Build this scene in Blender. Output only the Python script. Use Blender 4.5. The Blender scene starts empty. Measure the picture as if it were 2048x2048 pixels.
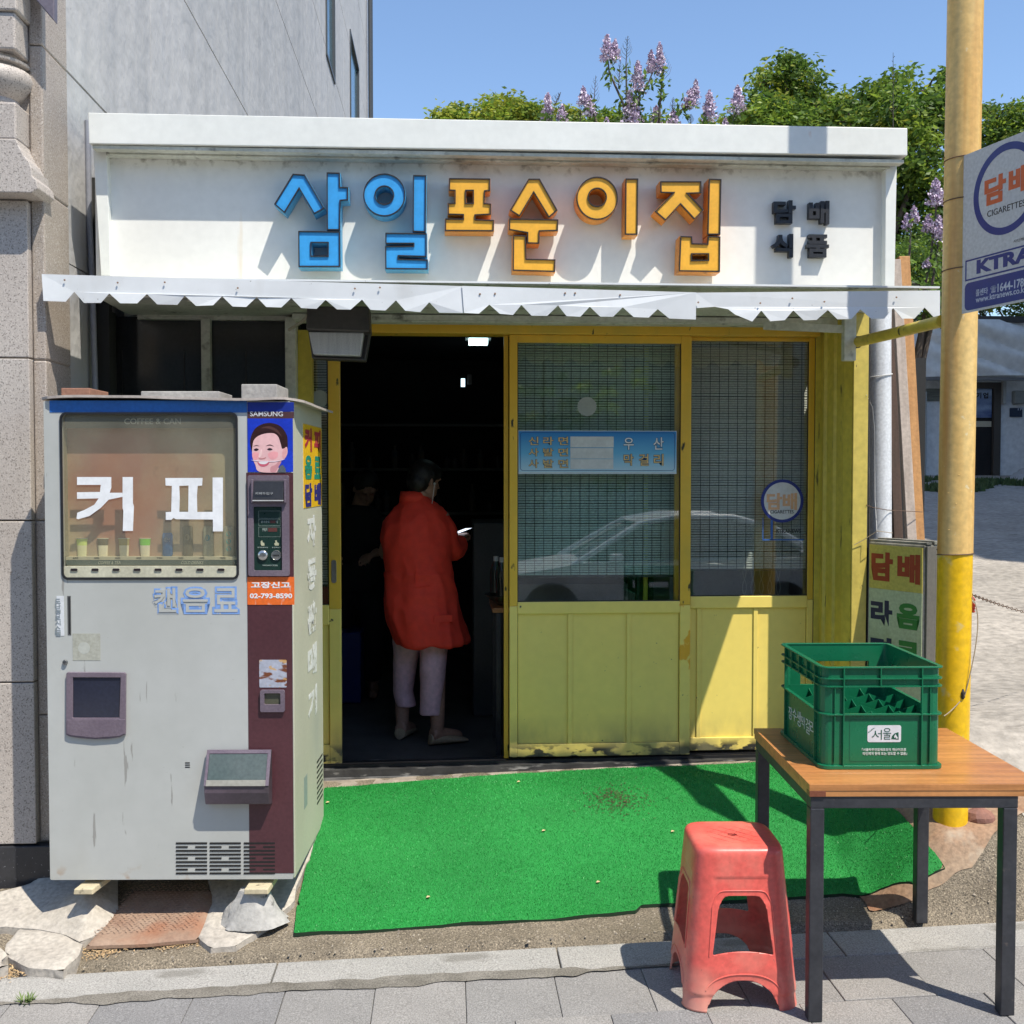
import bpy, bmesh, math, random
import numpy as np
from mathutils import Vector, Matrix
from mathutils.geometry import tessellate_polygon
random.seed(7); np.random.seed(7)
R = math.radians
SC = bpy.context.scene; COL = SC.collection

# ------------------------------------------------------------ camera, sky, sun, exposure
YAW = math.atan(.06); PITCH = R(1.87); FPX = 2150.0; CAMZ = 1.65
cd = bpy.data.cameras.new('camera'); cam = bpy.data.objects.new('camera', cd); COL.objects.link(cam)
cd.sensor_width = 36; cd.lens = 36*FPX/2048; cd.clip_end = 500; cd.clip_start = .05
cam.location = (0, 0, CAMZ); cam.rotation_euler = (R(90)-PITCH, 0, -YAW); SC.camera = cam
LDIR = Vector((-.85, 1, -2.33)).normalized()
S = -LDIR
w = bpy.data.worlds.new('World'); SC.world = w; w.use_nodes = True
nt = w.node_tree; bg = nt.nodes['Background']
sky = nt.nodes.new('ShaderNodeTexSky'); sky.sky_type = 'NISHITA'; sky.sun_disc = False
sky.sun_elevation = math.asin(S.z); sky.sun_rotation = math.atan2(S.x, S.y)
sky.altitude = 900; sky.air_density = 1.1; sky.dust_density = .25; sky.ozone_density = 3.2
nt.links.new(sky.outputs[0], bg.inputs[0]); bg.inputs[1].default_value = .138
sl = bpy.data.lights.new('sun', 'SUN'); sl.energy = 4.1; sl.angle = R(.5); sl.color = (1, .935, .82)
so = bpy.data.objects.new('sun', sl); COL.objects.link(so); so.rotation_euler = LDIR.to_track_quat('-Z', 'Y').to_euler()
so.location = S*30
SC.view_settings.view_transform = 'Standard'; SC.view_settings.look = 'None'
SC.view_settings.exposure = 0.6; SC.view_settings.gamma = 1; SC.view_settings.use_curve_mapping = False
SC.cycles.max_bounces = 8; SC.cycles.transparent_max_bounces = 16; SC.cycles.sample_clamp_indirect = 6

# ------------------------------------------------------------ pixel -> place
def ray(px, py):
    f = Vector((math.sin(YAW)*math.cos(PITCH), math.cos(YAW)*math.cos(PITCH), -math.sin(PITCH)))
    r = Vector((math.cos(YAW), -math.sin(YAW), 0)); u = r.cross(f)
    return f + r*((px-1024)/FPX) + u*((1024-py)/FPX)
C0 = Vector((0, 0, CAMZ))
def at(px, py, x=None, y=None, z=None):
    d = ray(px, py)
    t = y/d.y if y is not None else (x/d.x if x is not None else (z-CAMZ)/d.z)
    return C0 + d*t
def XZ(px, py, y): p = at(px, py, y=y); return (p.x, p.z)
def sm(a, b, x): t = min(1, max(0, (x-a)/(b-a))); return t*t*(3-2*t)
def g(x, y):
    h = .03*(min(max(x, -4), 6)-1.6) + .245*sm(3.85, 4.95, y)
    h += .27*sm(1.58, 1.92, x)*sm(3.80, 3.99, y)*(1-sm(4.5, 6.8, y))
    h += .085*max(0, y-5.2)*sm(1.9, 2.6, x) if y < 21 else .085*15.8*sm(1.9, 2.6, x)
    return h
def gpt(px, py, dz=0):
    d = ray(px, py); f = lambda t: C0.z+d.z*t-g(d.x*t, d.y*t)-dz   # first crossing of the ground along the sight line
    t = 2.6
    while t < 14 and f(t) > 0: t += .03
    a, b = t-.03, t
    for _ in range(12):
        m_ = (a+b)/2
        if f(m_) > 0: a = m_
        else: b = m_
    p = C0+d*b
    return Vector((p.x, p.y, g(p.x, p.y)+dz))

class Frame:
    def __init__(s, o, ang=0):
        s.o = Vector(o); s.a = ang; s.M = Matrix.Translation(s.o) @ Matrix.Rotation(ang, 4, 'Z'); s.I = s.M.inverted()
    def px(s, px, py, n=0):
        a = s.I @ C0; b = (s.I @ (C0+ray(px, py)))-a; t = (n-a.y)/b.y; p = a+b*t
        return (p.x, p.z)

# ------------------------------------------------------------ objects
WM = {}
def props(o, label=None, cat=None, group=None, kind=None):
    if label: o['label'] = label
    if cat: o['category'] = cat
    if group: o['group'] = group
    if kind: o['kind'] = kind
    return o
def thing(name, label, cat, loc=(0, 0, 0), rotz=0, group=None):
    o = bpy.data.objects.new(name, None); COL.objects.link(o); o.empty_display_size = .1
    o.location = loc; o.rotation_euler = (0, 0, rotz)
    WM[o] = Matrix.Translation(Vector(loc)) @ Matrix.Rotation(rotz, 4, 'Z')
    return props(o, label, cat, group)
def link(o, parent=None, local=False):
    COL.objects.link(o)
    if parent is not None:
        o.parent = parent
        if local: WM[o] = WM[parent] @ o.matrix_basis if o.type != 'EMPTY' else WM[parent]
        else:
            o.matrix_parent_inverse = WM[parent].inverted(); WM[o] = Matrix.Identity(4)
    else: WM[o] = Matrix.Identity(4)
    return o
def struct(name, mb, mat, parent=None, **k):
    o = mb.build(name, mat, parent, **k); o['kind'] = 'structure' if parent is None else o.get('kind', '')
    if parent is not None: del o['kind']
    return o

def bez(p0, p1, p2, p3, n=16):
    out = []
    for i in range(n+1):
        t = i/n; out.append(Vector(p0)*(1-t)**3+Vector(p1)*3*t*(1-t)**2+Vector(p2)*3*t*t*(1-t)+Vector(p3)*t**3)
    return out
def area2(p): return sum(p[i][0]*p[(i+1) % len(p)][1]-p[(i+1) % len(p)][0]*p[i][1] for i in range(len(p)))/2
def inset(poly, w):
    n = len(poly); s = 1 if area2(poly) > 0 else -1; out = []
    for i in range(n):
        p0, p1, p2 = Vector(poly[i-1][:2]), Vector(poly[i][:2]), Vector(poly[(i+1) % n][:2])
        a = (p1-p0).normalized(); b = (p2-p1).normalized()
        na = Vector((-a.y, a.x))*s; nb = Vector((-b.y, b.x))*s
        m = na+nb; k = m.length_squared
        m = m*(2/k) if k > .3 else m*3
        if m.length > 3: m = m.normalized()*3
        out.append(tuple(p1+m*w))
    return out
def ell(cx, cy, rx, ry, n=40, a0=0): return [(cx+rx*math.cos(a0+2*math.pi*i/n), cy+ry*math.sin(a0+2*math.pi*i/n)) for i in range(n)]
def rrect(x0, x1, z0, z1, r, n=5):
    out = []
    for cx, cy, a in ((x1-r, z0+r, -90), (x1-r, z1-r, 0), (x0+r, z1-r, 90), (x0+r, z0+r, 180)):
        for i in range(n+1):
            t = R(a+90*i/n); out.append((cx+r*math.cos(t), cy+r*math.sin(t)))
    return out

class MB:
    def __init__(s): s.v = []; s.f = []; s.m = []; s.cm = 0
    def add(s, vs, fs, m=None):
        k = len(s.v); s.v += [tuple(v) for v in vs]; s.f += [tuple(i+k for i in f) for f in fs]; s.m += [s.cm if m is None else m]*len(fs); return s
    def box(s, x0, x1, y0, y1, z0, z1, m=None):
        return s.add([(x, y, z) for z in (z0, z1) for y in (y0, y1) for x in (x0, x1)],
                     [(0, 2, 3, 1), (4, 5, 7, 6), (0, 1, 5, 4), (2, 6, 7, 3), (0, 4, 6, 2), (1, 3, 7, 5)], m)
    def beam(s, p, q, w, h, up=(0, 0, 1), m=None):
        p, q = Vector(p), Vector(q); d = (q-p).normalized(); up = Vector(up); r = d.cross(up)
        if r.length < 1e-4: r = d.cross(Vector((0, 1, 0)))
        r.normalize(); u = r.cross(d); vs = []
        for c in (p, q):
            for a, b in ((-1, -1), (1, -1), (1, 1), (-1, 1)): vs.append(c+r*a*w/2+u*b*h/2)
        return s.add(vs, [(3, 2, 1, 0), (4, 5, 6, 7), (0, 1, 5, 4), (1, 2, 6, 5), (2, 3, 7, 6), (3, 0, 4, 7)], m)
    def prism(s, poly, y0, y1, holes=(), fn=None, m=None, caps=(1, 1)):
        # poly in (x,z), extruded from y0 (front) to y1
        fn = fn or (lambda a, b, c: (a, c, b))
        loops = [list(poly)]+[list(h) for h in holes]
        if area2(loops[0]) < 0: loops[0].reverse()
        for i in range(1, len(loops)):
            if area2(loops[i]) > 0: loops[i].reverse()
        flat = [p for l in loops for p in l]; n = len(flat)
        tris = tessellate_polygon([[Vector((p[0], p[1], 0)) for p in l] for l in loops])
        vs = [fn(p[0], p[1], y0) for p in flat]+[fn(p[0], p[1], y1) for p in flat]; fs = []
        for t in tris:
            a = [flat[i] for i in t]; t = tuple(t)
            if area2(a) < 0: t = t[::-1]
            if caps[0]: fs.append(t)
            if caps[1]: fs.append(tuple(i+n for i in t[::-1]))
        k = 0
        for l in loops:
            for i in range(len(l)):
                a, b = k+i, k+(i+1) % len(l); fs.append((a, a+n, b+n, b))
            k += len(l)
        return s.add(vs, fs, m)
    def tube(s, pts, r, n=10, closed=False, caps=True, m=None):
        pts = [Vector(p) for p in pts]; N = len(pts); rs = r if isinstance(r, (list, tuple)) else [r]*N
        t0 = (pts[1]-pts[0]).normalized(); ref = Vector((0, 0, 1)) if abs(t0.z) < .9 else Vector((1, 0, 0))
        u = t0.cross(ref).normalized(); vs = []; fs = []
        for i in range(N):
            if closed: t = pts[(i+1) % N]-pts[i-1]
            else: t = pts[min(i+1, N-1)]-pts[max(i-1, 0)]
            t.normalize(); u = (u-t*u.dot(t)).normalized(); v = t.cross(u)
            for k in range(n):
                a = 2*math.pi*k/n; vs.append(pts[i]+(u*math.cos(a)+v*math.sin(a))*rs[i])
        for i in range(N if closed else N-1):
            j = (i+1) % N
            for k in range(n): fs.append((i*n+k, i*n+(k+1) % n, j*n+(k+1) % n, j*n+k))
        if caps and not closed: fs += [tuple(range(n))[::-1], tuple((N-1)*n+k for k in range(n))]
        return s.add(vs, fs, m)
    def lathe(s, prof, cx=0, cy=0, cz=0, n=24, m=None, sq=0):
        vs = []; fs = []
        for (r, z) in prof:
            for k in range(n):
                a = 2*math.pi*k/n; vs.append((cx+r*math.cos(a), cy+r*math.sin(a), cz+z))
        for i in range(len(prof)-1):
            for k in range(n): fs.append((i*n+k, i*n+(k+1) % n, (i+1)*n+(k+1) % n, (i+1)*n+k))
        fs += [tuple(range(n))[::-1], tuple((len(prof)-1)*n+k for k in range(n))]
        return s.add(vs, fs, m)
    def loft(s, rings, caps=True, m=None):
        n = len(rings[0]); vs = [p for r in rings for p in r]; fs = []
        for i in range(len(rings)-1):
            for k in range(n): fs.append((i*n+k, i*n+(k+1) % n, (i+1)*n+(k+1) % n, (i+1)*n+k))
        if caps: fs += [tuple(range(n))[::-1], tuple((len(rings)-1)*n+k for k in range(n))]
        return s.add(vs, fs, m)
    def mesh(s, name, mat, bev=0, smooth=False, fix=False, seg=2):
        me = bpy.data.meshes.new(name); me.from_pydata(s.v, [], s.f)
        mats = mat if isinstance(mat, (list, tuple)) else [mat]
        for x in mats: me.materials.append(x)
        if len(mats) > 1: me.polygons.foreach_set('material_index', s.m)
        if bev or fix or smooth:
            bm = bmesh.new(); bm.from_mesh(me)
            if fix: bmesh.ops.remove_doubles(bm, verts=bm.verts, dist=1e-5); bmesh.ops.recalc_face_normals(bm, faces=bm.faces)
            if bev:
                es = [e for e in bm.edges if len(e.link_faces) == 2 and e.calc_face_angle(0) > R(35)]
                bmesh.ops.bevel(bm, geom=es, offset=bev, segments=seg, affect='EDGES', clamp_overlap=True, profile=.5)
            for f in bm.faces: f.smooth = True
            if not smooth:
                for f in bm.faces: f.smooth = False
            elif smooth is not True:
                for e in bm.edges:
                    if len(e.link_faces) == 2 and e.calc_face_angle(0) > R(32 if not smooth else smooth): e.smooth = False
            else:
                for e in bm.edges:
                    if len(e.link_faces) == 2 and e.calc_face_angle(0) > R(50): e.smooth = False
            bm.to_mesh(me); bm.free()
        me.update(); return me
    def build(s, name, mat, parent=None, local=False, label=None, cat=None, group=None, kind=None, **k):
        o = bpy.data.objects.new(name, s.mesh(name, mat, **k)); link(o, parent, local)
        return props(o, label, cat, group, kind)
def inst(me, name, parent=None, local=False, loc=(0, 0, 0), rot=(0, 0, 0), scale=(1, 1, 1)):
    o = bpy.data.objects.new(name, me); o.location = loc; o.rotation_euler = rot; o.scale = scale
    return link(o, parent, local)

def clip_grid(us, vs, f, mp):
    # keep f>0 on the grid us x vs, cutting cells along f=0; returns MB
    mb = MB(); idx = {}; F = [[f(u, v) for v in vs] for u in us]
    def vert(key, p):
        if key not in idx: idx[key] = len(mb.v); mb.v.append(tuple(mp(*p)))
        return idx[key]
    for i in range(len(us)-1):
        for j in range(len(vs)-1):
            c = [(i, j), (i+1, j), (i+1, j+1), (i, j+1)]; val = [F[a][b] for a, b in c]
            if max(val) <= 0: continue
            face = []
            for k in range(4):
                a, b = c[k], c[(k+1) % 4]; fa, fb = val[k], val[(k+1) % 4]
                if fa > 0: face.append(vert(a, (us[a[0]], vs[a[1]])))
                if (fa > 0) != (fb > 0):
                    t = fa/(fa-fb); key = (min(a, b), max(a, b))
                    face.append(vert(key, (us[a[0]]*(1-t)+us[b[0]]*t, vs[a[1]]*(1-t)+vs[b[1]]*t)))
            if len(face) > 2: mb.f.append(tuple(face)); mb.m.append(0)
    return mb
def sdpoly(poly):
    P = np.array([p[:2] for p in poly], float); Q = np.roll(P, -1, 0)
    def f(x, y):
        d = Q-P; w_ = np.array([x, y])-P; t = np.clip((w_*d).sum(1)/(d*d).sum(1), 0, 1)
        dist = np.sqrt((((w_-d*t[:, None])**2).sum(1)).min())
        c = (P[:, 1] > y) != (Q[:, 1] > y)
        with np.errstate(divide='ignore', invalid='ignore'): xi = (Q[:, 0]-P[:, 0])*(y-P[:, 1])/(Q[:, 1]-P[:, 1])+P[:, 0]
        return dist if (c & (x < xi)).sum() % 2 else -dist
    return f

# ------------------------------------------------------------ materials
MATS = {}
def M(name, c1, c2=None, scale=5, rough=.6, rvar=.08, bump=0, bscale=80, metal=0, layers=(), spec=.5, fine=.08, coord='Object', trans=0, coat=0, lo=.35, hi=.65, stretch=(1, 1, 1), bdist=.004):
    if name in MATS: return MATS[name]
    m = bpy.data.materials.new(name); m.use_nodes = True; nt = m.node_tree; N = nt.nodes; L = nt.links
    b = N['Principled BSDF']; tc = N.new('ShaderNodeTexCoord')
    def noise(sc, det=4, st=(1, 1, 1), off=0):
        mp = N.new('ShaderNodeMapping'); mp.inputs['Scale'].default_value = st; mp.inputs['Location'].default_value = (off, off*.7, off*1.3)
        L.new(tc.outputs[coord], mp.inputs[0]); n = N.new('ShaderNodeTexNoise'); n.inputs['Scale'].default_value = sc; n.inputs['Detail'].default_value = det
        L.new(mp.outputs[0], n.inputs['Vector']); return n.outputs['Fac']
    def ramp(src, lo, hi):
        r = N.new('ShaderNodeMapRange'); r.inputs['From Min'].default_value = lo; r.inputs['From Max'].default_value = hi
        L.new(src, r.inputs['Value']); return r.outputs[0]
    def mix(a, bb, fac, mode='MIX'):
        x = N.new('ShaderNodeMix'); x.data_type = 'RGBA'; x.blend_type = mode
        if isinstance(fac, float): x.inputs[0].default_value = fac
        else: L.new(fac, x.inputs[0])
        for i, q in ((6, a), (7, bb)):
            if isinstance(q, (tuple, list)): x.inputs[i].default_value = (*q[:3], 1)
            else: L.new(q, x.inputs[i])
        return x.outputs[2]
    c2 = c2 or tuple(x*.85 for x in c1)
    col = mix(c1, c2, ramp(noise(scale, 5, stretch), lo, hi))
    if fine:
        fr = ramp(noise(bscale, 3, (1, 1, 1), 3), .3, .7); r2 = N.new('ShaderNodeMapRange'); r2.inputs['To Min'].default_value = 1-fine*2; r2.inputs['To Max'].default_value = 1+fine
        L.new(fr, r2.inputs[0]); cc = N.new('ShaderNodeCombineColor')
        for i in range(3): L.new(r2.outputs[0], cc.inputs[i])
        col = mix(col, cc.outputs[0], 1.0, 'MULTIPLY')
    k = 10
    for ly in layers:  # (colour, scale, lo, hi, stretch, alpha[, zlo, zhi])
        k += 7.3
        fac = ramp(noise(ly[1], 6, ly[4] if len(ly) > 4 else (1, 1, 1), k), ly[2], ly[3])
        if len(ly) > 5:
            mm = N.new('ShaderNodeMath'); mm.operation = 'MULTIPLY'; mm.inputs[1].default_value = ly[5]; L.new(fac, mm.inputs[0]); fac = mm.outputs[0]
        if len(ly) > 7:  # wear that gathers between two heights of the thing
            sp = N.new('ShaderNodeSeparateXYZ'); L.new(tc.outputs[coord], sp.inputs[0])
            zr = ramp(sp.outputs[2], ly[6], ly[7]); mm = N.new('ShaderNodeMath'); mm.operation = 'MULTIPLY'; L.new(fac, mm.inputs[0]); L.new(zr, mm.inputs[1]); fac = mm.outputs[0]
        col = mix(col, ly[0], fac)
    L.new(col, b.inputs['Base Color'])
    rr = N.new('ShaderNodeMapRange'); rr.inputs['To Min'].default_value = max(0, rough-rvar); rr.inputs['To Max'].default_value = min(1, rough+rvar)
    L.new(noise(scale*3, 3, (1, 1, 1), 5), rr.inputs[0]); L.new(rr.outputs[0], b.inputs['Roughness'])
    b.inputs['Metallic'].default_value = metal; b.inputs['Specular IOR Level'].default_value = spec
    if coat: b.inputs['Coat Weight'].default_value = coat; b.inputs['Coat Roughness'].default_value = .1
    if trans: b.inputs['Transmission Weight'].default_value = trans
    if bump:
        bn = N.new('ShaderNodeBump'); bn.inputs['Strength'].default_value = min(1, bump); bn.inputs['Distance'].default_value = bdist
        L.new(noise(bscale, 4, (1, 1, 1), 3), bn.inputs['Height']); L.new(bn.outputs[0], b.inputs['Normal'])
    MATS[name] = m; return m
def glass(name, tint=(.9, .95, .93), haze=0, hazecol=(.4, .4, .35), ior=1.5, rough=.02, hs=4):
    m = bpy.data.materials.new(name); m.use_nodes = True; nt = m.node_tree; N = nt.nodes; L = nt.links
    N.remove(N['Principled BSDF']); out = N['Material Output']
    tr = N.new('ShaderNodeBsdfTransparent'); tr.inputs[0].default_value = (*tint, 1)
    gl = N.new('ShaderNodeBsdfGlossy'); gl.inputs['Roughness'].default_value = rough
    fr = N.new('ShaderNodeFresnel'); ge = N.new('ShaderNodeNewGeometry'); mi = N.new('ShaderNodeMapRange'); mi.inputs['To Min'].default_value = ior; mi.inputs['To Max'].default_value = 1/ior; L.new(ge.outputs['Backfacing'], mi.inputs[0]); L.new(mi.outputs[0], fr.inputs[0])
    mx = N.new('ShaderNodeMixShader'); L.new(fr.outputs[0], mx.inputs[0]); src = tr.outputs[0]
    if haze:
        df = N.new('ShaderNodeBsdfDiffuse'); df.inputs[0].default_value = (*hazecol, 1)
        tc = N.new('ShaderNodeTexCoord'); no = N.new('ShaderNodeTexNoise'); no.inputs['Scale'].default_value = hs; no.inputs['Detail'].default_value = 6
        L.new(tc.outputs['Object'], no.inputs['Vector']); mr = N.new('ShaderNodeMapRange'); mr.inputs['From Min'].default_value = .3; mr.inputs['From Max'].default_value = .7
        mr.inputs['To Min'].default_value = haze*.6; mr.inputs['To Max'].default_value = min(1, haze*1.3); L.new(no.outputs[0], mr.inputs[0])
        m2 = N.new('ShaderNodeMixShader'); L.new(mr.outputs[0], m2.inputs[0]); L.new(tr.outputs[0], m2.inputs[1]); L.new(df.outputs[0], m2.inputs[2]); src = m2.outputs[0]
    L.new(src, mx.inputs[1]); L.new(gl.outputs[0], mx.inputs[2]); L.new(mx.outputs[0], out.inputs[0]); return m
def emis(name, col, st):
    m = bpy.data.materials.new(name); m.use_nodes = True; b = m.node_tree.nodes['Principled BSDF']
    b.inputs['Base Color'].default_value = (.8, .8, .8, 1); b.inputs['Emission Color'].default_value = (*col, 1); b.inputs['Emission Strength'].default_value = st; return m
def flat(name, c, rough=.5, **k): return M(name, c, tuple(x*.9 for x in c), scale=20, rough=rough, fine=.03, **k)

def text(body, x0, x1, z0, z1, y, mat, parent, local=False, bold=.0, depth=.0006, name='lettering', fn=None, shear=0, me_only=False, **k):
    c = bpy.data.curves.new('t', 'FONT'); c.body = body; c.offset = bold; c.extrude = .01; c.resolution_u = 3; c.shear = shear
    o = bpy.data.objects.new('t', c); COL.objects.link(o); dg = bpy.context.evaluated_depsgraph_get(); dg.update()
    me = bpy.data.meshes.new_from_object(o.evaluated_get(dg)); bpy.data.objects.remove(o); bpy.data.curves.remove(c)
    n = len(me.vertices); co = np.empty(n*3, np.float32); me.vertices.foreach_get('co', co); co = co.reshape(-1, 3)
    a, b = co.min(0), co.max(0); u = x0+(co[:, 0]-a[0])/(b[0]-a[0])*(x1-x0); v = z0+(co[:, 1]-a[1])/(b[1]-a[1])*(z1-z0)
    d = y-depth*(co[:, 2]-a[2])/(b[2]-a[2])
    if fn: out = np.array([fn(U, V, D) for U, V, D in zip(u, v, d)], np.float32)
    else: out = np.stack([u, d, v], 1)
    me.vertices.foreach_set('co', out.astype(np.float32).ravel()); me.materials.clear(); me.materials.append(mat); me.name = name; me.update()
    ob = bpy.data.objects.new(name, me); link(ob, parent, local); return props(ob, **k)

# shared materials
white_paint = M('white_paint', (.74, .75, .71), (.66, .67, .62), 3, .45, bump=.12, bscale=40, layers=[((.32, .27, .2), 9, .66, .8, (1, 1, .5), .6)])
board_white = M('signboard_white', (.81, .80, .755), (.75, .74, .70), 2.5, .5, bump=.08, bscale=25, fine=.02,
    layers=[((.13, .11, .08), 26, .52, .68, (1, 1, 1), .9, 2.95, 3.02), ((.35, .33, .28), 6, .5, .8, (1, 1, .25), .5, 2.85, 3.05), ((.62, .42, .14), 8, .7, .85, (1.5, 1, .12), .5), ((.2, .18, .15), 180, .76, .8, (1, 1, 1), .8)])
fascia_white = M('fascia_white', (.78, .79, .75), (.72, .73, .69), 3, .42, bump=.08, bscale=30, fine=.02, layers=[((.5, .2, .05), 12, .72, .82, (1, 1, .3), .8), ((.2, .18, .15), 150, .76, .8, (1, 1, 1), .7)])
grubby_white = M('grubby_white', (.62, .63, .56), (.48, .49, .42), 5, .6, bump=.25, bscale=50, layers=[((.07, .06, .05), 14, .6, .72, (1, 1, 1), .8), ((.3, .3, .22), 3, .5, .8, (1, 1, 1), .6)])
yellow_up = M('yellow_orange_paint', (.78, .48, .05), (.74, .44, .04), 2, .38, bump=.05, bscale=25, fine=.02, layers=[((.03, .03, .02), 22, .66, .70, (1, 1, .4), 1.), ((.42, .37, .08), 7, .5, .8, (1, 1, .4), .5)])
yellow_lo = M('yellow_pale_paint', (.88, .69, .17), (.85, .66, .155), 1.5, .42, bump=.05, bscale=22, fine=.02, layers=[((.6, .52, .2), 2, .5, .8, (1, 1, .3), .25), ((.03, .03, .028), 11, .46, .52, (1, 1, 2), 1., .335, .300), ((.22, .2, .1), 6, .4, .6, (1, 1, .5), .7, .48, .30), ((.05, .05, .04), 26, .72, .76, (1, 1, 1), 1.), ((.75, .36, .015), 4.2, .69, .705, (1, 1, .8), .95)])
yellow_side = M('yellow_olive_paint', (.66, .52, .07), (.58, .45, .06), 4, .45, bump=.2, bscale=30, layers=[((.04, .04, .02), 22, .64, .70, (1.4, 1.4, .25), .9), ((.35, .28, .03), 5, .5, .8, (1, 1, .3), .6)])
black_trim = M('black_trim', (.02, .02, .022), rough=.4)
dark_metal = M('dark_metal', (.035, .037, .045), (.055, .057, .065), 8, .42, metal=.3, bump=.05, layers=[((.12, .1, .09), 30, .68, .75, (1, 1, 1), .7)])
rusty = M('rusty_steel', (.24, .10, .05), (.33, .19, .12), 12, .8, bump=.5, bscale=90)
white_print = flat('white_print', (.8, .8, .8), .5)
# ============================================================ GROUND
pebble = M('pebbly_concrete', (.27, .225, .165), (.17, .14, .10), 4, .85, bump=.9, bscale=170, fine=.35, coord='Object', layers=[((.50, .42, .30), 150, .6, .68, (1, 1, 1), .8), ((.05, .045, .04), 120, .64, .7, (1, 1, 1), .85), ((.10, .085, .06), 2.2, .5, .75, (1, 1, 1), .6)])
alley = M('alley_concrete', (.42, .38, .33), (.32, .29, .25), 1.2, .85, bump=.8, bscale=16, bdist=.02, fine=.15, layers=[((.16, .14, .12), 5, .62, .72, (1, 2.5, 1), .7), ((.12, .1, .09), 40, .68, .72, (1, 1, 1), .6)])
def sheet(name, x0, x1, y0, y1, nx, ny, mat, fn, kind='structure'):
    us = np.linspace(x0, x1, nx); vs = np.linspace(y0, y1, ny)
    v = [(u, q, fn(u, q)) for u in us for q in vs]; f = [(i*ny+j, (i+1)*ny+j, (i+1)*ny+j+1, i*ny+j+1) for i in range(nx-1) for j in range(ny-1)]
    mb = MB(); mb.add(v, f); o = mb.build(name, mat, smooth=True); 
    if kind: o['kind'] = kind
    return o
from mathutils import noise as mn
def bumpy(x, y): return .006*mn.noise((x*5, y*5, 0))+.003*mn.noise((x*17, y*17, 3))
def gz(x, y):
    far = sm(4.3, 5.2, y)
    h = g(x, y)+bumpy(x, y)
    if y < 3.84: h = g(x, y)-.045
    return h
sheet('ground', -4.4, 4.6, 2.2, 5.35, 240, 90, pebble, gz)
ground_far = sheet('alley_ground', 1.75, 16, 5.35, 40, 90, 120, alley, lambda x, y: g(x, y)+bumpy(x*.7, y*.7)*1.6-(.003 if y < 5.5 else 0))
def side_patch(x, y): return g(x, y)+bumpy(x, y)+.004
# paler concrete apron right of the pole
us = np.linspace(1.98, 4.6, 60); vs = np.linspace(3.95, 5.4, 40)
ap = clip_grid(us, vs, lambda u, v: min(u-2.13-.12*mn.noise((v*3, 1, 2))-.25*max(0, 4.5-v), v-4.02-.1*mn.noise((u*3, 0, 0))), lambda u, v: (u, v, side_patch(u, v)))
o = ap.build('apron_ground', alley, smooth=True); o['kind'] = 'structure'
# wide surroundings
o = MB().box(-60, 60, -30, 2.25, -.6, -.25).build('road', M('asphalt', (.06, .06, .062), (.045, .045, .047), 3, .85, bump=.5, bscale=90)); o['kind'] = 'structure'
mb = MB(); mb.add([(-120, 2.2, -.3), (120, 2.2, -.3), (120, 160, -.3), (-120, 160, -.3)], [(0, 1, 2, 3)])
o = mb.build('terrain', M('terrain_soil', (.16, .13, .09), (.09, .10, .05), .3, .9)); o['kind'] = 'structure'
# cracks in the pebbly strip are left to the material; rust stain mound
mound = M('rust_stained_concrete', (.34, .25, .17), (.30, .16, .085), 2.6, .8, bump=.5, bscale=60, fine=.15, layers=[((.27, .09, .04), 3.2, .52, .72, (2, 1, 1), .75), ((.46, .40, .31), 8, .6, .7, (1, 1, 1), .5)])
us = np.linspace(1.5, 2.5, 60); vs = np.linspace(3.86, 4.5, 44)
mpoly = sdpoly([(1.60, 3.93), (1.75, 3.88), (1.98, 3.90), (2.18, 4.0), (2.36, 4.12), (2.32, 4.3), (2.1, 4.42), (1.75, 4.45), (1.58, 4.3)])
o = clip_grid(us, vs, lambda u, v: mpoly(u, v)+.03*mn.noise((u*8, v*8, 1)), lambda u, v: (u, v, g(u, v)+bumpy(u, v)+.007)).build('concrete_mound', mound, smooth=True); o['kind'] = 'structure'

# kerb of granite slabs
kerb_g = M('kerb_granite', (.40, .385, .36), (.34, .33, .31), 3, .75, bump=.45, bscale=200, fine=.22, layers=[((.13, .12, .10), 3.2, .54, .66, (1, 3, 1), .55), ((.55, .55, .53), 190, .62, .66, (1, 1, 1), .5), ((.1, .1, .1), 170, .64, .7, (1, 1, 1), .6)])
def kz(x): return .03*(x-1.6)
def slab(name, x0, x1, y0, y1, top, th, mat, bev=.004, tilt=0):
    mb = MB(); dx = x1-x0; dy = y1-y0
    mb.add([(x, y, z+.03*x+tilt*(y-.5*dy)) for z in (-th, 0) for y in (0, dy) for x in (0, dx)],
           [(0, 2, 3, 1), (4, 5, 7, 6), (0, 1, 5, 4), (2, 6, 7, 3), (0, 4, 6, 2), (1, 3, 7, 5)])
    return mb.mesh(name, mat, bev=bev)
kroot = MB().box(-4.2, 4.4, 3.60, 3.79, -.34, -.32).build('kerb', kerb_g); kroot['kind'] = 'structure'; WM[kroot] = Matrix.Identity(4)
km = slab('kerb_stone', 0, .985, 0, .195, 0, .12, kerb_g)
x = at(554, 1929, z=-.06).x-.99*3
while x < 4.2:
    z = kz(x)+random.uniform(-.001, .0012); inst(km, 'kerb_stone', kroot, loc=(x, 3.597+random.uniform(-.002, .003), z)); x += .99
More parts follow.
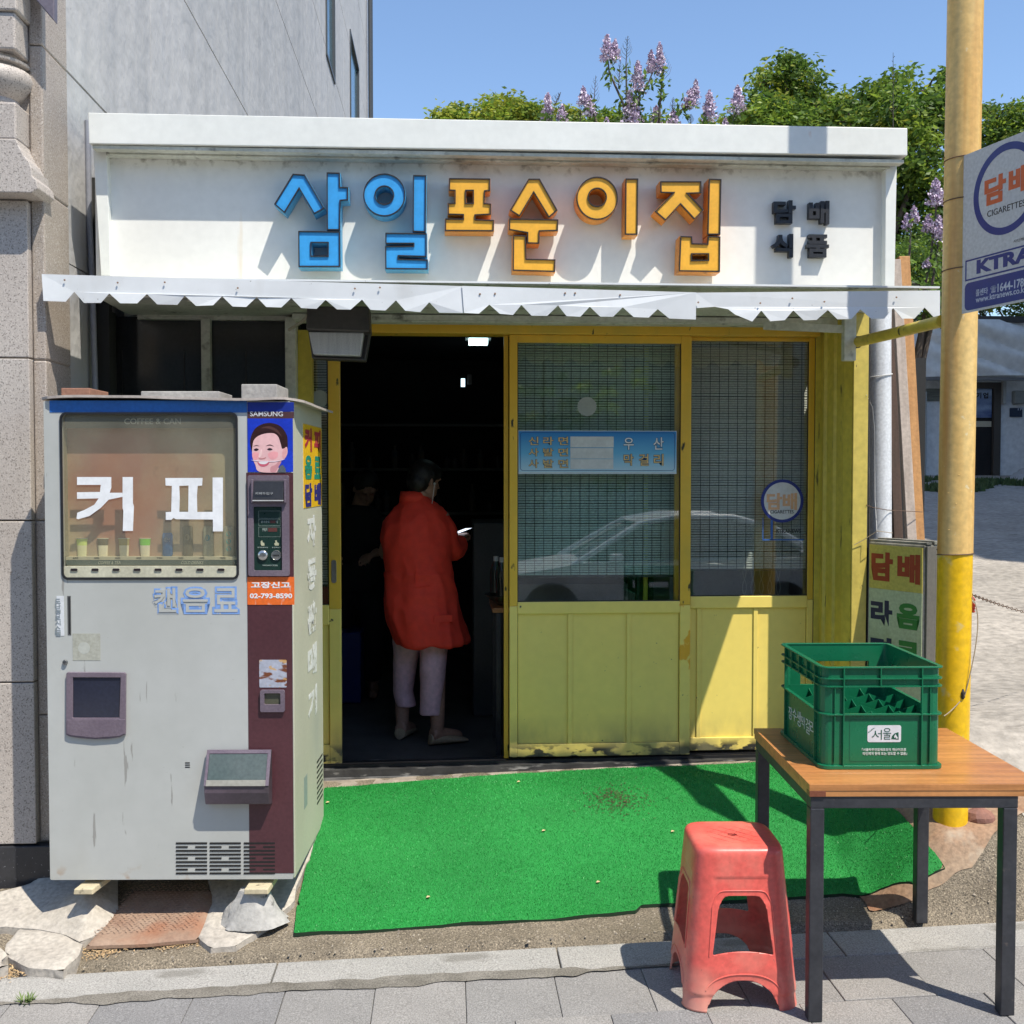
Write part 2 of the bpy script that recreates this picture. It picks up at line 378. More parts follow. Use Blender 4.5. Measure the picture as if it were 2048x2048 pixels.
pv = [M('paver_%d' % i, c, tuple(q*.9 for q in c), 6, .8, bump=.5, bscale=210, fine=.2, layers=[((.5, .49, .47), 200, .62, .66, (1, 1, 1), .5), ((.08, .075, .07), 150, .66, .7, (1, 1, 1), .6), ((.13, .12, .11), 1.7, .56, .7, (1, 1, 1), .35)]) for i, c in enumerate([(.31, .295, .28), (.28, .27, .26), (.24, .235, .235)])]
sidewalk = MB().box(-4.2, 4.4, -.5, 3.59, -.34, -.32).build('sidewalk', pv[1]); sidewalk['kind'] = 'structure'
pms = [slab('paver', 0, .2982, 0, .2982, 0, .06, m_, .003) for m_ in pv]
xj = at(213, 2012, z=-.12).x
for r in range(6):
    y1 = 3.588-r*.3; off = (r % 2)*.15
    for k in range(-8, 16):
        x0 = xj+off+k*.3
        if x0 > 4 or x0 < -4: continue
        inst(pms[random.choice((0, 0, 1, 1, 2))], 'paver', sidewalk, loc=(x0, y1-.297, kz(x0)+random.uniform(-.002, .0015)), rot=(random.uniform(-.004, .004), random.uniform(-.004, .004), 0))
mb = MB(); mb.add([(-4.2, -.5, kz(-4.2)-.008), (4.4, -.5, kz(4.4)-.008), (4.4, 3.595, kz(4.4)-.008), (-4.2, 3.595, kz(-4.2)-.008)], [(0, 1, 2, 3)])
o = mb.build('joint_sand', M('joint_sand', (.22, .2, .18), (.16, .15, .13), 6, .9, bump=.4, bscale=150)); o['kind'] = 'structure'
mb = MB(); mb.add([(-4.2, -.5, kz(-4.2)), (4.4, -.5, kz(4.4)), (4.4, 1.79, kz(4.4)), (-4.2, 1.79, kz(-4.2))], [(0, 1, 2, 3)])
o = mb.build('pavement_near', pv[1]); o['kind'] = 'structure'

# grime that has gathered along the joint between kerb and pavers
us = np.linspace(-2.2, 1.3, 260); vs = np.linspace(3.50, 3.70, 34)
o = clip_grid(us, vs, lambda u, v: .028+.03*mn.noise((u*3.1, 2, v*6))+.02*mn.noise((u*13, v*13, 1))-.03*sm(.2, 1.0, u)-abs(v-3.592-.02*mn.noise((u*1.5, 9, 0))), lambda u, v: (u, v, kz(u)+.0036)).build('kerb_grime', M('kerb_grime_dirt', (.17, .155, .13), (.25, .23, .20), 9, .9, bump=.6, bscale=190, fine=.25), smooth=True); o['kind'] = 'structure'
# broken pale concrete slabs at the left, traced from above the road
pale = M('pale_concrete', (.50, .46, .40), (.42, .38, .33), 3.5, .85, bump=.9, bscale=55, fine=.12, layers=[((.15, .13, .11), 3.1, .497, .503, (1, 1, 1), .0), ((.22, .2, .18), 26, .62, .70, (1, 1, 1), .6), ((.3, .26, .2), 2.5, .55, .75, (1, 1, 1), .5)])
def slab_px(name, pts, dz, th, mat, rough=.006, parent=None, hump=None, **k):
    P = [gpt(p[0], p[1], dz*.9) for p in pts]; poly = []
    for i in range(len(P)):
        a, b = P[i], P[(i+1) % len(P)]; n = max(1, int((b-a).length/.03))
        for j in range(n):
            q = a.lerp(b, j/n); poly.append((q.x+rough*2*mn.noise((q.x*25, q.y*25, 5)), q.y+rough*2*mn.noise((q.x*25, q.y*25, 9))))
    sd = sdpoly(poly); xs = [p[0] for p in poly]; ys = [p[1] for p in poly]
    us = np.linspace(min(xs)-.01, max(xs)+.01, max(4, int((max(xs)-min(xs))/.022))); vs = np.linspace(min(ys)-.01, max(ys)+.01, max(4, int((max(ys)-min(ys))/.022)))
    hf_ = (lambda u, v: hump[2]*math.exp(-(((u-hump[0])**2+(v-hump[1])**2)/hump[3]**2)**1.3)) if hump else (lambda u, v: 0)
    top = lambda u, v: g(u, v)+dz+hf_(u, v)+rough*.8*mn.noise((u*9, v*9, 2))
    if hump or dz > .02: top = lambda u, v: (lambda e_: g(u, v)+dz*(.75+.25*sm(0, .012, e_))+hf_(u, v)*sm(0, .11, e_)+rough*.8*mn.noise((u*9, v*9, 2)))(max(0, sd(u, v)))
    mb = clip_grid(us, vs, sd, lambda u, v: (u, v, top(u, v)))
    n = len(poly); mb.add([(p[0], p[1], top(*p)) for p in poly]+[(p[0], p[1], top(*p)-th) for p in poly], [(i, i+n, (i+1) % n+n, (i+1) % n) for i in range(n)])
    return mb.build(name, mat, parent, fix=False, smooth=45, **k)
conc = thing('cracked_concrete', None, None); conc['kind'] = 'structure'
slab_px('concrete_slab', [(-160, 1850), (-60, 1800), (60, 1765), (100, 1735), (236, 1740), (236, 1815), (218, 1846), (190, 1868), (165, 1880), (135, 1868), (90, 1856), (45, 1853), (-40, 1850), (-160, 1880)], .035, .09, pale, parent=conc, hump=(-1.33, 4.10, .075, .17))
slab_px('concrete_slab', [(38, 1856), (92, 1858), (135, 1871), (167, 1884), (158, 1908), (124, 1938), (56, 1932), (10, 1908), (14, 1885)], .04, .06, pale, parent=conc)
slab_px('concrete_slab', [(415, 1720), (480, 1700), (600, 1690), (634, 1640), (632, 1672), (618, 1715), (592, 1775), (590, 1800), (560, 1830), (470, 1890), (420, 1893), (393, 1872), (412, 1840), (424, 1806)], .03, .06, pale, parent=conc)
slab_px('concrete_slab', [(649, 1582), (649, 1552), (1000, 1530), (1500, 1515), (1500, 1524), (1000, 1552)], .0, .03, M('edge_concrete', (.40, .34, .28), (.27, .23, .19), 9, .9, bump=.6, bscale=60), parent=conc)
slab_px('concrete_slab', [(120, 1700), (600, 1680), (640, 1610), (640, 1540), (300, 1540), (60, 1700)], .012, .06, pale, parent=conc)
props(slab_px('rubble', [(-60, 1885), (-5, 1880), (12, 1905), (5, 1930), (-60, 1940)], .05, .08, pale, rough=.02), 'grey lump of broken concrete at the left end of the kerb', 'rubble')
# crumbs and shavings beside the plate
crm = M('wood_crumbs', (.62, .44, .24), (.45, .3, .16), 30, .9)
mb = MB()
for _ in range(520):
    c = random.choice([((180, 1900), (395, 1885), 9), ((0, 1950), (45, 1940), 14), ((165, 1912), (240, 1900), 12), ((320, 1893), (400, 1880), 8)]); t = random.random()
    p = gpt(c[0][0]*(1-t)+c[1][0]*t+random.gauss(0, 6), c[0][1]*(1-t)+c[1][1]*t+random.gauss(0, c[2]*.5), .006); s = random.uniform(.002, .0055); a = random.random()*6.28
    mb.beam(p, p+Vector((math.cos(a)*s*2, math.sin(a)*s*2, random.uniform(-.002, .004))), s*.6, s*.4)
mb.build('wood_shavings', crm, kind='stuff')
mb = MB()  # scattered grit and pebbles on the strip
for _ in range(1500):
    x = random.uniform(-1.7, 2.3); y = random.uniform(3.8, 4.25); z = gz(x, y); s = random.uniform(.002, .006)*(1.6 if random.random() < .06 else 1)
    a = random.random()*6; mb.add([(x+s*math.cos(a+q*1.57), y+s*math.sin(a+q*1.57), z-.001) for q in range(4)]+[(x, y, z+s*.7)], [(0, 1, 4), (1, 2, 4), (2, 3, 4), (3, 0, 4)])
mb.build('grit', M('grit', (.45, .39, .31), (.15, .13, .11), 90, .9), kind='stuff')
# steel plate with raised tread
pl = thing('steel_floor_plate', 'rusty diamond tread steel plate lying in front of the coffee machine', 'steel plate', tuple(gpt(300, 1850)))
plm = M('tread_plate_steel', (.33, .23, .165), (.26, .16, .11), 9, .7, bump=.4, bscale=90, layers=[((.30, .11, .05), 4, .55, .7, (1, 1, 1), .7)])
pp = [(172, 1884), (248, 1806), (270, 1790), (424, 1806), (410, 1845), (392, 1872), (290, 1884), (176, 1893)]
pp = [(172, 1890), (235, 1815), (268, 1780), (425, 1780), (424, 1808), (396, 1876), (290, 1886)]
slab_px('plate', pp, .03, .012, plm, rough=.001, parent=pl)
ps = sdpoly([tuple(gpt(*p))[:2] for p in pp]); mb = MB()
for i in range(-60, 60):
    for j in range(-60, 60):
        x = -1.1+i*.021+(j % 2)*.0105; y = 4.0+j*.0125
        if ps(x, y) < .012: continue
        a = .45 if (i+j) % 2 else -.75; d = Vector((math.cos(a), math.sin(a), 0))*.0085; c = Vector((x, y, g(x, y)+.0315))
        q = Vector((-d.y, d.x, 0))*.25; mb.add([c-d, c+q, c+d, c-q, c-d*.5+Vector((0, 0, .0022)), c+d*.5+Vector((0, 0, .0022))], [(0, 3, 4), (3, 5, 4), (3, 2, 5), (2, 1, 5), (1, 4, 5), (1, 0, 4)])
o = mb.build('tread_pattern', plm, pl); o['kind'] = 'stuff'
# tuft of weed at the kerb
mb = MB(); wp = gpt(52, 2005)
for i in range(46):
    a = random.random()*6.28; l = random.uniform(.015, .045); b = wp+Vector((random.gauss(0, .012), random.gauss(0, .006), 0)); d = Vector((math.cos(a), math.sin(a), random.uniform(.3, 1.6))).normalized()*l
    n = d.cross(Vector((0, 0, 1))).normalized()*.0022; mb.add([b-n, b+n, b+d*.6+n, b+d, b+d*.6-n], [(0, 1, 2, 3, 4)])
o = mb.build('weed', M('weed_green', (.09, .15, .03), (.14, .2, .05), 30, .6)); props(o, 'small green weed sprouting from the kerb joint at the left', 'weed')

# ============================================================ SHOP
YD = 5.30
def P5(px, py, y=YD): return XZ(px, py, y)
zin = .17
shop = thing('shop_building', 'single storey corner shop with yellow joinery and flat roof', 'shop', (0, 5.3, .2))
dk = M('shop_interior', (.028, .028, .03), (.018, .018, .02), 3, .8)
zt = P5(1300, 671)[1]
def wbox(name, a, mat=None, parent=shop, **k): return MB().box(*a).build(name, mat or dk, parent, **k)
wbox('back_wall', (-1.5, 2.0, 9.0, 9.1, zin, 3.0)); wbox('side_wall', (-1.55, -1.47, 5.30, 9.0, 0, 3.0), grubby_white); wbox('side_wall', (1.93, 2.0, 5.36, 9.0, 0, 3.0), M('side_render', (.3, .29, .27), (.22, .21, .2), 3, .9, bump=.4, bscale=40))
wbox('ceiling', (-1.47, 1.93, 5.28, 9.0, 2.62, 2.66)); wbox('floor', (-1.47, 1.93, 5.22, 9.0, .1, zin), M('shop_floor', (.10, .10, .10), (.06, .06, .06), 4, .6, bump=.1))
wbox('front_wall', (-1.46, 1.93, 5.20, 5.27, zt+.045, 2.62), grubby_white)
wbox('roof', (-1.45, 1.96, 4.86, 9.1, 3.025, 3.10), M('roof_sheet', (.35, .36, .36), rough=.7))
# sill: black track with worn aluminium lip
mb = MB(); xl = P5(640, 1530)[0]; xr = P5(1520, 1505)[0]
zs0 = .215
def tz(x): return .226+.0105*(x+.6)
def lbox(mb, x0, x1, y0, y1, h0, h1, m=None):
    mb.add([(x, y, tz(x)+h) for h in (h0, h1) for y in (y0, y1) for x in (x0, x1)], [(0, 2, 3, 1), (4, 5, 7, 6), (0, 1, 5, 4), (2, 6, 7, 3), (0, 4, 6, 2), (1, 3, 7, 5)], m)
lbox(mb, -.95, 1.84, 5.215, 5.40, -.12, .0)
mb.build('threshold', M('worn_black_sill', (.022, .022, .024), (.06, .06, .06), 7, .5, bump=.3, bscale=60, layers=[((.38, .37, .35), 9, .6, .7, (1, 4, 4), .8)]), shop)
mb = MB()
for yy in (5.255, 5.285, 5.325): lbox(mb, -.95, 1.84, yy, yy+.008, .0015, .014)
mb.build('door_track', black_trim, shop)
mb = MB(); lbox(mb, -.95, 1.84, 5.205, 5.214, -.10, -.035); mb.build('sill_lip', M('worn_alu', (.30, .30, .30), (.07, .07, .07), 6, .5, bump=.3, layers=[((.03, .03, .03), 5, .5, .6, (1, 1, 1), .9)]), shop)
# head frame
x0, x1 = P5(650, 670)[0], P5(1632, 680)[0]
wbox('door_head', (x0, x1, 5.235, 5.36, zt-.005, zt+.042), yellow_up, bev=.003)
# lintel board + soffit (underside of the canopy)
MB().box(-.72, 1.905, 5.11, 5.198, zt+.03, 2.60).build('lintel', grubby_white, shop, bev=.004)
MB().box(-.72, 1.80, 5.085, 5.107, zt+.035, zt+.06).build('lintel_lip', grubby_white, shop)
can = thing('canopy', 'pale sheet canopy above the shop door with zigzag valance edge', 'canopy', (.2, 4.35, 2.4))
mb = MB(); mb.add([(-1.5, 4.37, 2.425), (1.95, 4.37, 2.425), (1.95, 5.20, 2.415), (-1.5, 5.20, 2.415), (-1.5, 4.37, 2.44), (1.95, 4.37, 2.44), (1.95, 5.20, 2.43), (-1.5, 5.20, 2.43)], [(0, 3, 2, 1), (4, 5, 6, 7), (0, 1, 5, 4), (1, 2, 6, 5), (2, 3, 7, 6), (3, 0, 4, 7)])
mb.build('soffit', grubby_white, can)
# valance sheets, zigzag cut along the lower edge
val_m = M('valance_white', (.74, .76, .77), (.68, .70, .71), 2.5, .4, bump=.1, bscale=14, fine=.02, layers=[((.25, .12, .04), 24, .74, .8, (1, 1, 1), .9), ((.2, .19, .16), 60, .72, .76, (1, 1, 1), .8), ((.45, .43, .38), 5, .6, .8, (1, 1, .3), .5)])
def V(px, py): return XZ(px, py, 4.35)
def valance(pxs, ystart, notches, y, top0, top1):
    # notches: list of apex px; builds one sheet from px a to px b
    a, b = pxs; pts = [V(a, top0), ]; low = []
    bot = lambda p: 603+(636-603)*(p-85)/(1100-85) if p < 1100 else 638-(p-1100)*.012
    apx = lambda p: bot(p)-19
    cur = [V(a, bot(a))]
    for n in notches: cur += [V(n-20, bot(n-20)), V(n, apx(n)), V(n+22, bot(n+22))]
    cur.append(V(b, bot(b)))
    poly = [V(a, top0)]+cur+[V(b, top1)]
    return poly
s1n = [148, 220, 294, 371, 445, 513, 583, 652, 722, 792, 858, 926]
ty = lambda p: 548+(588-548)*(p-83)/(1500-83) if p < 1500 else 588-(p-1500)*.018
def vsheet(a, b, ns, y, damaged=False):
    bot = lambda p: ty(p)+54
    pts = [V(a, ty(a))]; pts.append(V(a+4, bot(a)))
    if damaged: pts = [V(a, ty(a)), V(a+1, ty(a)+31), V(a+40, ty(a)+28), V(a+66, ty(a)+33), V(a+80, ty(a)+44), V(a+90, bot(a)-6)]
    for n in ns: j_ = [random.uniform(-2.2, 2.2) for _ in range(4)]; pts += [V(n-19+j_[0], bot(n-19)+j_[3]*.5), V(n+j_[1], bot(n)-20+j_[2]), V(n+20+j_[2], bot(n+20)+j_[0]*.5)]
    pts += [V(b, bot(b)), V(b, ty(b))]
    # thin folded sheet
    mb = MB().prism(pts, y, y+.0025); mb.v = [(x_, y_+(.0 if z_ > 2.40 else .010*mn.noise((x_*6, z_*9, 3))), z_+.003*mn.noise((x_*1.3, 0, 7))) for x_, y_, z_ in mb.v]; return mb
vsheet(83, 927, s1n[:-1], 4.352).build('valance_sheet', val_m, can)
vsheet(924, 1392, [978, 1043, 1114, 1180, 1247, 1317], 4.347).build('valance_sheet', val_m, can)
vsheet(1391, 1881, [1522, 1589, 1655, 1722, 1786, 1850], 4.354, True).build('valance_sheet', val_m, can)
mb = MB(); mb.box(V(83, 548)[0], V(1881, 590)[0], 4.357, 4.385, 2.43, 2.437); mb.build('valance_fold', val_m, can)
sc = MB().lathe([(.001, -.003), (.0035, -.0025), (.004, 0), (.003, .001)], n=10)
scm = MB(); scm.v = [(x, z-0, y) for x, y, z in sc.v]; scm.f = sc.f; scm.m = sc.m
me_s = scm.mesh('screw', M('screw_zinc', (.35, .33, .3), (.35, .15, .05), 9, .5, metal=.5), smooth=True)
for p in (130, 236, 330, 476, 710, 760, 960, 990, 1130, 1150, 1240, 1396, 1520, 1584, 1648, 1792):
    q = V(p, ty(p)+random.uniform(8, 20)); inst(me_s, 'screw', can, loc=(q[0], 4.346, q[1]))
# bracket ledge under right end and hanging bracket post
bp = thing('canopy_bracket', 'flaking pale wooden bracket hanging under the canopy by the yellow post', 'bracket', (1.83, 4.9, 2.2))
q0, q1 = XZ(1686, 642, 4.86), XZ(1709, 722, 4.86); MB().box(q0[0], q1[0], 4.84, 4.88, q1[1], 2.415).build('bracket_post', grubby_white, bp, bev=.003)
a = XZ(1560, 655, 4.75); MB().beam((a[0], 5.0, 2.36), (1.86, 4.85, 2.325), .02, .035).build('bracket_rail', grubby_white, bp)

# ---- sign box
sign = thing('signboard', 'wide white shop signboard with blue and orange raised letters over the canopy', 'signboard', (.2, 4.7, 2.4))
YB = 4.70
bx0, bx1 = XZ(205, 400, YB)[0]-.03, 1.952
MB().box(bx0, bx1, YB, YB+.03, 2.42, 3.02).build('board', board_white, sign)
def trim(name, pts, y0, y1, mat=fascia_white): return MB().prism(pts, y0, y1).build(name, mat, sign, bev=.002)
tl, bl = XZ(186, 296, 4.66), XZ(202, 552, 4.66); tl2, bl2 = XZ(213, 296, 4.66), XZ(221, 552, 4.66)
trim('frame_post', [bl, bl2, tl2, tl], 4.66, 5.2)
tr, br = XZ(1794, 318, 4.655), XZ(1789, 580, 4.655); tr2, br2 = XZ(1772, 318, 4.655), XZ(1770, 580, 4.655)
trim('frame_post', [br2, br, tr, tr2], 4.655, 5.2)
MB().box(bl[0]+.02, br[0]-.01, YB+.032, 5.2, 2.42, 3.02).build('box_body', M('sheet_grey', (.4, .41, .41), rough=.6), sign)
MB().box(bl[0]+.03, br[0]-.03, 4.645, YB-.002, 3.0, 3.019).build('upper_ledge', grubby_white, sign, bev=.003)
FA = [XZ(178, 287, 4.577), XZ(1815, 311, 4.577), XZ(1815, 256, 4.577), XZ(176, 225, 4.577)]
MB().prism(FA, 4.577, 5.15).build('fascia', fascia_white, sign, bev=.003)
MB().box(FA[0][0]+.01, FA[1][0]-.01, 4.59, 4.64, 3.008, 3.022).build('drip_edge', grubby_white, sign)

blue = flat('letter_blue', (.045, .33, .72), .35); orange = flat('letter_orange', (.86, .44, .045), .35)
blue_s = M('letter_blue_side', (.06, .38, .68), (.1, .4, .6), 20, .4, layers=[((.3, .32, .3), 30, .62, .7, (1, 1, 1), .6)]); orange_s = M('letter_orange_side', (.80, .33, .03), (.7, .25, .03), 14, .4, layers=[((.25, .08, .02), 20, .62, .72, (1, 1, 1), .7)])
ltrim = M('letter_edge', (.012, .01, .012), (.03, .02, .02), 40, .5)
YF = 4.595
def Z2(x, y): return XZ(500+x*.31056, 300+y*.31056, YF)
def Z3(x, y): return XZ(1000+x*.41408, 300+y*.41408, YF)
def letter(parts, cv, fm, sm_, mask=''):
    # one raised channel letter: coloured face, side returns and dark edging
    face = MB(); side = MB(); tr_ = MB()
    for pr in parts:
        outer = [cv(*p) for p in pr[0]]; holes = [[cv(*p) for p in h] for h in pr[1:]]
        # soften corners a little
        face.prism(outer, YF+.006, YB-.014, holes)
        loops = [outer]+holes
        for i, l in enumerate(loops):
            inn = inset(l, .0045 if i == 0 else -.0045)
            tr_.prism(l if i == 0 else inn, YF, YF+.012, [inn if i == 0 else l])
            out2 = inset(l, -.0015 if i == 0 else .0015)
            side.prism(out2 if i == 0 else l, YF+.0125, YB-.012, [l if i == 0 else out2])
    for m_ in (side,): pass
    o = face.build('letter', fm, sign); side.build('letter_return', sm_, o); tr_.build('letter_edging', ltrim, o)
    return o
letter([([(155, 348), (275, 152), (352, 157), (480, 375), (412, 412), (316, 250), (222, 405)],),
        ([(493, 143), (578, 145), (580, 237), (632, 238), (632, 322), (583, 326), (580, 515), (495, 515)],),
        ([(310, 520), (580, 524), (582, 752), (312, 752)], [(395, 598), (500, 598), (500, 680), (395, 680)])], Z2, blue, blue_s)
letter([(ell(865, 288, 136, 138), ell(865, 290, 57, 56, 28)), ([(1050, 160), (1135, 162), (1132, 528), (1048, 525)],),
        ([(872, 532), (1138, 536), (1138, 688), (957, 683), (957, 700), (1145, 705), (1145, 768), (872, 765), (870, 618), (1052, 616), (1052, 603), (872, 603)],)], Z2, blue, blue_s)
letter([([(1282, 180), (1547, 183), (1547, 262), (1514, 265), (1512, 340), (1553, 345), (1552, 415), (1452, 420), (1452, 445), (1572, 450), (1570, 522), (1256, 520), (1257, 440), (1372, 442), (1372, 418), (1275, 415), (1275, 340), (1318, 338), (1318, 262), (1282, 260)], [(1392, 262), (1436, 262), (1436, 340), (1392, 340)])], Z2, orange, orange_s)
letter([([(48, 290), (138, 138), (192, 138), (278, 290), (236, 326), (163, 206), (95, 320)],),
        ([(45, 330), (282, 335), (280, 390), (192, 392), (190, 452), (132, 450), (132, 400), (44, 385)],),
        ([(64, 410), (125, 412), (128, 525), (268, 528), (266, 588), (62, 582)],)], Z3, orange, orange_s)
letter([(ell(470, 232, 100, 104), ell(470, 228, 42, 42, 28)), ([(607, 137), (668, 137), (665, 408), (605, 408)],)], Z3, orange, orange_s)
letter([([(775, 150), (973, 150), (973, 208), (910, 210), (985, 290), (940, 335), (872, 262), (800, 340), (748, 295), (835, 207), (777, 206)],),
        ([(1010, 138), (1070, 140), (1065, 408), (1003, 408)],),
        ([(872, 415), (928, 417), (930, 450), (1003, 452), (1005, 415), (1065, 417), (1063, 588), (865, 585)], [(928, 503), (1006, 503), (1006, 530), (928, 532)])], Z3, orange, orange_s)
blk = flat('small_letter_black', (.02, .022, .028), .45)
for ch, (a0, b0, a1, b1) in (('담', (1322, 243, 1430, 353)), ('배', (1493, 245, 1592, 357)), ('식', (1315, 405, 1417, 517)), ('품', (1483, 408, 1590, 517))):
    y = 4.668; p, q = XZ(1000+a0*.41408, 300+b1*.41408, y), XZ(1000+a1*.41408, 300+b0*.41408, y)
    text(ch, p[0], q[0], p[1], q[1], YB-.002, blk, sign, bold=.035, depth=.03, name='small_letter')

# ---- doors
pane = glass('window_glass', (.95, .98, .96), ior=2.05)
pane_in = glass('window_glass_hazy', (.75, .8, .78), haze=.05, hazecol=(.3, .33, .32), ior=1.5)
blind_m = M('bamboo_blind', (.46, .60, .53), (.38, .52, .46), 2, .5, fine=.1)
blind_m2 = M('bamboo_blind_grey', (.60, .60, .56), (.50, .50, .47), 2, .5, fine=.1)
cord_m = flat('blind_cord', (.03, .04, .04))
def blind(px0, px1, py0, py1, y, mat, label, step=.0125):
    (x0, z1), (x1, z0) = XZ(px0, py0, y), XZ(px1, py1, y)
    t = thing('bamboo_blind', label, 'blind', ((x0+x1)/2, y, z0), group='blinds behind the shop glass')
    mb = MB(); z = z0; k = 0
    while z < z1:
        dz = .0012*math.sin(k*.9)+random.uniform(-.0008, .0008); n = 6
        for i in range(n):
            xa, xb = x0+(x1-x0)*i/n, x0+(x1-x0)*(i+1)/n; wob = [.0008*mn.noise((xa*3, z*4, 1)), .0008*mn.noise((xb*3, z*4, 1))]
            h = step*.74
            mb.add([(xa, y+wob[0], z+dz), (xb, y+wob[1], z+dz), (xb, y+.002+wob[1], z+dz+h), (xa, y+.002+wob[0], z+dz+h)], [(0, 1, 2, 3)])
        z += step; k += 1
    o = mb.build('slats', mat, t); o['kind'] = 'stuff'
    mb = MB(); n = max(2, int((x1-x0)/.0447))
    for i in range(1, n): x = x0+(x1-x0)*i/n; mb.box(x-.0012, x+.0012, y-.0025, y-.0005, z0-.004, z1)
    o = mb.build('cords', cord_m, t); o['kind'] = 'stuff'
    MB().box(x0, x1, y-.004, y+.006, z0-.012, z0-.002).build('bottom_rail', cord_m, t)
    return t
def leaf(label, xs, y, zp, boards, mat_u=yellow_up, mat_l=yellow_lo, th=.03):
    # xs: outer-left, glass-left, glass-right, outer-right ; zp: top, glass top, glass bottom, rail bottom, panel bottom, bottom
    a, b, c, d = xs; T, GT, GB, RB, PB, B = zp
    t = thing('sliding_door', label, 'door', ((a+d)/2, y, B))
    MB().box(a, b, y, y+th, GB-.02, T).build('stile', mat_u, t, bev=.003); MB().box(c, d, y, y+th, GB-.02, T).build('stile', mat_u, t, bev=.003)
    MB().box(a, b, y, y+th, B, GB-.0205).build('stile', mat_l, t, bev=.003); MB().box(c, d, y, y+th, B, GB-.0205).build('stile', mat_l, t, bev=.003)
    MB().box(b, c, y+.002, y+th-.002, GT, T).build('top_rail', mat_u, t, bev=.002)
    MB().box(b, c, y-.003, y+th, RB, GB).build('middle_rail', mat_l, t, bev=.004)
    MB().box(b, c, y+.001, y+th-.002, B, PB).build('bottom_rail', mat_l, t, bev=.003)
    e = [b]+boards+[c]
    for i in range(len(e)-1):
        MB().box(e[i]+.0025, e[i+1]-.0025, y+.013, y+.021, PB, RB).build('board', mat_l, t, bev=.0015)
    for q in boards: MB().box(q-.011, q+.011, y+.005, y+.0125, PB, RB).build('batten', mat_l, t, bev=.002)
    MB().box(b, c, y+.0215, y+.024, PB, RB).build('backing', black_trim, t)
    MB().box(b, c, y+.012, y+.015, GB, GT).build('pane', pane, t)
    mb = MB()
    for (x, z) in ((b, None), (c, None)): mb.box(x-.004 if x == c else x, x if x == c else x+.004, y+.005, y+.011, GB, GT)
    mb.box(b, c, y+.005, y+.011, GB, GB+.004); mb.build('putty', black_trim, t)
    return t
zT = zt-.006
X = lambda p, q=1000, y=YD: XZ(p, q, y)[0]; Zp = lambda q, p=1300, y=YD: XZ(p, q, y)[1]
d1 = leaf('yellow sliding shop door whose tall pane bears the blue menu sticker', (X(1019, y=5.262), X(1035, y=5.262), X(1361, y=5.262), X(1382, y=5.262)), 5.262,
     (zT, Zp(686, 1200, 5.262), Zp(1203, 1200, 5.262), Zp(1227, 1200, 5.262), Zp(1487, 1200, 5.262), Zp(1512, 1200, 5.262)), [X(1141, y=5.262), X(1259, y=5.262)])
d2 = leaf('yellow sliding shop door furthest right, round tobacco sticker on its pane', (X(1350), X(1381), X(1616), X(1628)), 5.300,
     (zT, Zp(682, 1500), Zp(1192, 1500), Zp(1216, 1500), Zp(1474, 1500), Zp(1500, 1500)), [X(1400), X(1514)])
# frame post beside the opening and meeting stile behind
t = thing('door_post', 'narrow yellow stile at the right of the dark doorway', 'door post', (X(1010), 5.3, .2))
MB().box(X(1008), X(1017), 5.302, 5.335, tz(.2)+.015, zT).build('stile', yellow_up, t, bev=.002)
d0 = leaf('narrow yellow door leaf left of the open doorway behind the coffee machine', (X(560), X(600), X(657), X(681)), 5.300, (zT, Zp(688, 640), Zp(1210, 640), Zp(1250, 640), Zp(1490, 640), Zp(1530, 640)), [])
# pull handle
hp = XZ(668, 1140, 5.30); hz = [XZ(668, 1120, 5.3)[1], XZ(668, 1166, 5.3)[1]]
mb = MB(); mb.prism(rrect(hp[0]-.012, hp[0]+.012, hz[1], hz[0], .011), 5.295, 5.2995, [rrect(hp[0]-.006, hp[0]+.006, hz[1]+.012, hz[0]-.012, .005)])
mb.box(hp[0]-.006, hp[0]+.006, 5.2985, 5.2995, hz[1]+.012, hz[0]-.012); mb.build('handle', M('steel', (.45, .45, .46), rough=.35, metal=.9), d0)
hp = XZ(1026, 1190, 5.262)
blind(1033, 1357, 688, 1149, 5.375, blind_m, 'green grey slatted blind behind the blue menu sticker')
blind(1384, 1618, 684, 1136, 5.385, blind_m2, 'grey slatted blind behind the round tobacco sticker')
blind(585, 655, 684, 1168, 5.375, blind_m2, 'narrow slatted blind left of the open doorway')
MB().box(X(590), X(655), 5.39, 5.40, Zp(1210), Zp(1168)).build('red_shelf', flat('dark_red', (.25, .015, .02)), None, label='dark red board under the narrow blind by the machine', cat='board')
# right end: splayed side wall and sunlit post
sd = thing('side_return', 'olive yellow splayed metal return wall right of the shop windows', 'wall', (1.87, 5.1, .25))
pts = [(X(1628), 5.295), (X(1640, y=5.29), 5.29), (1.848, 5.20), (1.862, 5.19), (1.868, 5.12), (1.880, 5.11), (1.884, 5.03), (1.905, 4.975)]
mb = MB()
for i in range(len(pts)-1):
    a, b = Vector((*pts[i], 0)), Vector((*pts[i+1], 0)); n = Vector((.02, .012, 0))
    mb.add([(p.x, p.y, z) for z in (.24, 2.42) for p in (a, b, b+n, a+n)], [(0, 1, 5, 4), (1, 2, 6, 5), (2, 3, 7, 6), (3, 0, 4, 7), (3, 2, 1, 0), (4, 5, 6, 7)])
mb.build('folded_sheet', yellow_side, sd)
px1 = XZ(1735, 900, 4.97)[0]
MB().box(1.907, px1, 4.965, 5.03, .22, 2.44).build('post', M('yellow_post', (.60, .47, .10), (.54, .43, .09), 4, .45, bump=.15, bscale=30, layers=[((.05, .04, .03), 30, .7, .74, (1, 1, .4), 1.)]), sd, bev=.003)
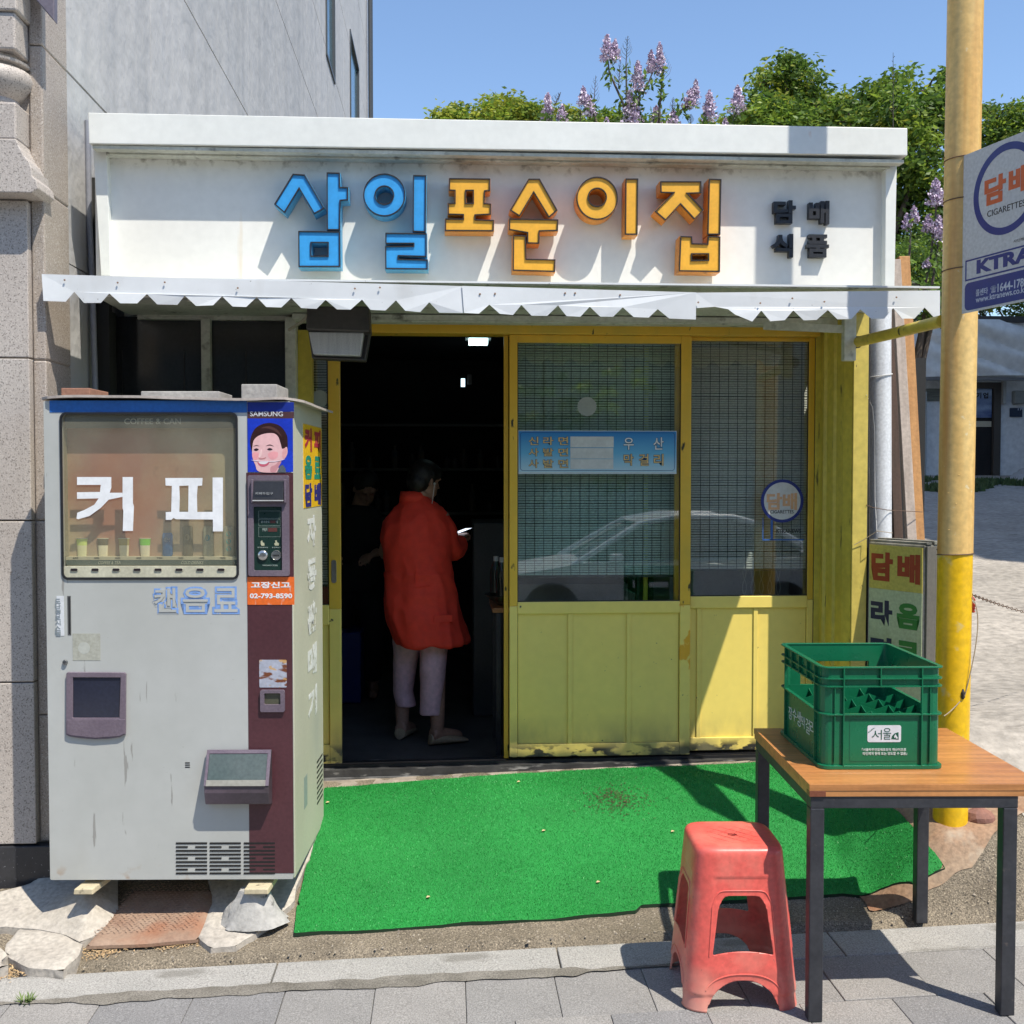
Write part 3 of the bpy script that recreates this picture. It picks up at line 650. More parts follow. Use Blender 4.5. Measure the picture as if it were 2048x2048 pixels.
MB().box(px1+.001, px1+.02, 5.0, 5.4, .22, 2.42).build('dark_edge', flat('tar_black', (.02, .02, .02), .8), sd)

# ---- stickers on the glass
def on_glass(name, label, cat, y): return None
mg = thing('menu_sticker', 'long blue menu sticker with three white price strips on the door pane', 'sticker', (X(1194, y=5.27), 5.27, 1.7))
YS = 5.2735
G = lambda x, y: XZ(1000+x*.3623, 640+y*.3623, YS)
def quad(name, p0, p1, y, mat, parent, th=.0008, rr=0, **k):
    (x0, z0), (x1, z1) = p0, p1
    return MB().prism(rrect(min(x0, x1), max(x0, x1), min(z0, z1), max(z0, z1), rr or .0005, 5 if rr else 1), y, y+th).build(name, mat, parent, **k)
quad('backing_sheet', G(100, 850), G(975, 612), YS-.001, flat('sticker_pale', (.55, .62, .66)), mg)
# printed blue field fading downwards
bm_ = bpy.data.materials.new('blue_fade_print'); bm_.use_nodes = True; N_ = bm_.node_tree.nodes; L_ = bm_.node_tree.links
tc_ = N_.new('ShaderNodeTexCoord'); sp_ = N_.new('ShaderNodeSeparateXYZ'); mr_ = N_.new('ShaderNodeMapRange'); cr_ = N_.new('ShaderNodeValToRGB')
L_.new(tc_.outputs['Object'], sp_.inputs[0]); L_.new(sp_.outputs[2], mr_.inputs[0]); mr_.inputs['From Min'].default_value = G(0, 830)[1]; mr_.inputs['From Max'].default_value = G(0, 620)[1]
cr_.color_ramp.elements[0].color = (.42, .62, .72, 1); cr_.color_ramp.elements[1].color = (.02, .20, .52, 1); e_ = cr_.color_ramp.elements.new(.45); e_.color = (.13, .42, .66, 1)
L_.new(mr_.outputs[0], cr_.inputs[0]); L_.new(cr_.outputs[0], N_['Principled BSDF'].inputs['Base Color']); N_['Principled BSDF'].inputs['Roughness'].default_value = .4
quad('printed_field', G(104, 838), G(972, 616), YS-.0022, bm_, mg, rr=.003)
navy = flat('navy_print', (.02, .05, .22)); 
def ring(name, p0, p1, y, w_, rr, mat, parent, local=False):
    (x0, z0), (x1, z1) = p0, p1; x0, x1 = sorted((x0, x1)); z0, z1 = sorted((z0, z1))
    return MB().prism(rrect(x0, x1, z0, z1, rr), y, y+.0005, [rrect(x0+w_, x1-w_, z0+w_, z1-w_, max(.001, rr-w_))]).build(name, mat, parent, local)
ring('border', G(112, 832), G(964, 622), YS-.003, .0022, .012, navy, mg)
for r_, (yt, yb) in enumerate(((644, 703), (707, 765), (768, 822))): quad('price_strip', G(388, yb), G(625 if r_ else 627, yt), YS-.0042, flat('strip_white', (.62, .63, .62)), mg)
gold = flat('gold_print', (.72, .50, .20)); dkb = flat('print_shadow', (.02, .06, .14)); wpr = flat('pale_print', (.75, .78, .8))
def gt(s, x0, y0, x1, y1, mat):
    for m_, o_, b_, yy in ((dkb, 0, .05, YS-.0034), (mat, 0, .012, YS-.0046)):
        k = .0012 if m_ is dkb else 0; p, q = G(x0, y1), G(x1, y0); text(s, p[0]-k, q[0]+k, p[1]-k, q[1]+k, yy, m_, mg, bold=b_, depth=.0003)
for s_, yy in (('신라면', (645, 690)), ('사발면', (708, 752)), ('사발면', (770, 816))):
    for ch, (xa, xb) in zip(s_, ((158, 212), (238, 294), (322, 376))): gt(ch, xa, yy[0], xb, yy[1], gold)
gt('우', 682, 650, 738, 716, wpr); gt('산', 846, 648, 902, 716, wpr)
for ch, xa in (('막', 682), ('걸', 766), ('리', 848)): gt(ch, xa, 740, xa+54, 804, gold)
# round tobacco sticker
tb = thing('tobacco_sticker', 'round white sticker with dark blue ring on the right hand door pane', 'sticker', (X(1564), 5.3, 1.5))
YS2 = 5.3105; c = XZ(1564.5, 1002, YS2); r = XZ(1607, 1002, YS2)[0]-c[0]; rz = r*1.0
MB().prism(ell(c[0], c[1], r, r, 48), YS2, YS2+.0008).build('ring', flat('ring_blue', (.015, .03, .22)), tb)
MB().prism(ell(c[0], c[1], r*.86, r*.86, 48), YS2-.001, YS2-.0002).build('disc', flat('disc_white', (.62, .63, .64)), tb)
p, q = XZ(1533, 1020, YS2), XZ(1594, 986, YS2); text('담배', p[0], q[0], p[1], q[1], YS2-.0016, flat('faded_orange', (.72, .42, .24)), tb, bold=.04)
p, q = XZ(1540, 1027, YS2), XZ(1587, 1020, YS2); text('CIGARETTES', p[0], q[0], p[1], q[1], YS2-.0016, flat('print_black', (.02, .02, .02)), tb, bold=.01)
quad('blue_tape', XZ(1541, 1080, YS2), XZ(1546, 1040, YS2), YS2, flat('tape_blue', (.03, .12, .4)), tb); quad('blue_tape', XZ(1526, 1081, YS2), XZ(1608, 1078, YS2), YS2, flat('tape_blue', (.03, .12, .4)), tb); quad('blue_tape', XZ(1525, 1081, YS2), XZ(1527, 1035, YS2), YS2, flat('tape_blue', (.03, .12, .4)), tb)
p, q = XZ(1553, 1066, YS2), XZ(1602, 1058, YS2); text('KTRANEWS', p[0], q[0], p[1], q[1], YS2-.0004, flat('print_black', (.02, .02, .02)), tb, bold=.01)
disc_m = flat('frosted_disc', (.33, .36, .35), .6)
for (a, b, rr_, y_) in ((1174, 813, 19, 5.2735), (640, 797, 17, 5.311)):
    c = XZ(a, b, y_); r = XZ(a+rr_, b, y_)[0]-c[0]; MB().prism(ell(c[0], c[1], r, r, 32), y_, y_+.0008).build('frosted_disc', disc_m, None, label='round frosted disc on the %s' % ('pane above the blue menu sticker' if a > 1000 else 'narrow pane left of the doorway'), cat='sticker')
# under-blind interior clutter: counter, scissor gate, post
it = thing('display_counter', 'pale counter seen below the blinds inside the shop', 'counter', (1.2, 5.7, zin))
MB().box(.35, .95, 5.62, 6.1, zin, 1.085).build('body', flat('counter_grey', (.17, .16, .15)), it); MB().box(1.2, 1.86, 5.75, 6.2, zin, 1.17).build('body', flat('counter_pale', (.3, .31, .32)), it)
MB().box(1.2, 1.3, 5.9, 5.97, 1.17, 1.4).build('upright', flat('counter_pale', (.3, .31, .32)), it)
t = thing('inner_post', 'thin yellow green post standing inside behind the blind', 'post', (X(1293), 5.42, .3)); MB().box(X(1288, y=5.43), X(1296, y=5.43), 5.43, 5.45, .3, 2.3).build('rod', flat('lime', (.45, .5, .03)), t)
gt_ = thing('scissor_gate', 'folded white lattice gate seen under the grey blind', 'gate', (1.75, 5.5, .3)); wire = flat('wire_white', (.6, .6, .58))
for i in range(5):
    for s_ in (1, -1):
        pts = [(X(1490+i*17, y=5.5)+s_*.011*math.sin(k*1.2), 5.5+.004*s_, .8+k*.03) for k in range(22)]; MB().tube(pts, .0016, 5).build('lattice_wire', wire, gt_, smooth=True)
# ============================================================ LEFT: granite pier, grey wall
def granite(name, a, b, k=1): return M(name, a, b, 2.2, .55, bump=.15, bscale=160, fine=.06, layers=[((.14, .12, .105), 165, .57, .62, (1, 1, 1), .75), ((.62, .57, .52), 180, .58, .64, (1, 1, 1), .7), ((.24, .19, .15), 1.3, .55, .75, (2, 2, .35), .45)])
gran = granite('granite_face', (.50, .45, .405), (.45, .40, .36)); gran2 = granite('granite_pilaster', (.42, .36, .31), (.35, .30, .25))
pier = thing('granite_pier', 'speckled grey granite pier with baluster ornament left of the coffee machine', 'pier', (-1.7, 4.4, 0))
GY = 4.40
xa = XZ(56, 900, GY)[0]; xa2 = XZ(76, 1400, GY)[0]; xb = XZ(97, 600, GY+.03)[0]; zb = XZ(40, 1685, GY)[1]
def zy(py): return XZ(40, py, GY)[1]
# rough granite ashlar blocks with recessed joints
ys = [1684, 1362, 1041, 718, 404]
for i in range(4):
    MB().box(-2.6, xa2-.002, GY-.035, GY+.3, zy(ys[i])+.003, zy(ys[i+1])-.002).build('granite_block', gran, pier, bev=.004)
MB().box(-2.6, xa2-.004, GY-.03, GY+.3, zy(404)+.002, zy(300)).build('granite_block', gran, pier, bev=.004)
yj = [1684, 1430, 1041, 720, 380, 90, -260, -640, -1000]
for i in range(8):
    MB().box(xa2+.001, xb, GY-.002, GY+.28, zy(yj[i])+.0015, zy(yj[i+1])-.0015).build('pilaster_block', gran2, pier, bev=.007)
MB().box(-2.6, xb-.006, GY+.01, GY+.27, -.25, 5.2).build('core', gran2, pier)
MB().box(-2.6, xb+.004, GY-.045, GY+.3, -.35, zy(1686)).build('plinth', M('black_granite', (.025, .027, .032), (.04, .04, .045), 3, .3, layers=[((.25, .26, .28), 110, .66, .7, (1, 1, 1), .8)]), pier, bev=.003)
# ornament above the ledge
bz = lambda z: zy(z*.3623)
cx = -1.77+.0
cx = XZ(-6, 300, GY-.02)[0]; k = (XZ(49, 300, GY-.1)[0]-cx)
def blk(h0, h1, w, nm='moulding', d=.1): return MB().box(cx-w, cx+w, GY-w*.9-.02, GY+.1, bz(h1), bz(h0)).build(nm, gran, pier, bev=.008)
blk(140, 340, k*.86, 'baluster_block'); blk(620, 822, k*.84, 'baluster_block'); blk(-160, 138, k*.95, 'baluster_block')
prof = [(k*.62, bz(622)), (k*.66, bz(600)), (k*.62, bz(575)), (k*.78, bz(545)), (k*.96, bz(500)), (k*1.02, bz(460)), (k*.94, bz(420)), (k*.7, bz(402)), (k*.72, bz(395)), (k*.92, bz(388)), (k*.94, bz(375)), (k*.72, bz(362)), (k*.7, bz(341))]
mb = MB().lathe([(r, z) for r, z in prof], cx, GY-.02, 0, 32); mb.build('baluster', gran, pier, smooth=True)
zz = [(822, .92), (862, 1.0), (880, 1.06), (905, 1.12), (940, 1.28), (975, 1.36), (1020, 1.38), (1040, 1.5), (1085, 1.55), (1110, 1.35)]
poly = [(cx+k*w_*.93, bz(h)) for h, w_ in zz]+[(-2.6, bz(1110)), (-2.6, bz(822))]
MB().prism(poly, GY-.13, GY+.05).build('cornice', gran, pier, bev=.004)
# purple metal fascia corner high up on the pier
t = thing('metal_fascia', 'dark purple grey metal box edge at the top left above the pier', 'fascia', (-1.75, 4.3, 3.5))
p, q = XZ(52, 40, 4.3), XZ(108, 40, 4.3); MB().prism([XZ(20, -160, 4.3), XZ(108, -160, 4.3), XZ(108, 42, 4.3), XZ(72, 0, 4.3), XZ(20, -60, 4.3)], 4.3, 4.34).build('box', M('purple_grey_metal', (.16, .14, .17), (.13, .115, .14), 3, .45), t, bev=.004)

wallm = M('grey_wall_paint', (.50, .49, .48), (.43, .425, .42), .9, .6, bump=.8, bscale=7, bdist=.02, fine=.03, lo=.3, hi=.7, layers=[((.30, .30, .30), 1.6, .5, .75, (1, 2, .10), .6), ((.55, .56, .57), 16, .69, .73, (1, 1, 1), .5), ((.16, .17, .18), 21, .735, .755, (1, 1, 1), .8)])
wx = at(146, 400, y=4.75).x; yf = 4.2
d = ray(737, 400); yf = wx/d.x*d.y
gb = thing('grey_building', 'tall pale grey painted building whose side wall recedes behind the shop', 'building', (wx, 10, 0))
# panels between horizontal joints, receding; z of joints measured on the photo
jz = [-.2, 2.55, 3.36]
for (px_, py_) in ((368, 0), (551, 0), (625, 0)): jz.append(at(px_, py_, x=wx).z)
jz += [jz[-1]+1.45, jz[-1]+2.9, jz[-1]+4.4, 16]
ysn = [4.69, 6.0, 7.4, 8.9, 10.6, 12.6, 14.8, 17.2, yf]
wins = []
for (pa, pb, pc, pd) in ((651, 668, -20, 108), (699, 716, 150, 238)):
    a, b = at(pa, 50, x=wx), at(pb, 50, x=wx); wins.append((a.y, b.y, at(pa, pd, x=wx).z, at(pa, pd, x=wx).z+1.5))
MB().box(wx-4.5, wx-.03, 4.69, yf, -.3, 16).build('core', M('wall_joint', (.09, .09, .1), rough=.9), gb)
for i in range(len(jz)-1):
    z0, z1 = jz[i], jz[i+1]; j0 = .006 if i else 0
    for j in range(len(ysn)-1):
        y0_, y1_ = ysn[j], ysn[j+1]
        holes = [w_ for w_ in wins if w_[0] < y1_ and w_[1] > y0_ and w_[2] < z1 and w_[3] > z0]
        mb = MB(); cells = [(y0_, y1_, z0+j0, z1-j0)]
        for h in holes:
            nc = []
            for c in cells:
                a0, a1, b0, b1 = c
                if h[0] >= a1 or h[1] <= a0 or h[2] >= b1 or h[3] <= b0: nc.append(c); continue
                if h[0] > a0: nc.append((a0, h[0], b0, b1))
                if h[1] < a1: nc.append((h[1], a1, b0, b1))
                m0, m1 = max(a0, h[0]), min(a1, h[1])
                if h[2] > b0: nc.append((m0, m1, b0, h[2]))
                if h[3] < b1: nc.append((m0, m1, h[3], b1))
            cells = nc
        for c in cells: mb.box(wx-.03, wx+.0012*(j % 2), c[0], c[1], c[2], c[3])
        mb.build('wall_panel', wallm, gb)
wg = M('blue_window_glass', (.04, .12, .16), (.06, .16, .2), 3, .1, spec=1)
for w_ in wins:
    fr = MB()
    for (a0, a1, b0, b1) in ((w_[0], w_[0]+.06, w_[2], w_[3]), (w_[1]-.06, w_[1], w_[2], w_[3]), (w_[0]+.06, w_[1]-.06, w_[2], w_[2]+.05), (w_[0]+.06, w_[1]-.06, w_[3]-.05, w_[3])): fr.box(wx-.06, wx+.02, a0, a1, b0, b1)
    o = fr.build('window', flat('window_frame_dark', (.06, .07, .08)), gb); MB().box(wx-.05, wx-.02, w_[0]+.06, w_[1]-.06, w_[2]+.05, w_[3]-.05).build('pane', wg, o)
for yy in (yf-.4, yf-.05):
    MB().tube([(wx+.07, yy, 0), (wx+.07, yy, 16)], .035, 8).build('drain_pipe', flat('pipe_dark', (.05, .055, .06)), gb, smooth=True)
# pipes and crack of wall between pier and sign box
gp = thing('gap_pipe', 'grey cable pipe running down beside the signboard edge', 'pipe', (-1.53, 4.9, 2.5))
a, b = XZ(176, 310, 4.92), XZ(184, 552, 4.92); MB().tube([(a[0], 4.92, a[1]+.15), (a[0], 4.92, a[1]), ((a[0]+b[0])/2-.004, 4.92, (a[1]+b[1])/2), (b[0], 4.92, b[1]), (b[0]+.01, 4.92, 1.9)], .013, 10).build('pipe', flat('pipe_grey', (.25, .26, .3)), gp, smooth=True)
MB().box(XZ(182, 400, 5.0)[0], XZ(215, 400, 5.0)[0], 5.0, 5.05, 0, 3.0).build('gap_board', flat('tar_black', (.02, .02, .02), .8), None, label='black board closing the gap between grey wall and shop', cat='board')
t = thing('roof_drape', 'scrap of turquoise sheet on the left end of the shop roof', 'sheet', (-1.3, 4.8, 3.14)); a = XZ(228, 224, 4.7); b = XZ(262, 225, 4.7); MB().box(a[0], b[0], 4.7, 5.0, 3.143, 3.155).build('sheet', flat('turquoise', (.03, .45, .38)), t)
# sunlit white strips low on the wall, left under the valance
# ---- dark window over the machine
tw = thing('transom_window', 'dark window with pale wooden posts above the coffee machine', 'window', (-1.0, 5.2, 1.9))
YW = 5.18
x0, x1 = XZ(215, 700, YW)[0], XZ(600, 700, YW)[0]
MB().box(x0-.1, x1, YW+.05, YW+.06, .3, 2.41).build('pane', M('dark_pane', (.02, .022, .025), (.028, .03, .034), 3, .15, spec=.6), tw)
for (pa, pb) in ((402, 420), (573, 594)):
    a, b = XZ(pa, 700, YW)[0], XZ(pb, 700, YW)[0]; MB().box(a, b, YW-.05 if pa > 500 else YW, YW+.045, .3, 2.40).build('mullion', grubby_white, tw, bev=.003)
a = XZ(402, 612, YW); MB().box(x0, x1-.06, YW-.03, YW+.04, a[1]+.03, a[1]+.055).build('head_rail', grubby_white, tw)
MB().beam((XZ(398, 612, 4.9)[0], 4.75, 2.42), (XZ(410, 630, YW)[0], YW-.02, a[1]+.0), .03, .025).build('brace', grubby_white, tw)
MB().box(XZ(594, 700, YW)[0]+.001, XZ(622, 700, YW)[0], YW+.02, YW+.1, .3, zt).build('side_post', yellow_side, tw)
for i in range(3): MB().box(x0+.05+.29*i, x0+.055+.29*i, YW+.047, YW+.0495, .3, 2.25).build('pane_joint', black_trim, tw)
# dark recess wall above/left
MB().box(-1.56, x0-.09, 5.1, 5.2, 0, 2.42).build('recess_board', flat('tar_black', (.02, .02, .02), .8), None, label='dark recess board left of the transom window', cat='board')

# ---- flood lamp under canopy
LY = 4.62
fl = thing('flood_lamp', 'dark grey wall flood lamp with frosted lens under the canopy', 'lamp', (XZ(675, 660, LY)[0], LY+.1, 2.25))
L_ = lambda a, b, y=LY: XZ(a*.31056+500, b*.31056+300, y)
hm = M('lamp_housing', (.035, .033, .032), (.05, .045, .042), 6, .5, bump=.1, bscale=60)
mb = MB(); A = [L_(352, 1010), L_(766, 1010), L_(768, 1165), L_(358, 1150)]; B = [(x_+.02, z_) for x_, z_ in A]
mb.prism([L_(362, 1000), L_(762, 1000), L_(770, 1170), L_(355, 1155)], LY+.02, LY+.16); mb.build('housing', hm, fl, bev=.008)
lens = [L_(368, 1160), L_(728, 1165), L_(706, 1320), L_(398, 1310)]
m_l = M('frosted_lens', (.42, .43, .43), (.33, .34, .35), 12, .35, stretch=(6, 6, .4), bump=.1, bscale=200); mb = MB()
f0 = lens; bk = [(x_, z_) for x_, z_ in lens]; mb.loft([[(x_, LY+.045, z_) for x_, z_ in f0], [(x_*1.0, LY+.14, z_) for x_, z_ in bk]]); mb.build('lens', m_l, fl, bev=.006)
rim = inset([L_(360, 1155), L_(765, 1162), L_(735, 1345), L_(385, 1330)], 0)
mb = MB(); mb.prism(rim, LY+.09, LY+.15); mb.prism(rim, LY+.075, LY+.0895, [inset(rim, .009)]); mb.build('rear_frame', hm, fl, bev=.004)
MB().tube([(XZ(575, 648, 4.85)[0], 4.9, 2.31), (XZ(600, 640, 4.75)[0], 4.8, 2.33), (L_(352, 1080)[0], LY+.1, 2.345)], .007, 8).build('cable', flat('cable_pale', (.4, .38, .3)), fl, smooth=True)

# ============================================================ VENDING MACHINE
VF = Frame((at(104, 1759, y=4.1).x, 4.1, at(104, 1759, y=4.1).z), -.05)
VW = VF.px(590, 1757)[0]; VH = VF.px(300, 801)[1]; VD = .66
vm = thing('coffee_machine', 'old grey and maroon coffee vending machine standing on tile blocks', 'vending machine', tuple(VF.o), VF.a)
shell = M('machine_grey', (.46, .47, .45), (.42, .43, .405), 2.2, .4, bump=.04, bscale=20, fine=.015, layers=[((.30, .27, .2), 2.4, .55, .8, (1, 1, .6), .45, .45, .0), ((.33, .20, .10), 14, .62, .7, (1, 1, 1), .8, .07, .0), ((.25, .25, .23), 70, .72, .75, (1, 1, 3), .5), ((.22, .21, .19), 34, .69, .71, (1.2, 1, .12), .7), ((.36, .36, .33), 1.3, .5, .75, (1, 1, .4), .5)])
side_m = M('machine_side_cream', (.56, .55, .43), (.50, .49, .38), 2, .5, fine=.03, layers=[((.28, .13, .05), 9, .6, .7, (1, 1, .3), .8, .15, -.05), ((.4, .42, .36), 2, .5, .7, (1, 1, 1), .6)])
v = lambda px, py, n=0: VF.px(px, py, n)
VB = lambda: MB()
def vpx(name, a, b, n0, n1, mat, rr=0, parent=vm, bev=0, holes=(), **k):
    (x0, z1), (x1, z0) = v(a[0], a[1], n0), v(b[0], b[1], n0)
    p = rrect(x0, x1, z0, z1, rr or .0004, 5 if rr else 1); return MB().prism(p, n0, n1, holes).build(name, mat, parent, True, bev=bev, **k)
R5 = lambda x, y: (60+x*.3209, 740+y*.3209)       # coordinates read from an enlargement of the upper part
R6 = lambda x, y: (60+x*.37264, 1180+y*.37264)     # and of the lower part
# cabinet
MB().prism([(0, .0), (VW, .0), (VW, VH), (0, VH)], .006, VD, [[(.012, .012), (VW-.012, .012), (VW-.012, VH-.012), (.012, VH-.012)]]).build('cabinet', side_m, vm, True, bev=.004)
MB().box(.012, VW-.012, VD-.02, VD-.002, .012, VH-.012).build('cabinet_back', side_m, vm, True)
vb0 = v(*R5(1645, 400)); bx = vb0[0]
# door front: split round the display opening
dx0, dz1 = v(*R5(208, 272)); dx1, dz0 = v(*R5(1306, 1296)); mx = v(*R5(1355, 400))[0]; mx1 = v(*R5(1646, 400))[0]
outer = rrect(.002, VW-.002, .006, VH-.004, .006, 3)
MB().prism(outer, -.022, .004, [rrect(dx0, dx1, dz0, dz1, .02, 6)]).build('front_door', shell, vm, True, bev=.003)
vpx('blue_header', R5(121, 190), R5(1352, 265), -.0235, -.0222, M('faded_blue', (.02, .13, .42), (.02, .11, .36), 4, .45))
vpx('maroon_strip', (v and R6(1166, 0)), R6(1416, 1520), -.0232, -.0222, M('maroon_paint', (.085, .028, .035), (.07, .024, .03), 3, .4, layers=[((.4, .35, .3), 80, .75, .78, (1, 1, 1), .8)]))
z5 = v(*R5(0, 640))[1]; MB().box(mx, mx1, -.0232, -.0222, v(*R6(0, -5))[1], z5).build('maroon_strip', MATS['maroon_paint'], vm, True)
# display
MB().prism(rrect(dx0-.004, dx1+.004, dz0-.004, dz1+.004, .024, 6), -.027, -.0225, [rrect(dx0+.004, dx1-.004, dz0+.004, dz1-.004, .018, 6)]).build('display_gasket', black_trim, vm, True)
YI = .032
MB().box(dx0-.002, dx1+.002, YI, YI+.01, dz0, dz1).build('display_backdrop', M('faded_poster', (.52, .45, .32), (.34, .29, .2), 5, .6, fine=.03, layers=[((.42, .08, .065), 2.3, .42, .60, (1, 1, .7), .62), ((.10, .09, .08), 4.2, .60, .68, (1.4, 1, 1), .6)]), vm, True)
mb = MB(); mb.box(dx0-.002, dx0, 0, YI, dz0, dz1); mb.box(dx1, dx1+.002, 0, YI, dz0, dz1); mb.box(dx0, dx1, 0, YI, dz1, dz1+.002); mb.box(dx0, dx1, 0, YI, dz0-.002, dz0); mb.build('display_box', M('display_inner', (.34, .32, .24), rough=.6), vm, True)
# dark header band COFFEE & CAN
hb0 = v(*R5(214, 276)); hb1 = v(*R5(1300, 362)); MB().box(hb0[0], hb1[0], .002, .006, hb1[1], dz1).build('display_header', M('header_grey', (.09, .09, .08), rough=.4), vm, True)
p, q = v(*R5(588, 338), .002), v(*R5(940, 302), .002); text('COFFEE & CAN', p[0], q[0], p[1], q[1], .0015, flat('header_text', (.55, .55, .5)), vm, True, bold=.008)
# ledge strips and selector bar
sz = lambda y: v(700, 740+y*.3209)[1]
MB().box(dx0+.004, dx1-.006, -.004, .06, sz(1182), sz(1163)).build('price_rail', flat('rail_cream', (.52, .50, .38)), vm, True)
MB().box(dx0+.004, dx1-.006, -.004, .06, sz(1214), sz(1184)).build('category_band', flat('band_green', (.035, .075, .07)), vm, True)
for s_, a, b in (('COFFEE & TEA', 428, 566), ('COLD DRINKS', 945, 1083)):
    p, q = v(*R5(a, 1210)), v(*R5(b, 1190)); text(s_, p[0], q[0], p[1], q[1], -.0045, flat('band_text', (.4, .45, .38)), vm, True, bold=.006, shear=.25)
for i, s_ in enumerate(('600', '400', '400', '400', '700', '1000', '1000', '1000')):
    p = v(*R5(270+i*131, 1176)); text(s_, p[0], p[0]+.02, p[1], p[1]+.006, -.0045, flat('print_black', (.02, .02, .02)), vm, True, bold=.01)
bar = MB(); zc, zl = sz(1218), sz(1288); bar.prism([(dx0+.006, 0), (dx0+.006, 1)][:0] or rrect(dx0+.003, dx1-.003, zl, zc, .006, 3), -.024, .004); bar.build('selector_bar', M('bar_cream', (.56, .54, .41), (.42, .40, .3), 4, .4), vm, True, bev=.004)
bt = rrect(-.0125, .0125, -.0042, .0042, .0038, 5); bme = MB().prism(bt, -.028, -.0235).mesh('select_button', flat('button_dark', (.03, .022, .025), .3))
mb = MB().prism(rrect(-.0145, .0145, -.0062, .0062, .0055, 5), -.0262, -.0238, [rrect(-.0128, .0128, -.0045, .0045, .004, 5)]); rme = mb.mesh('button_ring', flat('ring_cream', (.5, .48, .38)))
for i in range(8):
    p = v(*R5(292+i*130, 1241)); inst(bme, 'select_button', vm, True, loc=(p[0], 0, p[1])); inst(rme, 'button_ring', vm, True, loc=(p[0], 0, p[1]))
# cups and cans
cupc = [((.66, .82, .22), (.8, .8, .5)), ((.16, .14, .09), (.85, .8, .6)), ((.42, .36, .14), (.82, .76, .55)), ((.22, .70, .06), (.85, .8, .6))]
for i, (b0, b1) in enumerate(cupc):
    a = v(*R5(325+i*131, 1160), .028); h = v(*R5(0, 1048), .028)[1]-a[1]; rr_ = .021
    c = thing('sample_cup', 'paper sample cup %s inside the machine display' % ('with lime green print, first from the left', 'with dark brown band, second from the left', 'with olive band, third from the left', 'with bright green band, fourth from the left')[i], 'cup', tuple(VF.M @ Vector((a[0], .028, a[1]))), VF.a, 'sample cups in the machine window')
    c.scale = (1, .42, 1); WM[c] = WM[c] @ Matrix.Diagonal((1, .42, 1, 1))
    body = MB().lathe([(rr_*.78, 0), (rr_*.9, h*.6)], n=20).build('cup_body', flat('cup_low%d' % i, b1), c, True, smooth=True)
    MB().lathe([(rr_*.905, h*.6), (rr_, h*.97)], n=20).build('cup_band', flat('cup_band%d' % i, b0), c, True, smooth=True); MB().lathe([(rr_*1.05, h*.965), (rr_*1.05, h), (rr_*.9, h)], n=20).build('cup_rim', flat('cup_rim', (.6, .58, .45)), c, True, smooth=True)
cans = [((.03, .15, .42), (.45, .5, .55), 1015, 'blue tall can'), ((.16, .14, .09), (.3, .26, .17), 970, 'brown can'), ((.42, .42, .32), (.05, .25, .30), 975, 'cream can with teal diamond'), ((.45, .44, .34), (.06, .42, .42), 975, 'cream can with turquoise dots')]
for i, (b0, b1, top, nm) in enumerate(cans):
    a = v(*R5(858+i*127, 1160), .028); h = v(*R5(0, top), .028)[1]-a[1]; rr_ = .0195
    c = thing('sample_can', 'sample drink: %s inside the machine display' % nm, 'can', tuple(VF.M @ Vector((a[0], .028, a[1]))), VF.a, 'sample cans in the machine window')
    c.scale = (1, .42, 1); WM[c] = WM[c] @ Matrix.Diagonal((1, .42, 1, 1))
    MB().lathe([(rr_*.8, 0), (rr_, .006), (rr_, h-.008), (rr_*.82, h)], n=20).build('can_body', M('can%d' % i, b0, rough=.35, metal=.2), c, True, smooth=True)
    fnc = lambda uu, vv, dd, rr_=rr_: (math.sin(uu/rr_)*(rr_+.0004), -math.cos(uu/rr_)*(rr_+.0004), vv)
    if i == 0: text('레쓰', -.012, .012, h*.6, h*.8, 0, flat('can_print0', (.6, .65, .7)), c, True, bold=.02, fn=fnc, depth=0.0001)
    else:
        pls = [ell(0, h*.62, .009, .012, 14)] if i < 3 else [ell(.002, h*q_, .009, .009, 16) for q_ in (.25, .5, .75)]
        for pl_ in pls:
            m2 = MB(); m2.add([fnc(a_, b_, 0) for a_, b_ in pl_], [tuple(range(len(pl_)))]); m2.build('can_print', flat('can_print%d' % i, b1), c, True)
# plexi front
plex = glass('cloudy_plexiglass', (.90, .88, .78), haze=.22, hazecol=(.46, .44, .34), ior=1.45, rough=.12, hs=5)
mb = MB(); rr_p = rrect(dx0+.003, dx1-.003, sz(1214), dz1-.003, .016, 5); mb.add([(a_, -.016, b_) for a_, b_ in rr_p], [tuple(range(len(rr_p)))]); mb.build('display_window', plex, vm, True)
# painted white letters 커피
wl = flat('letter_white_film', (.82, .83, .84), .45)
def vlet(polys, nm='lettering', y0=-.0195, y1=-.0183, mat=wl, cvt=R5, parent=vm):
    mb = MB()
    for pr in polys: mb.prism([v(*cvt(*p), y0) for p in pr[0]], y0, y1, [[v(*cvt(*p), y0) for p in h] for h in pr[1:]])
    return mb.build(nm, mat, parent, True)
vlet([([(293, 667), (506, 667), (506, 735), (496, 765), (575, 765), (578, 790), (490, 808), (440, 860), (370, 910), (300, 930), (290, 926), (294, 890), (340, 872), (400, 840), (428, 800), (293, 803), (293, 762), (436, 760), (441, 716), (293, 716)],), ([(577, 667), (641, 667), (641, 830), (647, 850), (641, 1003), (578, 1003), (582, 880), (577, 860)],)], 'lettering')
vlet([([(843, 673), (1075, 673), (1072, 720), (1045, 722), (1040, 780), (1042, 885), (1138, 884), (1138, 670), (1202, 670), (1202, 1006), (1140, 1006), (1140, 932), (910, 930), (895, 922), (880, 934), (846, 934), (846, 886), (880, 884), (884, 722), (845, 720)], [(930, 722), (988, 720), (986, 884), (930, 884), (933, 800)])])
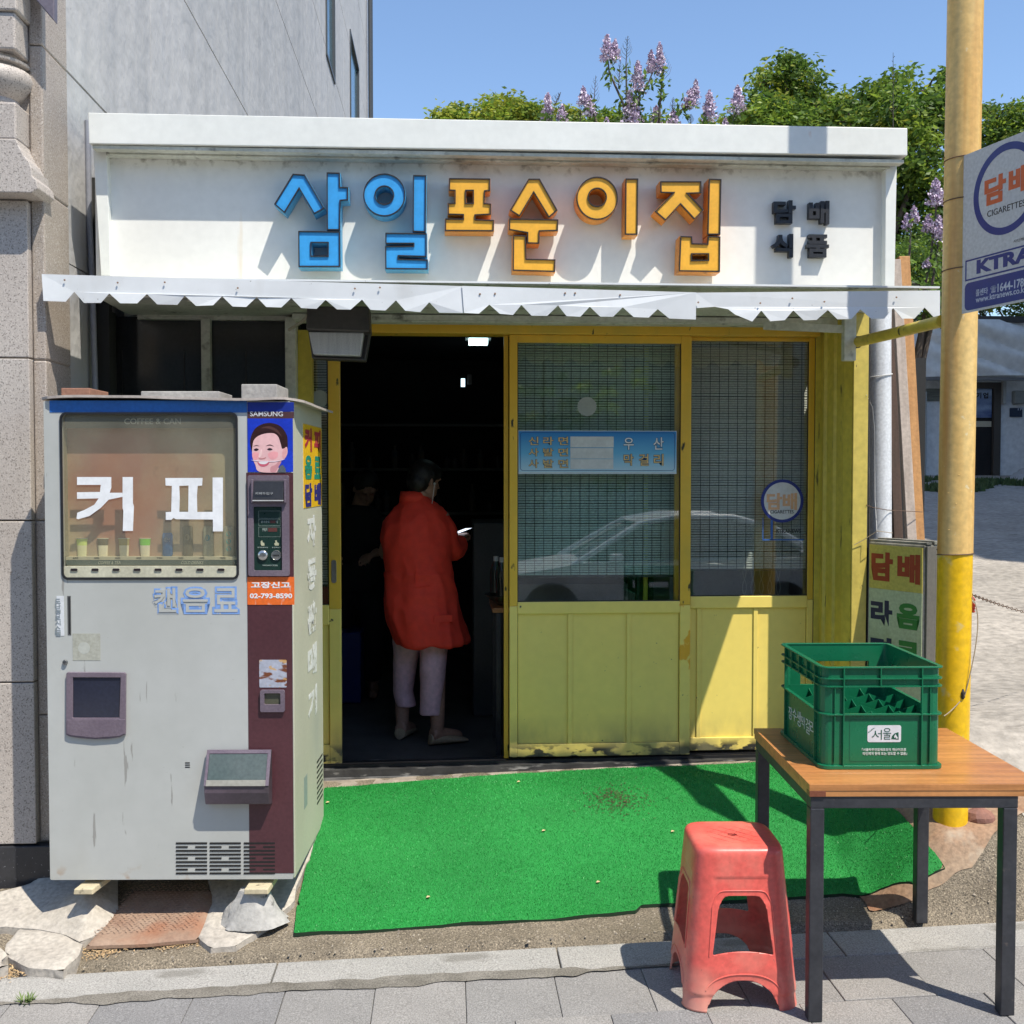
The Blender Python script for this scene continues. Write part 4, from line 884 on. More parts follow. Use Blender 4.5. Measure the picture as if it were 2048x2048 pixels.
# can-drink lettering, worn blue on grey
bl = M('worn_blue_film', (.23, .38, .72), (.17, .31, .62), 20, .5, layers=[((.46, .47, .45), 26, .6, .64, (1, 1, 1), .9)])
for ch, (a, b) in (('캔', (768, 942)), ('음', (945, 1138)), ('료', (1140, 1322))):
    p, q = v(*R5(a, 1522)), v(*R5(b, 1340)); MBt = text(ch, p[0]+.004, q[0]-.004, p[1]+.003, q[1]-.003, -.0226, bl, vm, True, bold=.085); text(ch, p[0]+.012, q[0]-.012, p[1]+.011, q[1]-.009, -.0238, shell, vm, True, bold=.012)
# face poster
ps_ = vpx('poster', R5(1355, 300), R5(1640, 636), -.0248, -.0236, M('poster_blue', (.015, .05, .55), (.01, .035, .42), 6, .35))
vpx('logo_strip', R5(1355, 200), R5(1645, 260), -.0248, -.0236, flat('strip_navy', (.012, .03, .25), .35)); vpx('logo_strip', R5(1355, 261), R5(1645, 302), -.0249, -.0236, flat('strip_maroon', (.08, .035, .04), .4))
p, q = v(*R5(1381, 291)), v(*R5(1585, 261)); text('SAMSUNG', p[0], q[0], p[1], q[1], -.0252, flat('logo_silver', (.62, .62, .64), .3), vm, True, bold=.012)
def face(nm, pts, y, c, smooth_=True):
    mat = flat('print_%s' % nm, c, .35)
    pp = [v(*R5(*p_), y) for p_ in pts]
    if smooth_:
        n = len(pp); out = []
        for i in range(n):
            p0, p1, p2, p3 = [Vector(pp[(i+k_) % n]) for k_ in (-1, 0, 1, 2)]
            for t_ in (0, .25, .5, .75): out.append(tuple(.5*((2*p1)+(-p0+p2)*t_+(2*p0-5*p1+4*p2-p3)*t_*t_+(-p0+3*p1-3*p2+p3)*t_**3)))
        pp = out
    return MB().prism(pp, y, y+.0003).build('print', mat, ps_, True)
face('hair', [(1380, 500), (1372, 440), (1395, 375), (1440, 340), (1500, 330), (1560, 350), (1598, 400), (1606, 450), (1604, 520), (1580, 545), (1560, 480), (1500, 400), (1430, 430), (1392, 500)], -.0252, (.035, .012, .012))
face('skin', [(1386, 480), (1400, 430), (1450, 400), (1520, 395), (1555, 430), (1572, 490), (1600, 480), (1604, 520), (1585, 555), (1560, 565), (1545, 600), (1556, 636), (1430, 634), (1404, 590), (1386, 540)], -.0256, (.78, .47, .47))
face('hair', [(1384, 478), (1396, 415), (1440, 388), (1500, 385), (1540, 400), (1560, 450), (1572, 492), (1575, 440), (1555, 375), (1490, 345), (1430, 352), (1385, 410)], -.0260, (.035, .012, .012))
face('ear', [(1576, 500), (1592, 484), (1602, 500), (1596, 535), (1580, 556), (1572, 530)], -.0260, (.72, .36, .36))
face('blush', [(1385, 525), (1400, 512), (1425, 520), (1425, 545), (1405, 560), (1388, 548)], -.0258, (.82, .36, .38)); face('blush', [(1485, 520), (1515, 508), (1545, 515), (1540, 545), (1510, 558), (1488, 545)], -.0258, (.82, .38, .40)); face('neck_shade', [(1500, 605), (1530, 590), (1556, 565), (1566, 572), (1548, 605), (1530, 634), (1500, 634)], -.0258, (.60, .28, .30)); face('nose_shade', [(1438, 500), (1446, 498), (1444, 530), (1430, 548), (1424, 540)], -.0259, (.86, .58, .56)); face('hair_light', [(1440, 362), (1490, 350), (1540, 372), (1570, 420), (1540, 390), (1490, 366)], -.0263, (.09, .04, .035))
face('eye', [(1394, 497), (1410, 488), (1426, 495), (1410, 504)], -.0262, (.03, .012, .02)); face('eye', [(1478, 494), (1494, 486), (1512, 494), (1494, 501)], -.0262, (.03, .012, .02))
face('brow', [(1390, 476), (1410, 468), (1430, 474), (1410, 472)], -.0262, (.1, .04, .04)); face('brow', [(1470, 474), (1495, 464), (1520, 476), (1495, 470)], -.0262, (.1, .04, .04))
face('nose', [(1425, 545), (1440, 550), (1460, 547), (1472, 542), (1462, 553), (1432, 555)], -.0262, (.6, .25, .25))
face('lips', [(1418, 572), (1445, 568), (1470, 570), (1494, 566), (1482, 592), (1455, 602), (1432, 596)], -.0262, (.62, .12, .18)); face('teeth', [(1424, 574), (1455, 573), (1487, 570), (1470, 585), (1440, 586)], -.0265, (.85, .8, .8))
face('collar', [(1540, 636), (1556, 600), (1575, 590), (1592, 612), (1596, 636)], -.0258, (.10, .12, .14), False)
face('crease', [(1376, 560), (1440, 566), (1530, 566), (1590, 556), (1530, 571), (1440, 572)], -.0268, (.85, .7, .75))
# coin panel
plum = M('plum_plastic', (.17, .135, .165), (.13, .10, .13), 6, .45, bump=.15, bscale=120)
hx = [v(*R5(1408, 1245)), v(*R5(1580, 850))]
mb = MB(); (x0, z0), (x1, z1) = v(*R5(1362, 1284), -.03), v(*R5(1614, 656), -.03)
mb.prism(rrect(x0, x1, z0, z1, .008), -.034, -.022, [rrect(hx[0][0], hx[1][0], hx[0][1], hx[1][1], .004)]); cp = mb.build('coin_panel', plum, vm, True, bev=.002)
MB().box(hx[0][0], hx[1][0], -.0255, -.0236, hx[0][1], hx[1][1]).build('control_plate', flat('control_green', (.012, .035, .028), .3), cp, True)
(a0, b0), (a1, b1) = v(*R5(1392, 815), -.05), v(*R5(1578, 688), -.05)
MB().loft([[(a0, -.034, b1), (a1, -.034, b1), (a1, -.034, b0), (a0, -.034, b0)], [(a0, -.042, b1-.004), (a1, -.042, b1-.004), (a1, -.056, b0+.004), (a0, -.056, b0+.004)]]).build('bill_slot', M('slot_black', (.03, .03, .033), rough=.3), cp, True, bev=.0015)
MB().box(a0-.001, a1+.001, -.060, -.050, b0-.001, b0+.003).build('slot_lip', flat('lip_silver', (.5, .5, .5), .3), cp, True)
for xx in (a0-.009, a1+.001): MB().box(xx, xx+.008, -.048, -.034, b0-.008, b1+.004).build('slot_cheek', plum, cp, True, bev=.002)
p, q = v(*R5(1420, 775)), v(*R5(1535, 760)); text('지폐투입구', p[0]+.003, q[0], p[1], q[1], -.0572, flat('pale_text', (.4, .42, .42)), cp, True)
lt = flat('panel_line', (.35, .42, .38))
for (a, b, c_, d_) in ((1425, 925, 1560, 878), (1425, 970, 1560, 930), (1425, 1040, 1560, 978)): ring('outline', v(*R5(a, b), -.026), v(*R5(c_, d_), -.026), -.0262, .0006, .001, lt, cp, True)
for s_, a, b, c_, d_ in (('온수온도', 1440, 953, 1494, 940), ('℃', 1533, 955, 1546, 940), ('판매금액', 1448, 1005, 1478, 985), ('동전반환버튼', 1418, 1110, 1484, 1102), ('동전투입구', 1508, 1110, 1562, 1102), ('VM2602CF(B)', 1448, 1224, 1543, 1213)):
    p, q = v(*R5(a, b), -.026), v(*R5(c_, d_), -.026); text(s_, p[0], q[0], p[1], q[1], -.0262, lt, cp, True, bold=.006)
for (a, b, c_, d_) in ((1497, 954, 1530, 938), (1484, 1008, 1540, 984)): vpx('readout', R5(a, d_), R5(c_, b), -.0264, -.0256, flat('readout_red', (.10, .03, .025)), parent=cp)
hnd = flat('print_cream', (.45, .45, .3))
for pts in ([(1438, 1066), (1448, 1062), (1450, 1075), (1460, 1078), (1462, 1094), (1444, 1096), (1438, 1086)], [(1528, 1062), (1538, 1062), (1540, 1074), (1552, 1080), (1550, 1094), (1526, 1094), (1522, 1080), (1530, 1076)]):
    mb = MB(); mb.prism([v(*R5(*p_), -.026) for p_ in pts], -.0263, -.0258); mb.build('pictogram', hnd, cp, True)
chrome = M('chrome', (.62, .62, .6), rough=.22, metal=.9)
for i, (a, b) in enumerate(((1450, 1155), (1534, 1155))):
    c_ = v(*R5(a, b), -.03); r_ = v(*R5(a+32, b), -.03)[0]-c_[0]
    m2 = MB(); m2.lathe([(r_, 0), (r_, .004), (r_*.93, .006), (r_*.88, .0045 if i else .007), (r_*.4, .0055 if i else .009)], n=28); m2.v = [(c_[0]+x_, -.0256-z_, c_[1]+y_) for x_, y_, z_ in m2.v]; m2.f = [f_[::-1] for f_ in m2.f]
    o = m2.build('coin_button', chrome, cp, True, smooth=True)
    if i: MB().box(c_[0]-r_*.6, c_[0]+r_*.6, -.0325, -.0305, c_[1]-.0016, c_[1]+.0016).build('coin_slit', black_trim, cp, True)
# orange repair sticker
os_ = vpx('repair_sticker', R5(1354, 1290), R5(1648, 1463), -.0246, -.0236, M('sticker_orange', (.80, .16, .03), (.74, .14, .02), 8, .4, layers=[((.72, .35, .25), 18, .68, .72, (2, 1, .5), .8)]))
for s_, a, b, c_, d_ in (('고장신고', 1377, 1360, 1622, 1320), ('02-793-8590', 1370, 1424, 1634, 1392)):
    p, q = v(*R5(a, b), -.025), v(*R5(c_, d_), -.025); text(s_, p[0], q[0], p[1], q[1], -.0249, wpr, os_, True, bold=.03)
# alarm label, slot, round sticker, lock
al = vpx('alarm_label', R6(142, 32), R6(184, 246), -.0232, -.0222, flat('label_white', (.66, .68, .7)), rr=.002)
for i, ch in enumerate('도난경보시스템'):
    p, q = v(*R6(149, 68+i*29)), v(*R6(178, 43+i*29)); text(ch, p[0], q[0], p[1], q[1], -.0236, flat('label_text', (.22, .26, .28)), al, True, bold=.02)
vpx('door_slot', R6(200, 32), R6(221, 242), -.0232, -.0222, flat('slot_frame', (.10, .10, .10), .3)); vpx('door_slot_inner', R6(206, 38), R6(216, 236), -.0236, -.0231, black_trim)
st = vpx('clear_sticker', R6(228, 234), R6(378, 378), -.0230, -.0222, M('clear_film', (.42, .42, .36), (.38, .38, .32), 30, .25), )
c_ = v(*R6(303, 306)); MB().prism(ell(c_[0], c_[1], .022, .022, 32), -.0234, -.0229).build('disc', flat('clear_disc', (.47, .48, .43), .25), st, True)
c_ = v(*R6(203, 382)); m2 = MB(); m2.lathe([(.0095, 0), (.0095, .006), (.008, .009), (.005, .0095), (.005, .006), (.002, .006)], n=20); m2.v = [(c_[0]+x_, -.022-z_, c_[1]+y_) for x_, y_, z_ in m2.v]; m2.f = [f_[::-1] for f_ in m2.f]; m2.build('lock', M('lock_steel', (.3, .3, .3), rough=.3, metal=.9), vm, True, smooth=True)
# cup door at left
o_ = [(195, 448), (202, 441), (508, 443), (515, 450), (513, 775), (480, 790), (420, 798), (350, 801), (270, 795), (215, 786), (193, 776)]
i_ = [(230, 469), (487, 470), (480, 686), (230, 686)]
cd_ = MB().prism([v(*R6(*p), -.03) for p in o_], -.033, -.022, [[v(*R6(*p), -.03) for p in i_]]).build('cup_door', plum, vm, True, bev=.002)
MB().prism([v(*R6(*p), -.027) for p in [(232, 471), (485, 472), (478, 684), (232, 684)]], -.027, -.0223).build('cup_window', M('smoked_window', (.015, .018, .035), (.02, .024, .045), 3, .12, spec=.7), cd_, True)
MB().prism([v(*R6(*p), -.034) for p in [(200, 696), (512, 693), (510, 770), (480, 784), (350, 794), (220, 780), (198, 770)]], -.036, -.0332).build('cup_apron', plum, cd_, True, bev=.002)
# can outlet box at right, projecting
O = lambda a, b, n: (lambda q_: (q_[0], n, q_[1]))(v(*R6(a, b), n))
hood = MB(); T0, T1 = O(948, 858, -.024), O(1296, 856, -.024); 
fz = -.075
prof = [( -.022, v(*R6(1100, 856), -.022)[1]), (-.034, v(*R6(1100, 857), -.034)[1]), (-.085, v(*R6(1100, 1050), -.085)[1]), (-.085, v(*R6(1100, 1090), -.085)[1]), (-.07, v(*R6(1100, 1150), -.07)[1]), (-.022, v(*R6(1100, 1152), -.03)[1])]
xL, xR = v(*R6(950, 900), -.04)[0], v(*R6(1294, 900), -.04)[0]
hood.loft([[(xL-.002*0, y_, z_) for y_, z_ in prof][::-1], [(xR, y_, z_) for y_, z_ in prof][::-1]]); hd = hood.build('outlet_hood', M('plum_dark', (.10, .075, .095), (.05, .04, .045), 4, .4, layers=[((.2, .16, .19), 2, .5, .7)]), vm, True, bev=.003)
(n0, za), (n1, zb_) = prof[1], prof[2]
def onslope(t, off=-.002): return (n0+(n1-n0)*t+off, za+(zb_-za)*t)
def sl(name, t0, t1, x0, x1, mat, off, th=.002):
    (a0_, a1_), (b0_, b1_) = onslope(t0, off), onslope(t1, off); mb = MB(); mb.loft([[(x0, a0_, a1_), (x1, a0_, a1_), (x1, a0_+th, a1_), (x0, a0_+th, a1_)], [(x0, b0_, b1_), (x1, b0_, b1_), (x1, b0_+th, b1_), (x0, b0_+th, b1_)]]); return mb.build(name, mat, hd, True)
sl('hood_frame', .0, .10, xL, xR, plum, -.003); sl('hood_frame', .10, 1.0, xL, xL+.010, plum, -.003); sl('hood_frame', .10, 1.0, xR-.012, xR, plum, -.003)
sl('flap', .12, .84, xL+.011, xR-.013, M('flap_plastic', (.075, .10, .09), (.10, .12, .11), 4, .2, spec=.6), -.0025, .001); sl('flap_lip', .84, 1.0, xL+.008, xR-.012, M('flap_lip_m', (.30, .29, .25), rough=.3), -.006, .003)
# coin return + rusty plate
vpx('rusty_plate', R6(1230, 375), R6(1378, 523), -.0245, -.0232, M('rusty_alu', (.42, .44, .52), (.36, .38, .45), 20, .5, layers=[((.16, .05, .02), 22, .52, .58, (.6, 1, 1.6), 1.), ((.55, .32, .1), 30, .6, .64, (1, 1, 1), .8)]), rr=.004)
(x0, z1), (x1, z0) = v(*R6(1245, 528)), v(*R6(1376, 645)); (hx0, hz1), (hx1, hz0) = v(*R6(1267, 545)), v(*R6(1354, 605))
cr = MB().prism(rrect(x0, x1, z0, z1, .007), -.034, -.022, [rrect(hx0, hx1, hz0, hz1, .004)]).build('coin_return', plum, vm, True, bev=.002); MB().box(hx0-.001, hx1+.001, -.0245, -.0235, hz0, hz1).build('return_cup', M('cup_dark', (.09, .09, .06), rough=.3), cr, True)
for i in range(3): vpx('vent_slit', R6(832, 925+i*11.5), R6(858, 931+i*11.5), -.0228, -.0222, black_trim, rr=.0008)
# lower louvre: slots
vb = MB()
for (a, b) in ((793, 960), (973, 1140), (1155, 1322)):
    for i in range(9):
        y_ = 1348+i*20; segs = [(a, b)] if i not in (1, 4, 7) else [(a, a+64), (b-64, b)]
        for s0, s1 in segs:
            (x0, z1), (x1, z0) = v(*R6(s0, y_-4.5)), v(*R6(s1, y_+4.5)); vb.prism(rrect(x0, x1, z0, z1, .0016, 3), -.0238, -.0230)
o = vb.build('louvre_slots', flat('slot_dark', (.012, .012, .012)), vm, True)
# top sheet, bricks
z_t = VH
cap = thing('roof_board', 'thin pale bent board laid on top of the coffee machine', 'board', tuple(VF.M @ Vector((0, 0, VH))), VF.a)
(xa_, _), (xb_, _) = v(*R5(15, 160)), v(*R5(1715, 170)); wm = M('weathered_board', (.50, .44, .40), (.40, .35, .31), 5, .7, bump=.3, bscale=50, layers=[((.2, .16, .13), 9, .6, .7, (1, 1, 1), .6)])
us = np.linspace(xa_, xb_, 30); vs = np.linspace(-.06, .66, 8); bmz = lambda x_, y_: .012+.006*math.sin(x_*7)-.02*max(0, (x_-.86)/.12)**2+.003*mn.noise((x_*6, y_*6, 0))-.02*max(0, -.04-x_)
cu = sdpoly([(xa_, -.05), (.1, -.045), (VW-.02, -.045), (xb_-.02, -.02), (xb_+.01, .3), (xb_, .66), (-.02, .66), (xa_+.07, .2)])
mbb = clip_grid(us, vs, cu, lambda a, b: (a, b, bmz(a, b))); n = len(mbb.v); f0 = list(mbb.f); mbb.add([(x_, y_, z_-.009) for x_, y_, z_ in mbb.v], [f_[::-1] for f_ in f0])
bd_ = {}
for f_ in f0:
    for i in range(len(f_)): bd_[(f_[i], f_[(i+1) % len(f_)])] = 1
for (a, b) in bd_:
    if (b, a) not in bd_: mbb.f.append((b, a, a+n, b+n)); mbb.m.append(0)
mbb.build('board', wm, cap, True)
brm = M('brick_brown', (.30, .15, .10), (.24, .12, .08), 8, .85, bump=.5, bscale=80); brg = M('block_grey', (.36, .35, .33), (.28, .27, .26), 8, .85, bump=.6, bscale=70)
def lump(name, label, cat, pa, pb, n0, dep, mat, h0=.0):
    (x0, z0), (x1, z1) = v(*pa, n0), v(*pb, n0); t = MB(); t.box(x0, x1, n0, n0+dep, VH+.01+h0, z1); o = t.build(name, mat, None, bev=.004); o.matrix_basis = VF.M; props(o, label, cat)
lump('brick', 'brown brick holding down the board at the left of the machine top', 'brick', R5(192, 152), R5(372, 112), .15, .20, brm); lump('stone_tile', 'flat pale stone tile lying in the middle of the machine top', 'stone tile', R5(690, 145), R5(1180, 132), .12, .2, brg, .003)
lump('concrete_block', 'grey concrete block at the right of the machine top', 'block', R5(1316, 142), R5(1540, 88), .14, .22, brg)
# side face: yellow sign and vertical letters, vents
SX = VW+.0
def sidept(px, py):
    a = VF.I @ C0; b = (VF.I @ (C0+ray(px, py)))-a; t_ = (VW-a.x)/b.x; p_ = a+b*t_; return (p_.y, p_.z)
def sfn(off): return lambda uu, vv, dd: (VW+off+(-dd), uu, vv)
def srect(name, a, b, off, mat, parent=vm):
    (y0, z1), (y1, z0) = sidept(*a), sidept(*b); 
    return MB().box(VW+off-.0006, VW+off, min(y0, y1), max(y0, y1), min(z0, z1), max(z0, z1)).build(name, mat, parent, True)
yb = sidept(649, 1000)[0]; ya_ = sidept(605, 1000)[0]; zt_ = sidept(625, 852)[1]; zb2 = sidept(625, 1014)[1]
ss = MB().box(VW, VW+.0015, ya_+.02, VD-.01, zb2, zt_).build('side_sign', M('side_yellow', (.86, .52, .015), (.80, .46, .012), 4, .5), vm, True)
hh = (zt_-zb2)/3; ww = (VD-.01-ya_-.02)/2
for r_, (s_, cc) in enumerate((('커피', (.45, .035, .06)), ('음료', (.02, .28, .18)), ('담배', (.03, .03, .2)))):
    for c_, ch in enumerate(s_):
        u0 = ya_+.02+c_*ww+ww*.12; z1 = zt_-r_*hh-.012; text(ch, u0, u0+ww*.74, z1-hh*.86, z1, 0, flat('side_ink%d' % r_, cc), ss, True, bold=.05, fn=sfn(.0022), depth=.0004)
mmw = M('peeling_white', (.82, .82, .80), (.74, .74, .70), 12, .5, layers=[((.42, .41, .33), 30, .55, .6)])
zz0 = sidept(625, 1030)[1]; zz1 = .47
for i, ch in enumerate('자동판매기'):
    h_ = (zz0-zz1)/5; z1 = zz0-i*h_; text(ch, ya_+.09, VD-.16, z1-h_*.72, z1, 0, mmw, vm, True, bold=.05, fn=sfn(.001), depth=.0004)
mb = MB()
for i in range(9):
    for k_ in (0, 1): mb.box(VW, VW+.0012, VD-.17+k_*.075, VD-.105+k_*.075, .13+i*.022, .138+i*.022)
mb.build('side_vents', flat('slot_dark', (.012, .012, .012)), vm, True)
srect('small_label', R6(1470, 1010), R6(1488, 1150), .001, flat('label_pale', (.3, .36, .33)))
# tile blocks under the machine and cement cone
tb_m = M('cream_tile', (.58, .50, .33), (.52, .45, .3), 9, .6, bump=.2, layers=[((.1, .08, .06), 22, .62, .68, (1, 1, 1), .9)])
def tile(px0, px1, n0, label, z0, z1, skew=.03):
    x0, x1 = VF.px(px0, 1780, n0)[0], VF.px(px1, 1780, n0)[0]; mb = MB(); mb.add([(x0, n0, z0), (x1, n0, z0), (x1+skew, n0+.2, z0+.006), (x0+skew, n0+.2, z0+.006), (x0+.003, n0, z1), (x1-.003, n0, z1), (x1+skew, n0+.2, z1+.006), (x0+skew, n0+.2, z1+.006)], [(0, 3, 2, 1), (4, 5, 6, 7), (0, 1, 5, 4), (1, 2, 6, 5), (2, 3, 7, 6), (3, 0, 4, 7)])
    o = mb.build('tile_block', tb_m, None, bev=.004); o.matrix_basis = VF.M; props(o, label, 'tile block', 'tile blocks under the coffee machine'); return o
tile(146, 186, -.065, 'cream tile block under the left foot of the coffee machine', -.034, -.012); tile(487, 537, -.07, 'cream tile block on the cement cone under the machine', -.034, -.012, .012)
mb = MB(); base = gpt(510, 1850); top_z = (VF.M @ Vector((0, 0, -.036))).z; cc_ = VF.M @ Vector((VF.px(508, 1790, -.0)[0], -.0, 0)); rings = []
for k_ in range(9):
    t_ = k_/8; r_ = .075*(1-t_)**1.3+.052; z_ = g(cc_.x, cc_.y)+.02+(top_z-g(cc_.x, cc_.y)-.02)*t_
    rings.append([(cc_.x+r_*math.cos(a_)*1.0*(1+.10*mn.noise((math.cos(a_)*3, math.sin(a_)*3, t_*2))*2.4), cc_.y-.0+r_*.8*math.sin(a_)*(1+.10*mn.noise((math.cos(a_)*2, math.sin(a_)*2, t_*2+5))), z_+.004*mn.noise((a_*3, t_*4, 0))) for a_ in [2*math.pi*q_/40 for q_ in range(40)]])
mb.loft(rings); o = mb.build('cement_cone', M('cement', (.44, .43, .41), (.34, .33, .31), 6, .9, bump=.8, bscale=60, layers=[((.1, .1, .09), 18, .64, .7)]), None, smooth=True); props(o, 'rough cement cone propping the right corner of the coffee machine', 'cement footing')
mb = MB(); mb.box(.25, .3, .55, .62, -.2, 0); mb.box(.7, .75, .55, .62, -.2, 0); mb.build('rear_foot', black_trim, vm, True)
# ============================================================ CARPET (artificial turf)
turf_b = M('turf_base', (.012, .27, .045), (.009, .21, .035), 2.2, .75, bump=.6, bscale=420, fine=.2, layers=[((.06, .075, .03), 4.5, .71, .8, (1, 1, 1), .6)])
cpx = [(588, 1871), (640, 1866), (750, 1861), (926, 1848), (1100, 1840), (1271, 1824), (1282, 1812), (1430, 1806), (1580, 1797), (1685, 1788), (1760, 1780), (1827, 1769), (1850, 1757), (1890, 1737), (1858, 1697), (1827, 1658), (1798, 1629), (1690, 1560), (1600, 1528), (1526, 1526), (1250, 1538), (1000, 1550), (880, 1562), (649, 1577), (640, 1640), (622, 1690), (604, 1775), (596, 1805), (602, 1812), (594, 1812)]
cp2 = [tuple(gpt(*p, .008))[:2] for p in cpx]
csd = sdpoly(cp2)
def wr(x, y):
    h = .009*mn.noise((x*2.2, y*3, 4))+.0035*mn.noise((x*7, y*7, 1))
    a = sm(1.25, 1.9, x); h += a*(.028*math.exp(-((x-1.66-.25*(y-4.3))/.05)**2)+.018*math.exp(-((x-1.83+.2*(y-4.3))/.045)**2)+.012*math.sin(x*22+y*5))*sm(4.05, 4.3, y)
    return max(-.002, h)
def cz(x, y): return g(x, y)+.013+wr(x, y)
rag = lambda u, v_: csd(u, v_)+.0025*mn.noise((u*60, v_*60, 0))
us = np.linspace(-.66, 2.05, 230); vs = np.linspace(3.7, 5.25, 130)
tc = thing('turf_carpet', 'bright green artificial turf mat spread in front of the shop', 'turf mat', (.5, 4.5, .1))
base = clip_grid(us, vs, rag, lambda u, v_: (u, v_, cz(u, v_))); base.build('mat', turf_b, tc, smooth=True)
# edge thickness
mb = MB(); P_ = []
for i in range(len(cp2)):
    a, b = Vector(cp2[i]), Vector(cp2[(i+1) % len(cp2)]); n = max(1, int((b-a).length/.02))
    P_ += [a.lerp(b, j/n) for j in range(n)]
n = len(P_); mb.add([(p.x, p.y, cz(*p)) for p in P_]+[(p.x, p.y, cz(*p)-.014) for p in P_], [(i, (i+1) % n, (i+1) % n+n, i+n) for i in range(n)]); mb.build('mat_edge', flat('turf_backing', (.01, .03, .012), .9), tc)
# blades
NB = 150000; xs = np.random.uniform(-.63, 2.0, NB*2); ysr = np.random.uniform(3.72, 5.2, NB*2)
Pp = np.array(cp2); Qq = np.roll(Pp, -1, 0); ins = np.zeros(len(xs), bool)
for (x1_, y1_), (x2_, y2_) in zip(Pp, Qq):
    c = (y1_ > ysr) != (y2_ > ysr)
    if abs(y2_-y1_) < 1e-9: continue
    xi = (x2_-x1_)*(ysr-y1_)/(y2_-y1_)+x1_; ins ^= (c & (xs < xi))
xs = xs[ins][:NB]; ysr = ysr[ins][:NB]; N1 = len(xs)
zs = np.array([cz(a, b) for a, b in zip(xs, ysr)]); ang = np.random.uniform(0, 6.283, N1); ln = np.random.uniform(.004, .009, N1); wd = np.random.uniform(.0009, .0016, N1); tilt = np.random.uniform(0, .9, N1); ta = np.random.uniform(0, 6.283, N1)
V0 = np.empty((N1, 3, 3), np.float32)
V0[:, 0] = np.stack([xs-np.cos(ang)*wd, ysr-np.sin(ang)*wd, zs-.001], 1); V0[:, 1] = np.stack([xs+np.cos(ang)*wd, ysr+np.sin(ang)*wd, zs-.001], 1)
V0[:, 2] = np.stack([xs+np.cos(ta)*np.sin(tilt)*ln, ysr+np.sin(ta)*np.sin(tilt)*ln, zs+np.cos(tilt)*ln], 1)
def tri_obj(name, V, mats, mi=None, parent=None, k=3):
    n = len(V); me = bpy.data.meshes.new(name); me.vertices.add(n*k); me.loops.add(n*k); me.polygons.add(n)
    me.vertices.foreach_set('co', V.astype(np.float32).ravel()); me.loops.foreach_set('vertex_index', np.arange(n*k, dtype=np.int32))
    me.polygons.foreach_set('loop_start', np.arange(0, n*k, k, dtype=np.int32)); me.polygons.foreach_set('loop_total', np.full(n, k, np.int32))
    for m_ in mats: me.materials.append(m_)
    if mi is not None: me.polygons.foreach_set('material_index', mi.astype(np.int32))
    me.update(calc_edges=True); o = bpy.data.objects.new(name, me); link(o, parent); return o
bl_m = [M('turf_blade%d' % i, c, tuple(q*.8 for q in c), 30, .5, fine=0) for i, c in enumerate([(.018, .29, .05), (.028, .39, .07), (.08, .52, .13)])]
o = tri_obj('turf_blades', V0, bl_m, np.array([min(2, max(0, int(1.2+2.2*mn.noise((a*1.6, b*2.5, 0))+random.gauss(0, .75)))) for a, b in zip(xs, ysr)]), tc); o['kind'] = 'stuff'
# dark stain of debris and crumbs on the mat
mb = MB()
for _ in range(420):
    a, b = gpt(1235+random.gauss(0, 34), 1600+random.gauss(0, 16), .02), 0; s = random.uniform(.002, .007); an = random.random()*3
    z = cz(a.x, a.y)+.006; mb.beam((a.x, a.y, z), (a.x+s*2*math.cos(an), a.y+s*2*math.sin(an), z+.001), s*.5, .001)
o = mb.build('dry_bits', M('dry_bits', (.10, .06, .03), (.05, .03, .02), 30, .9), tc); o['kind'] = 'stuff'
mb = MB()
for a, b in ((1087, 1664), (655, 1609), (1345, 1666), (1037, 1566), (856, 1798), (1196, 1769)):
    p = gpt(a, b, .015); z = cz(p.x, p.y)+.008; mb.add([(p.x-.008, p.y-.004, z), (p.x+.006, p.y-.005, z+.002), (p.x+.009, p.y+.006, z+.001), (p.x-.002, p.y+.007, z+.004)], [(0, 1, 2, 3)])
mb.build('dry_leaf_scraps', flat('dry_petal', (.6, .45, .25)), tc)['kind'] = 'stuff'

# ============================================================ TABLE
TF = Frame((at(1619, 1569, z=.72).x, at(1619, 1569, z=.72).y, 0), -YAW+.006)
H_ = .72; TW = .715; TD = .73
tz0 = -.0
tb_ = thing('cafe_table', 'square wooden top table with dark steel legs at the right', 'table', tuple(TF.o), TF.a)
wood = [M('table_wood_%d' % i, c, tuple(q*.72 for q in c), 3, .32, bump=.06, bscale=60, stretch=(1, 14, 14), fine=.05, layers=[((.22, .08, .03), 2.6, .56, .75, (1, 10, 10), .5)], coat=.1) for i, c in enumerate([(.55, .235, .075), (.58, .255, .085), (.52, .215, .07)])]
nb = 6
for i in range(nb):
    y0_, y1_ = TD*i/nb, TD*(i+1)/nb; MB().box(.0, TW, y0_+.0003, y1_-.0003, H_-.02, H_+random.uniform(-.0002, .0003)).build('top_board', wood[(i*2+i//3) % 3], tb_, True, bev=.0008)
MB().box(.002, TW-.002, .002, TD-.002, H_-.038, H_-.0205).build('under_board', wood[1], tb_, True, bev=.001)
for x_ in (.0, TW-.05): MB().box(x_, x_+.05, -.0008, .03, H_-.0375, H_-.0208).build('end_block', M('end_wood', (.22, .07, .035), rough=.4), tb_, True, bev=.0006)
fs = .032; fi = .006
TL = TW-.072
for a in ((fi, TL-fi, fi, fi+fs), (fi, TL-fi, TD-fi-fs, TD-fi), (fi, fi+fs, fi+fs, TD-fi-fs), (TL-fi-fs, TL-fi, fi+fs, TD-fi-fs)): MB().box(*a, H_-.075, H_-.0385).build('apron', dark_metal, tb_, True, bev=.002)
lw = .043
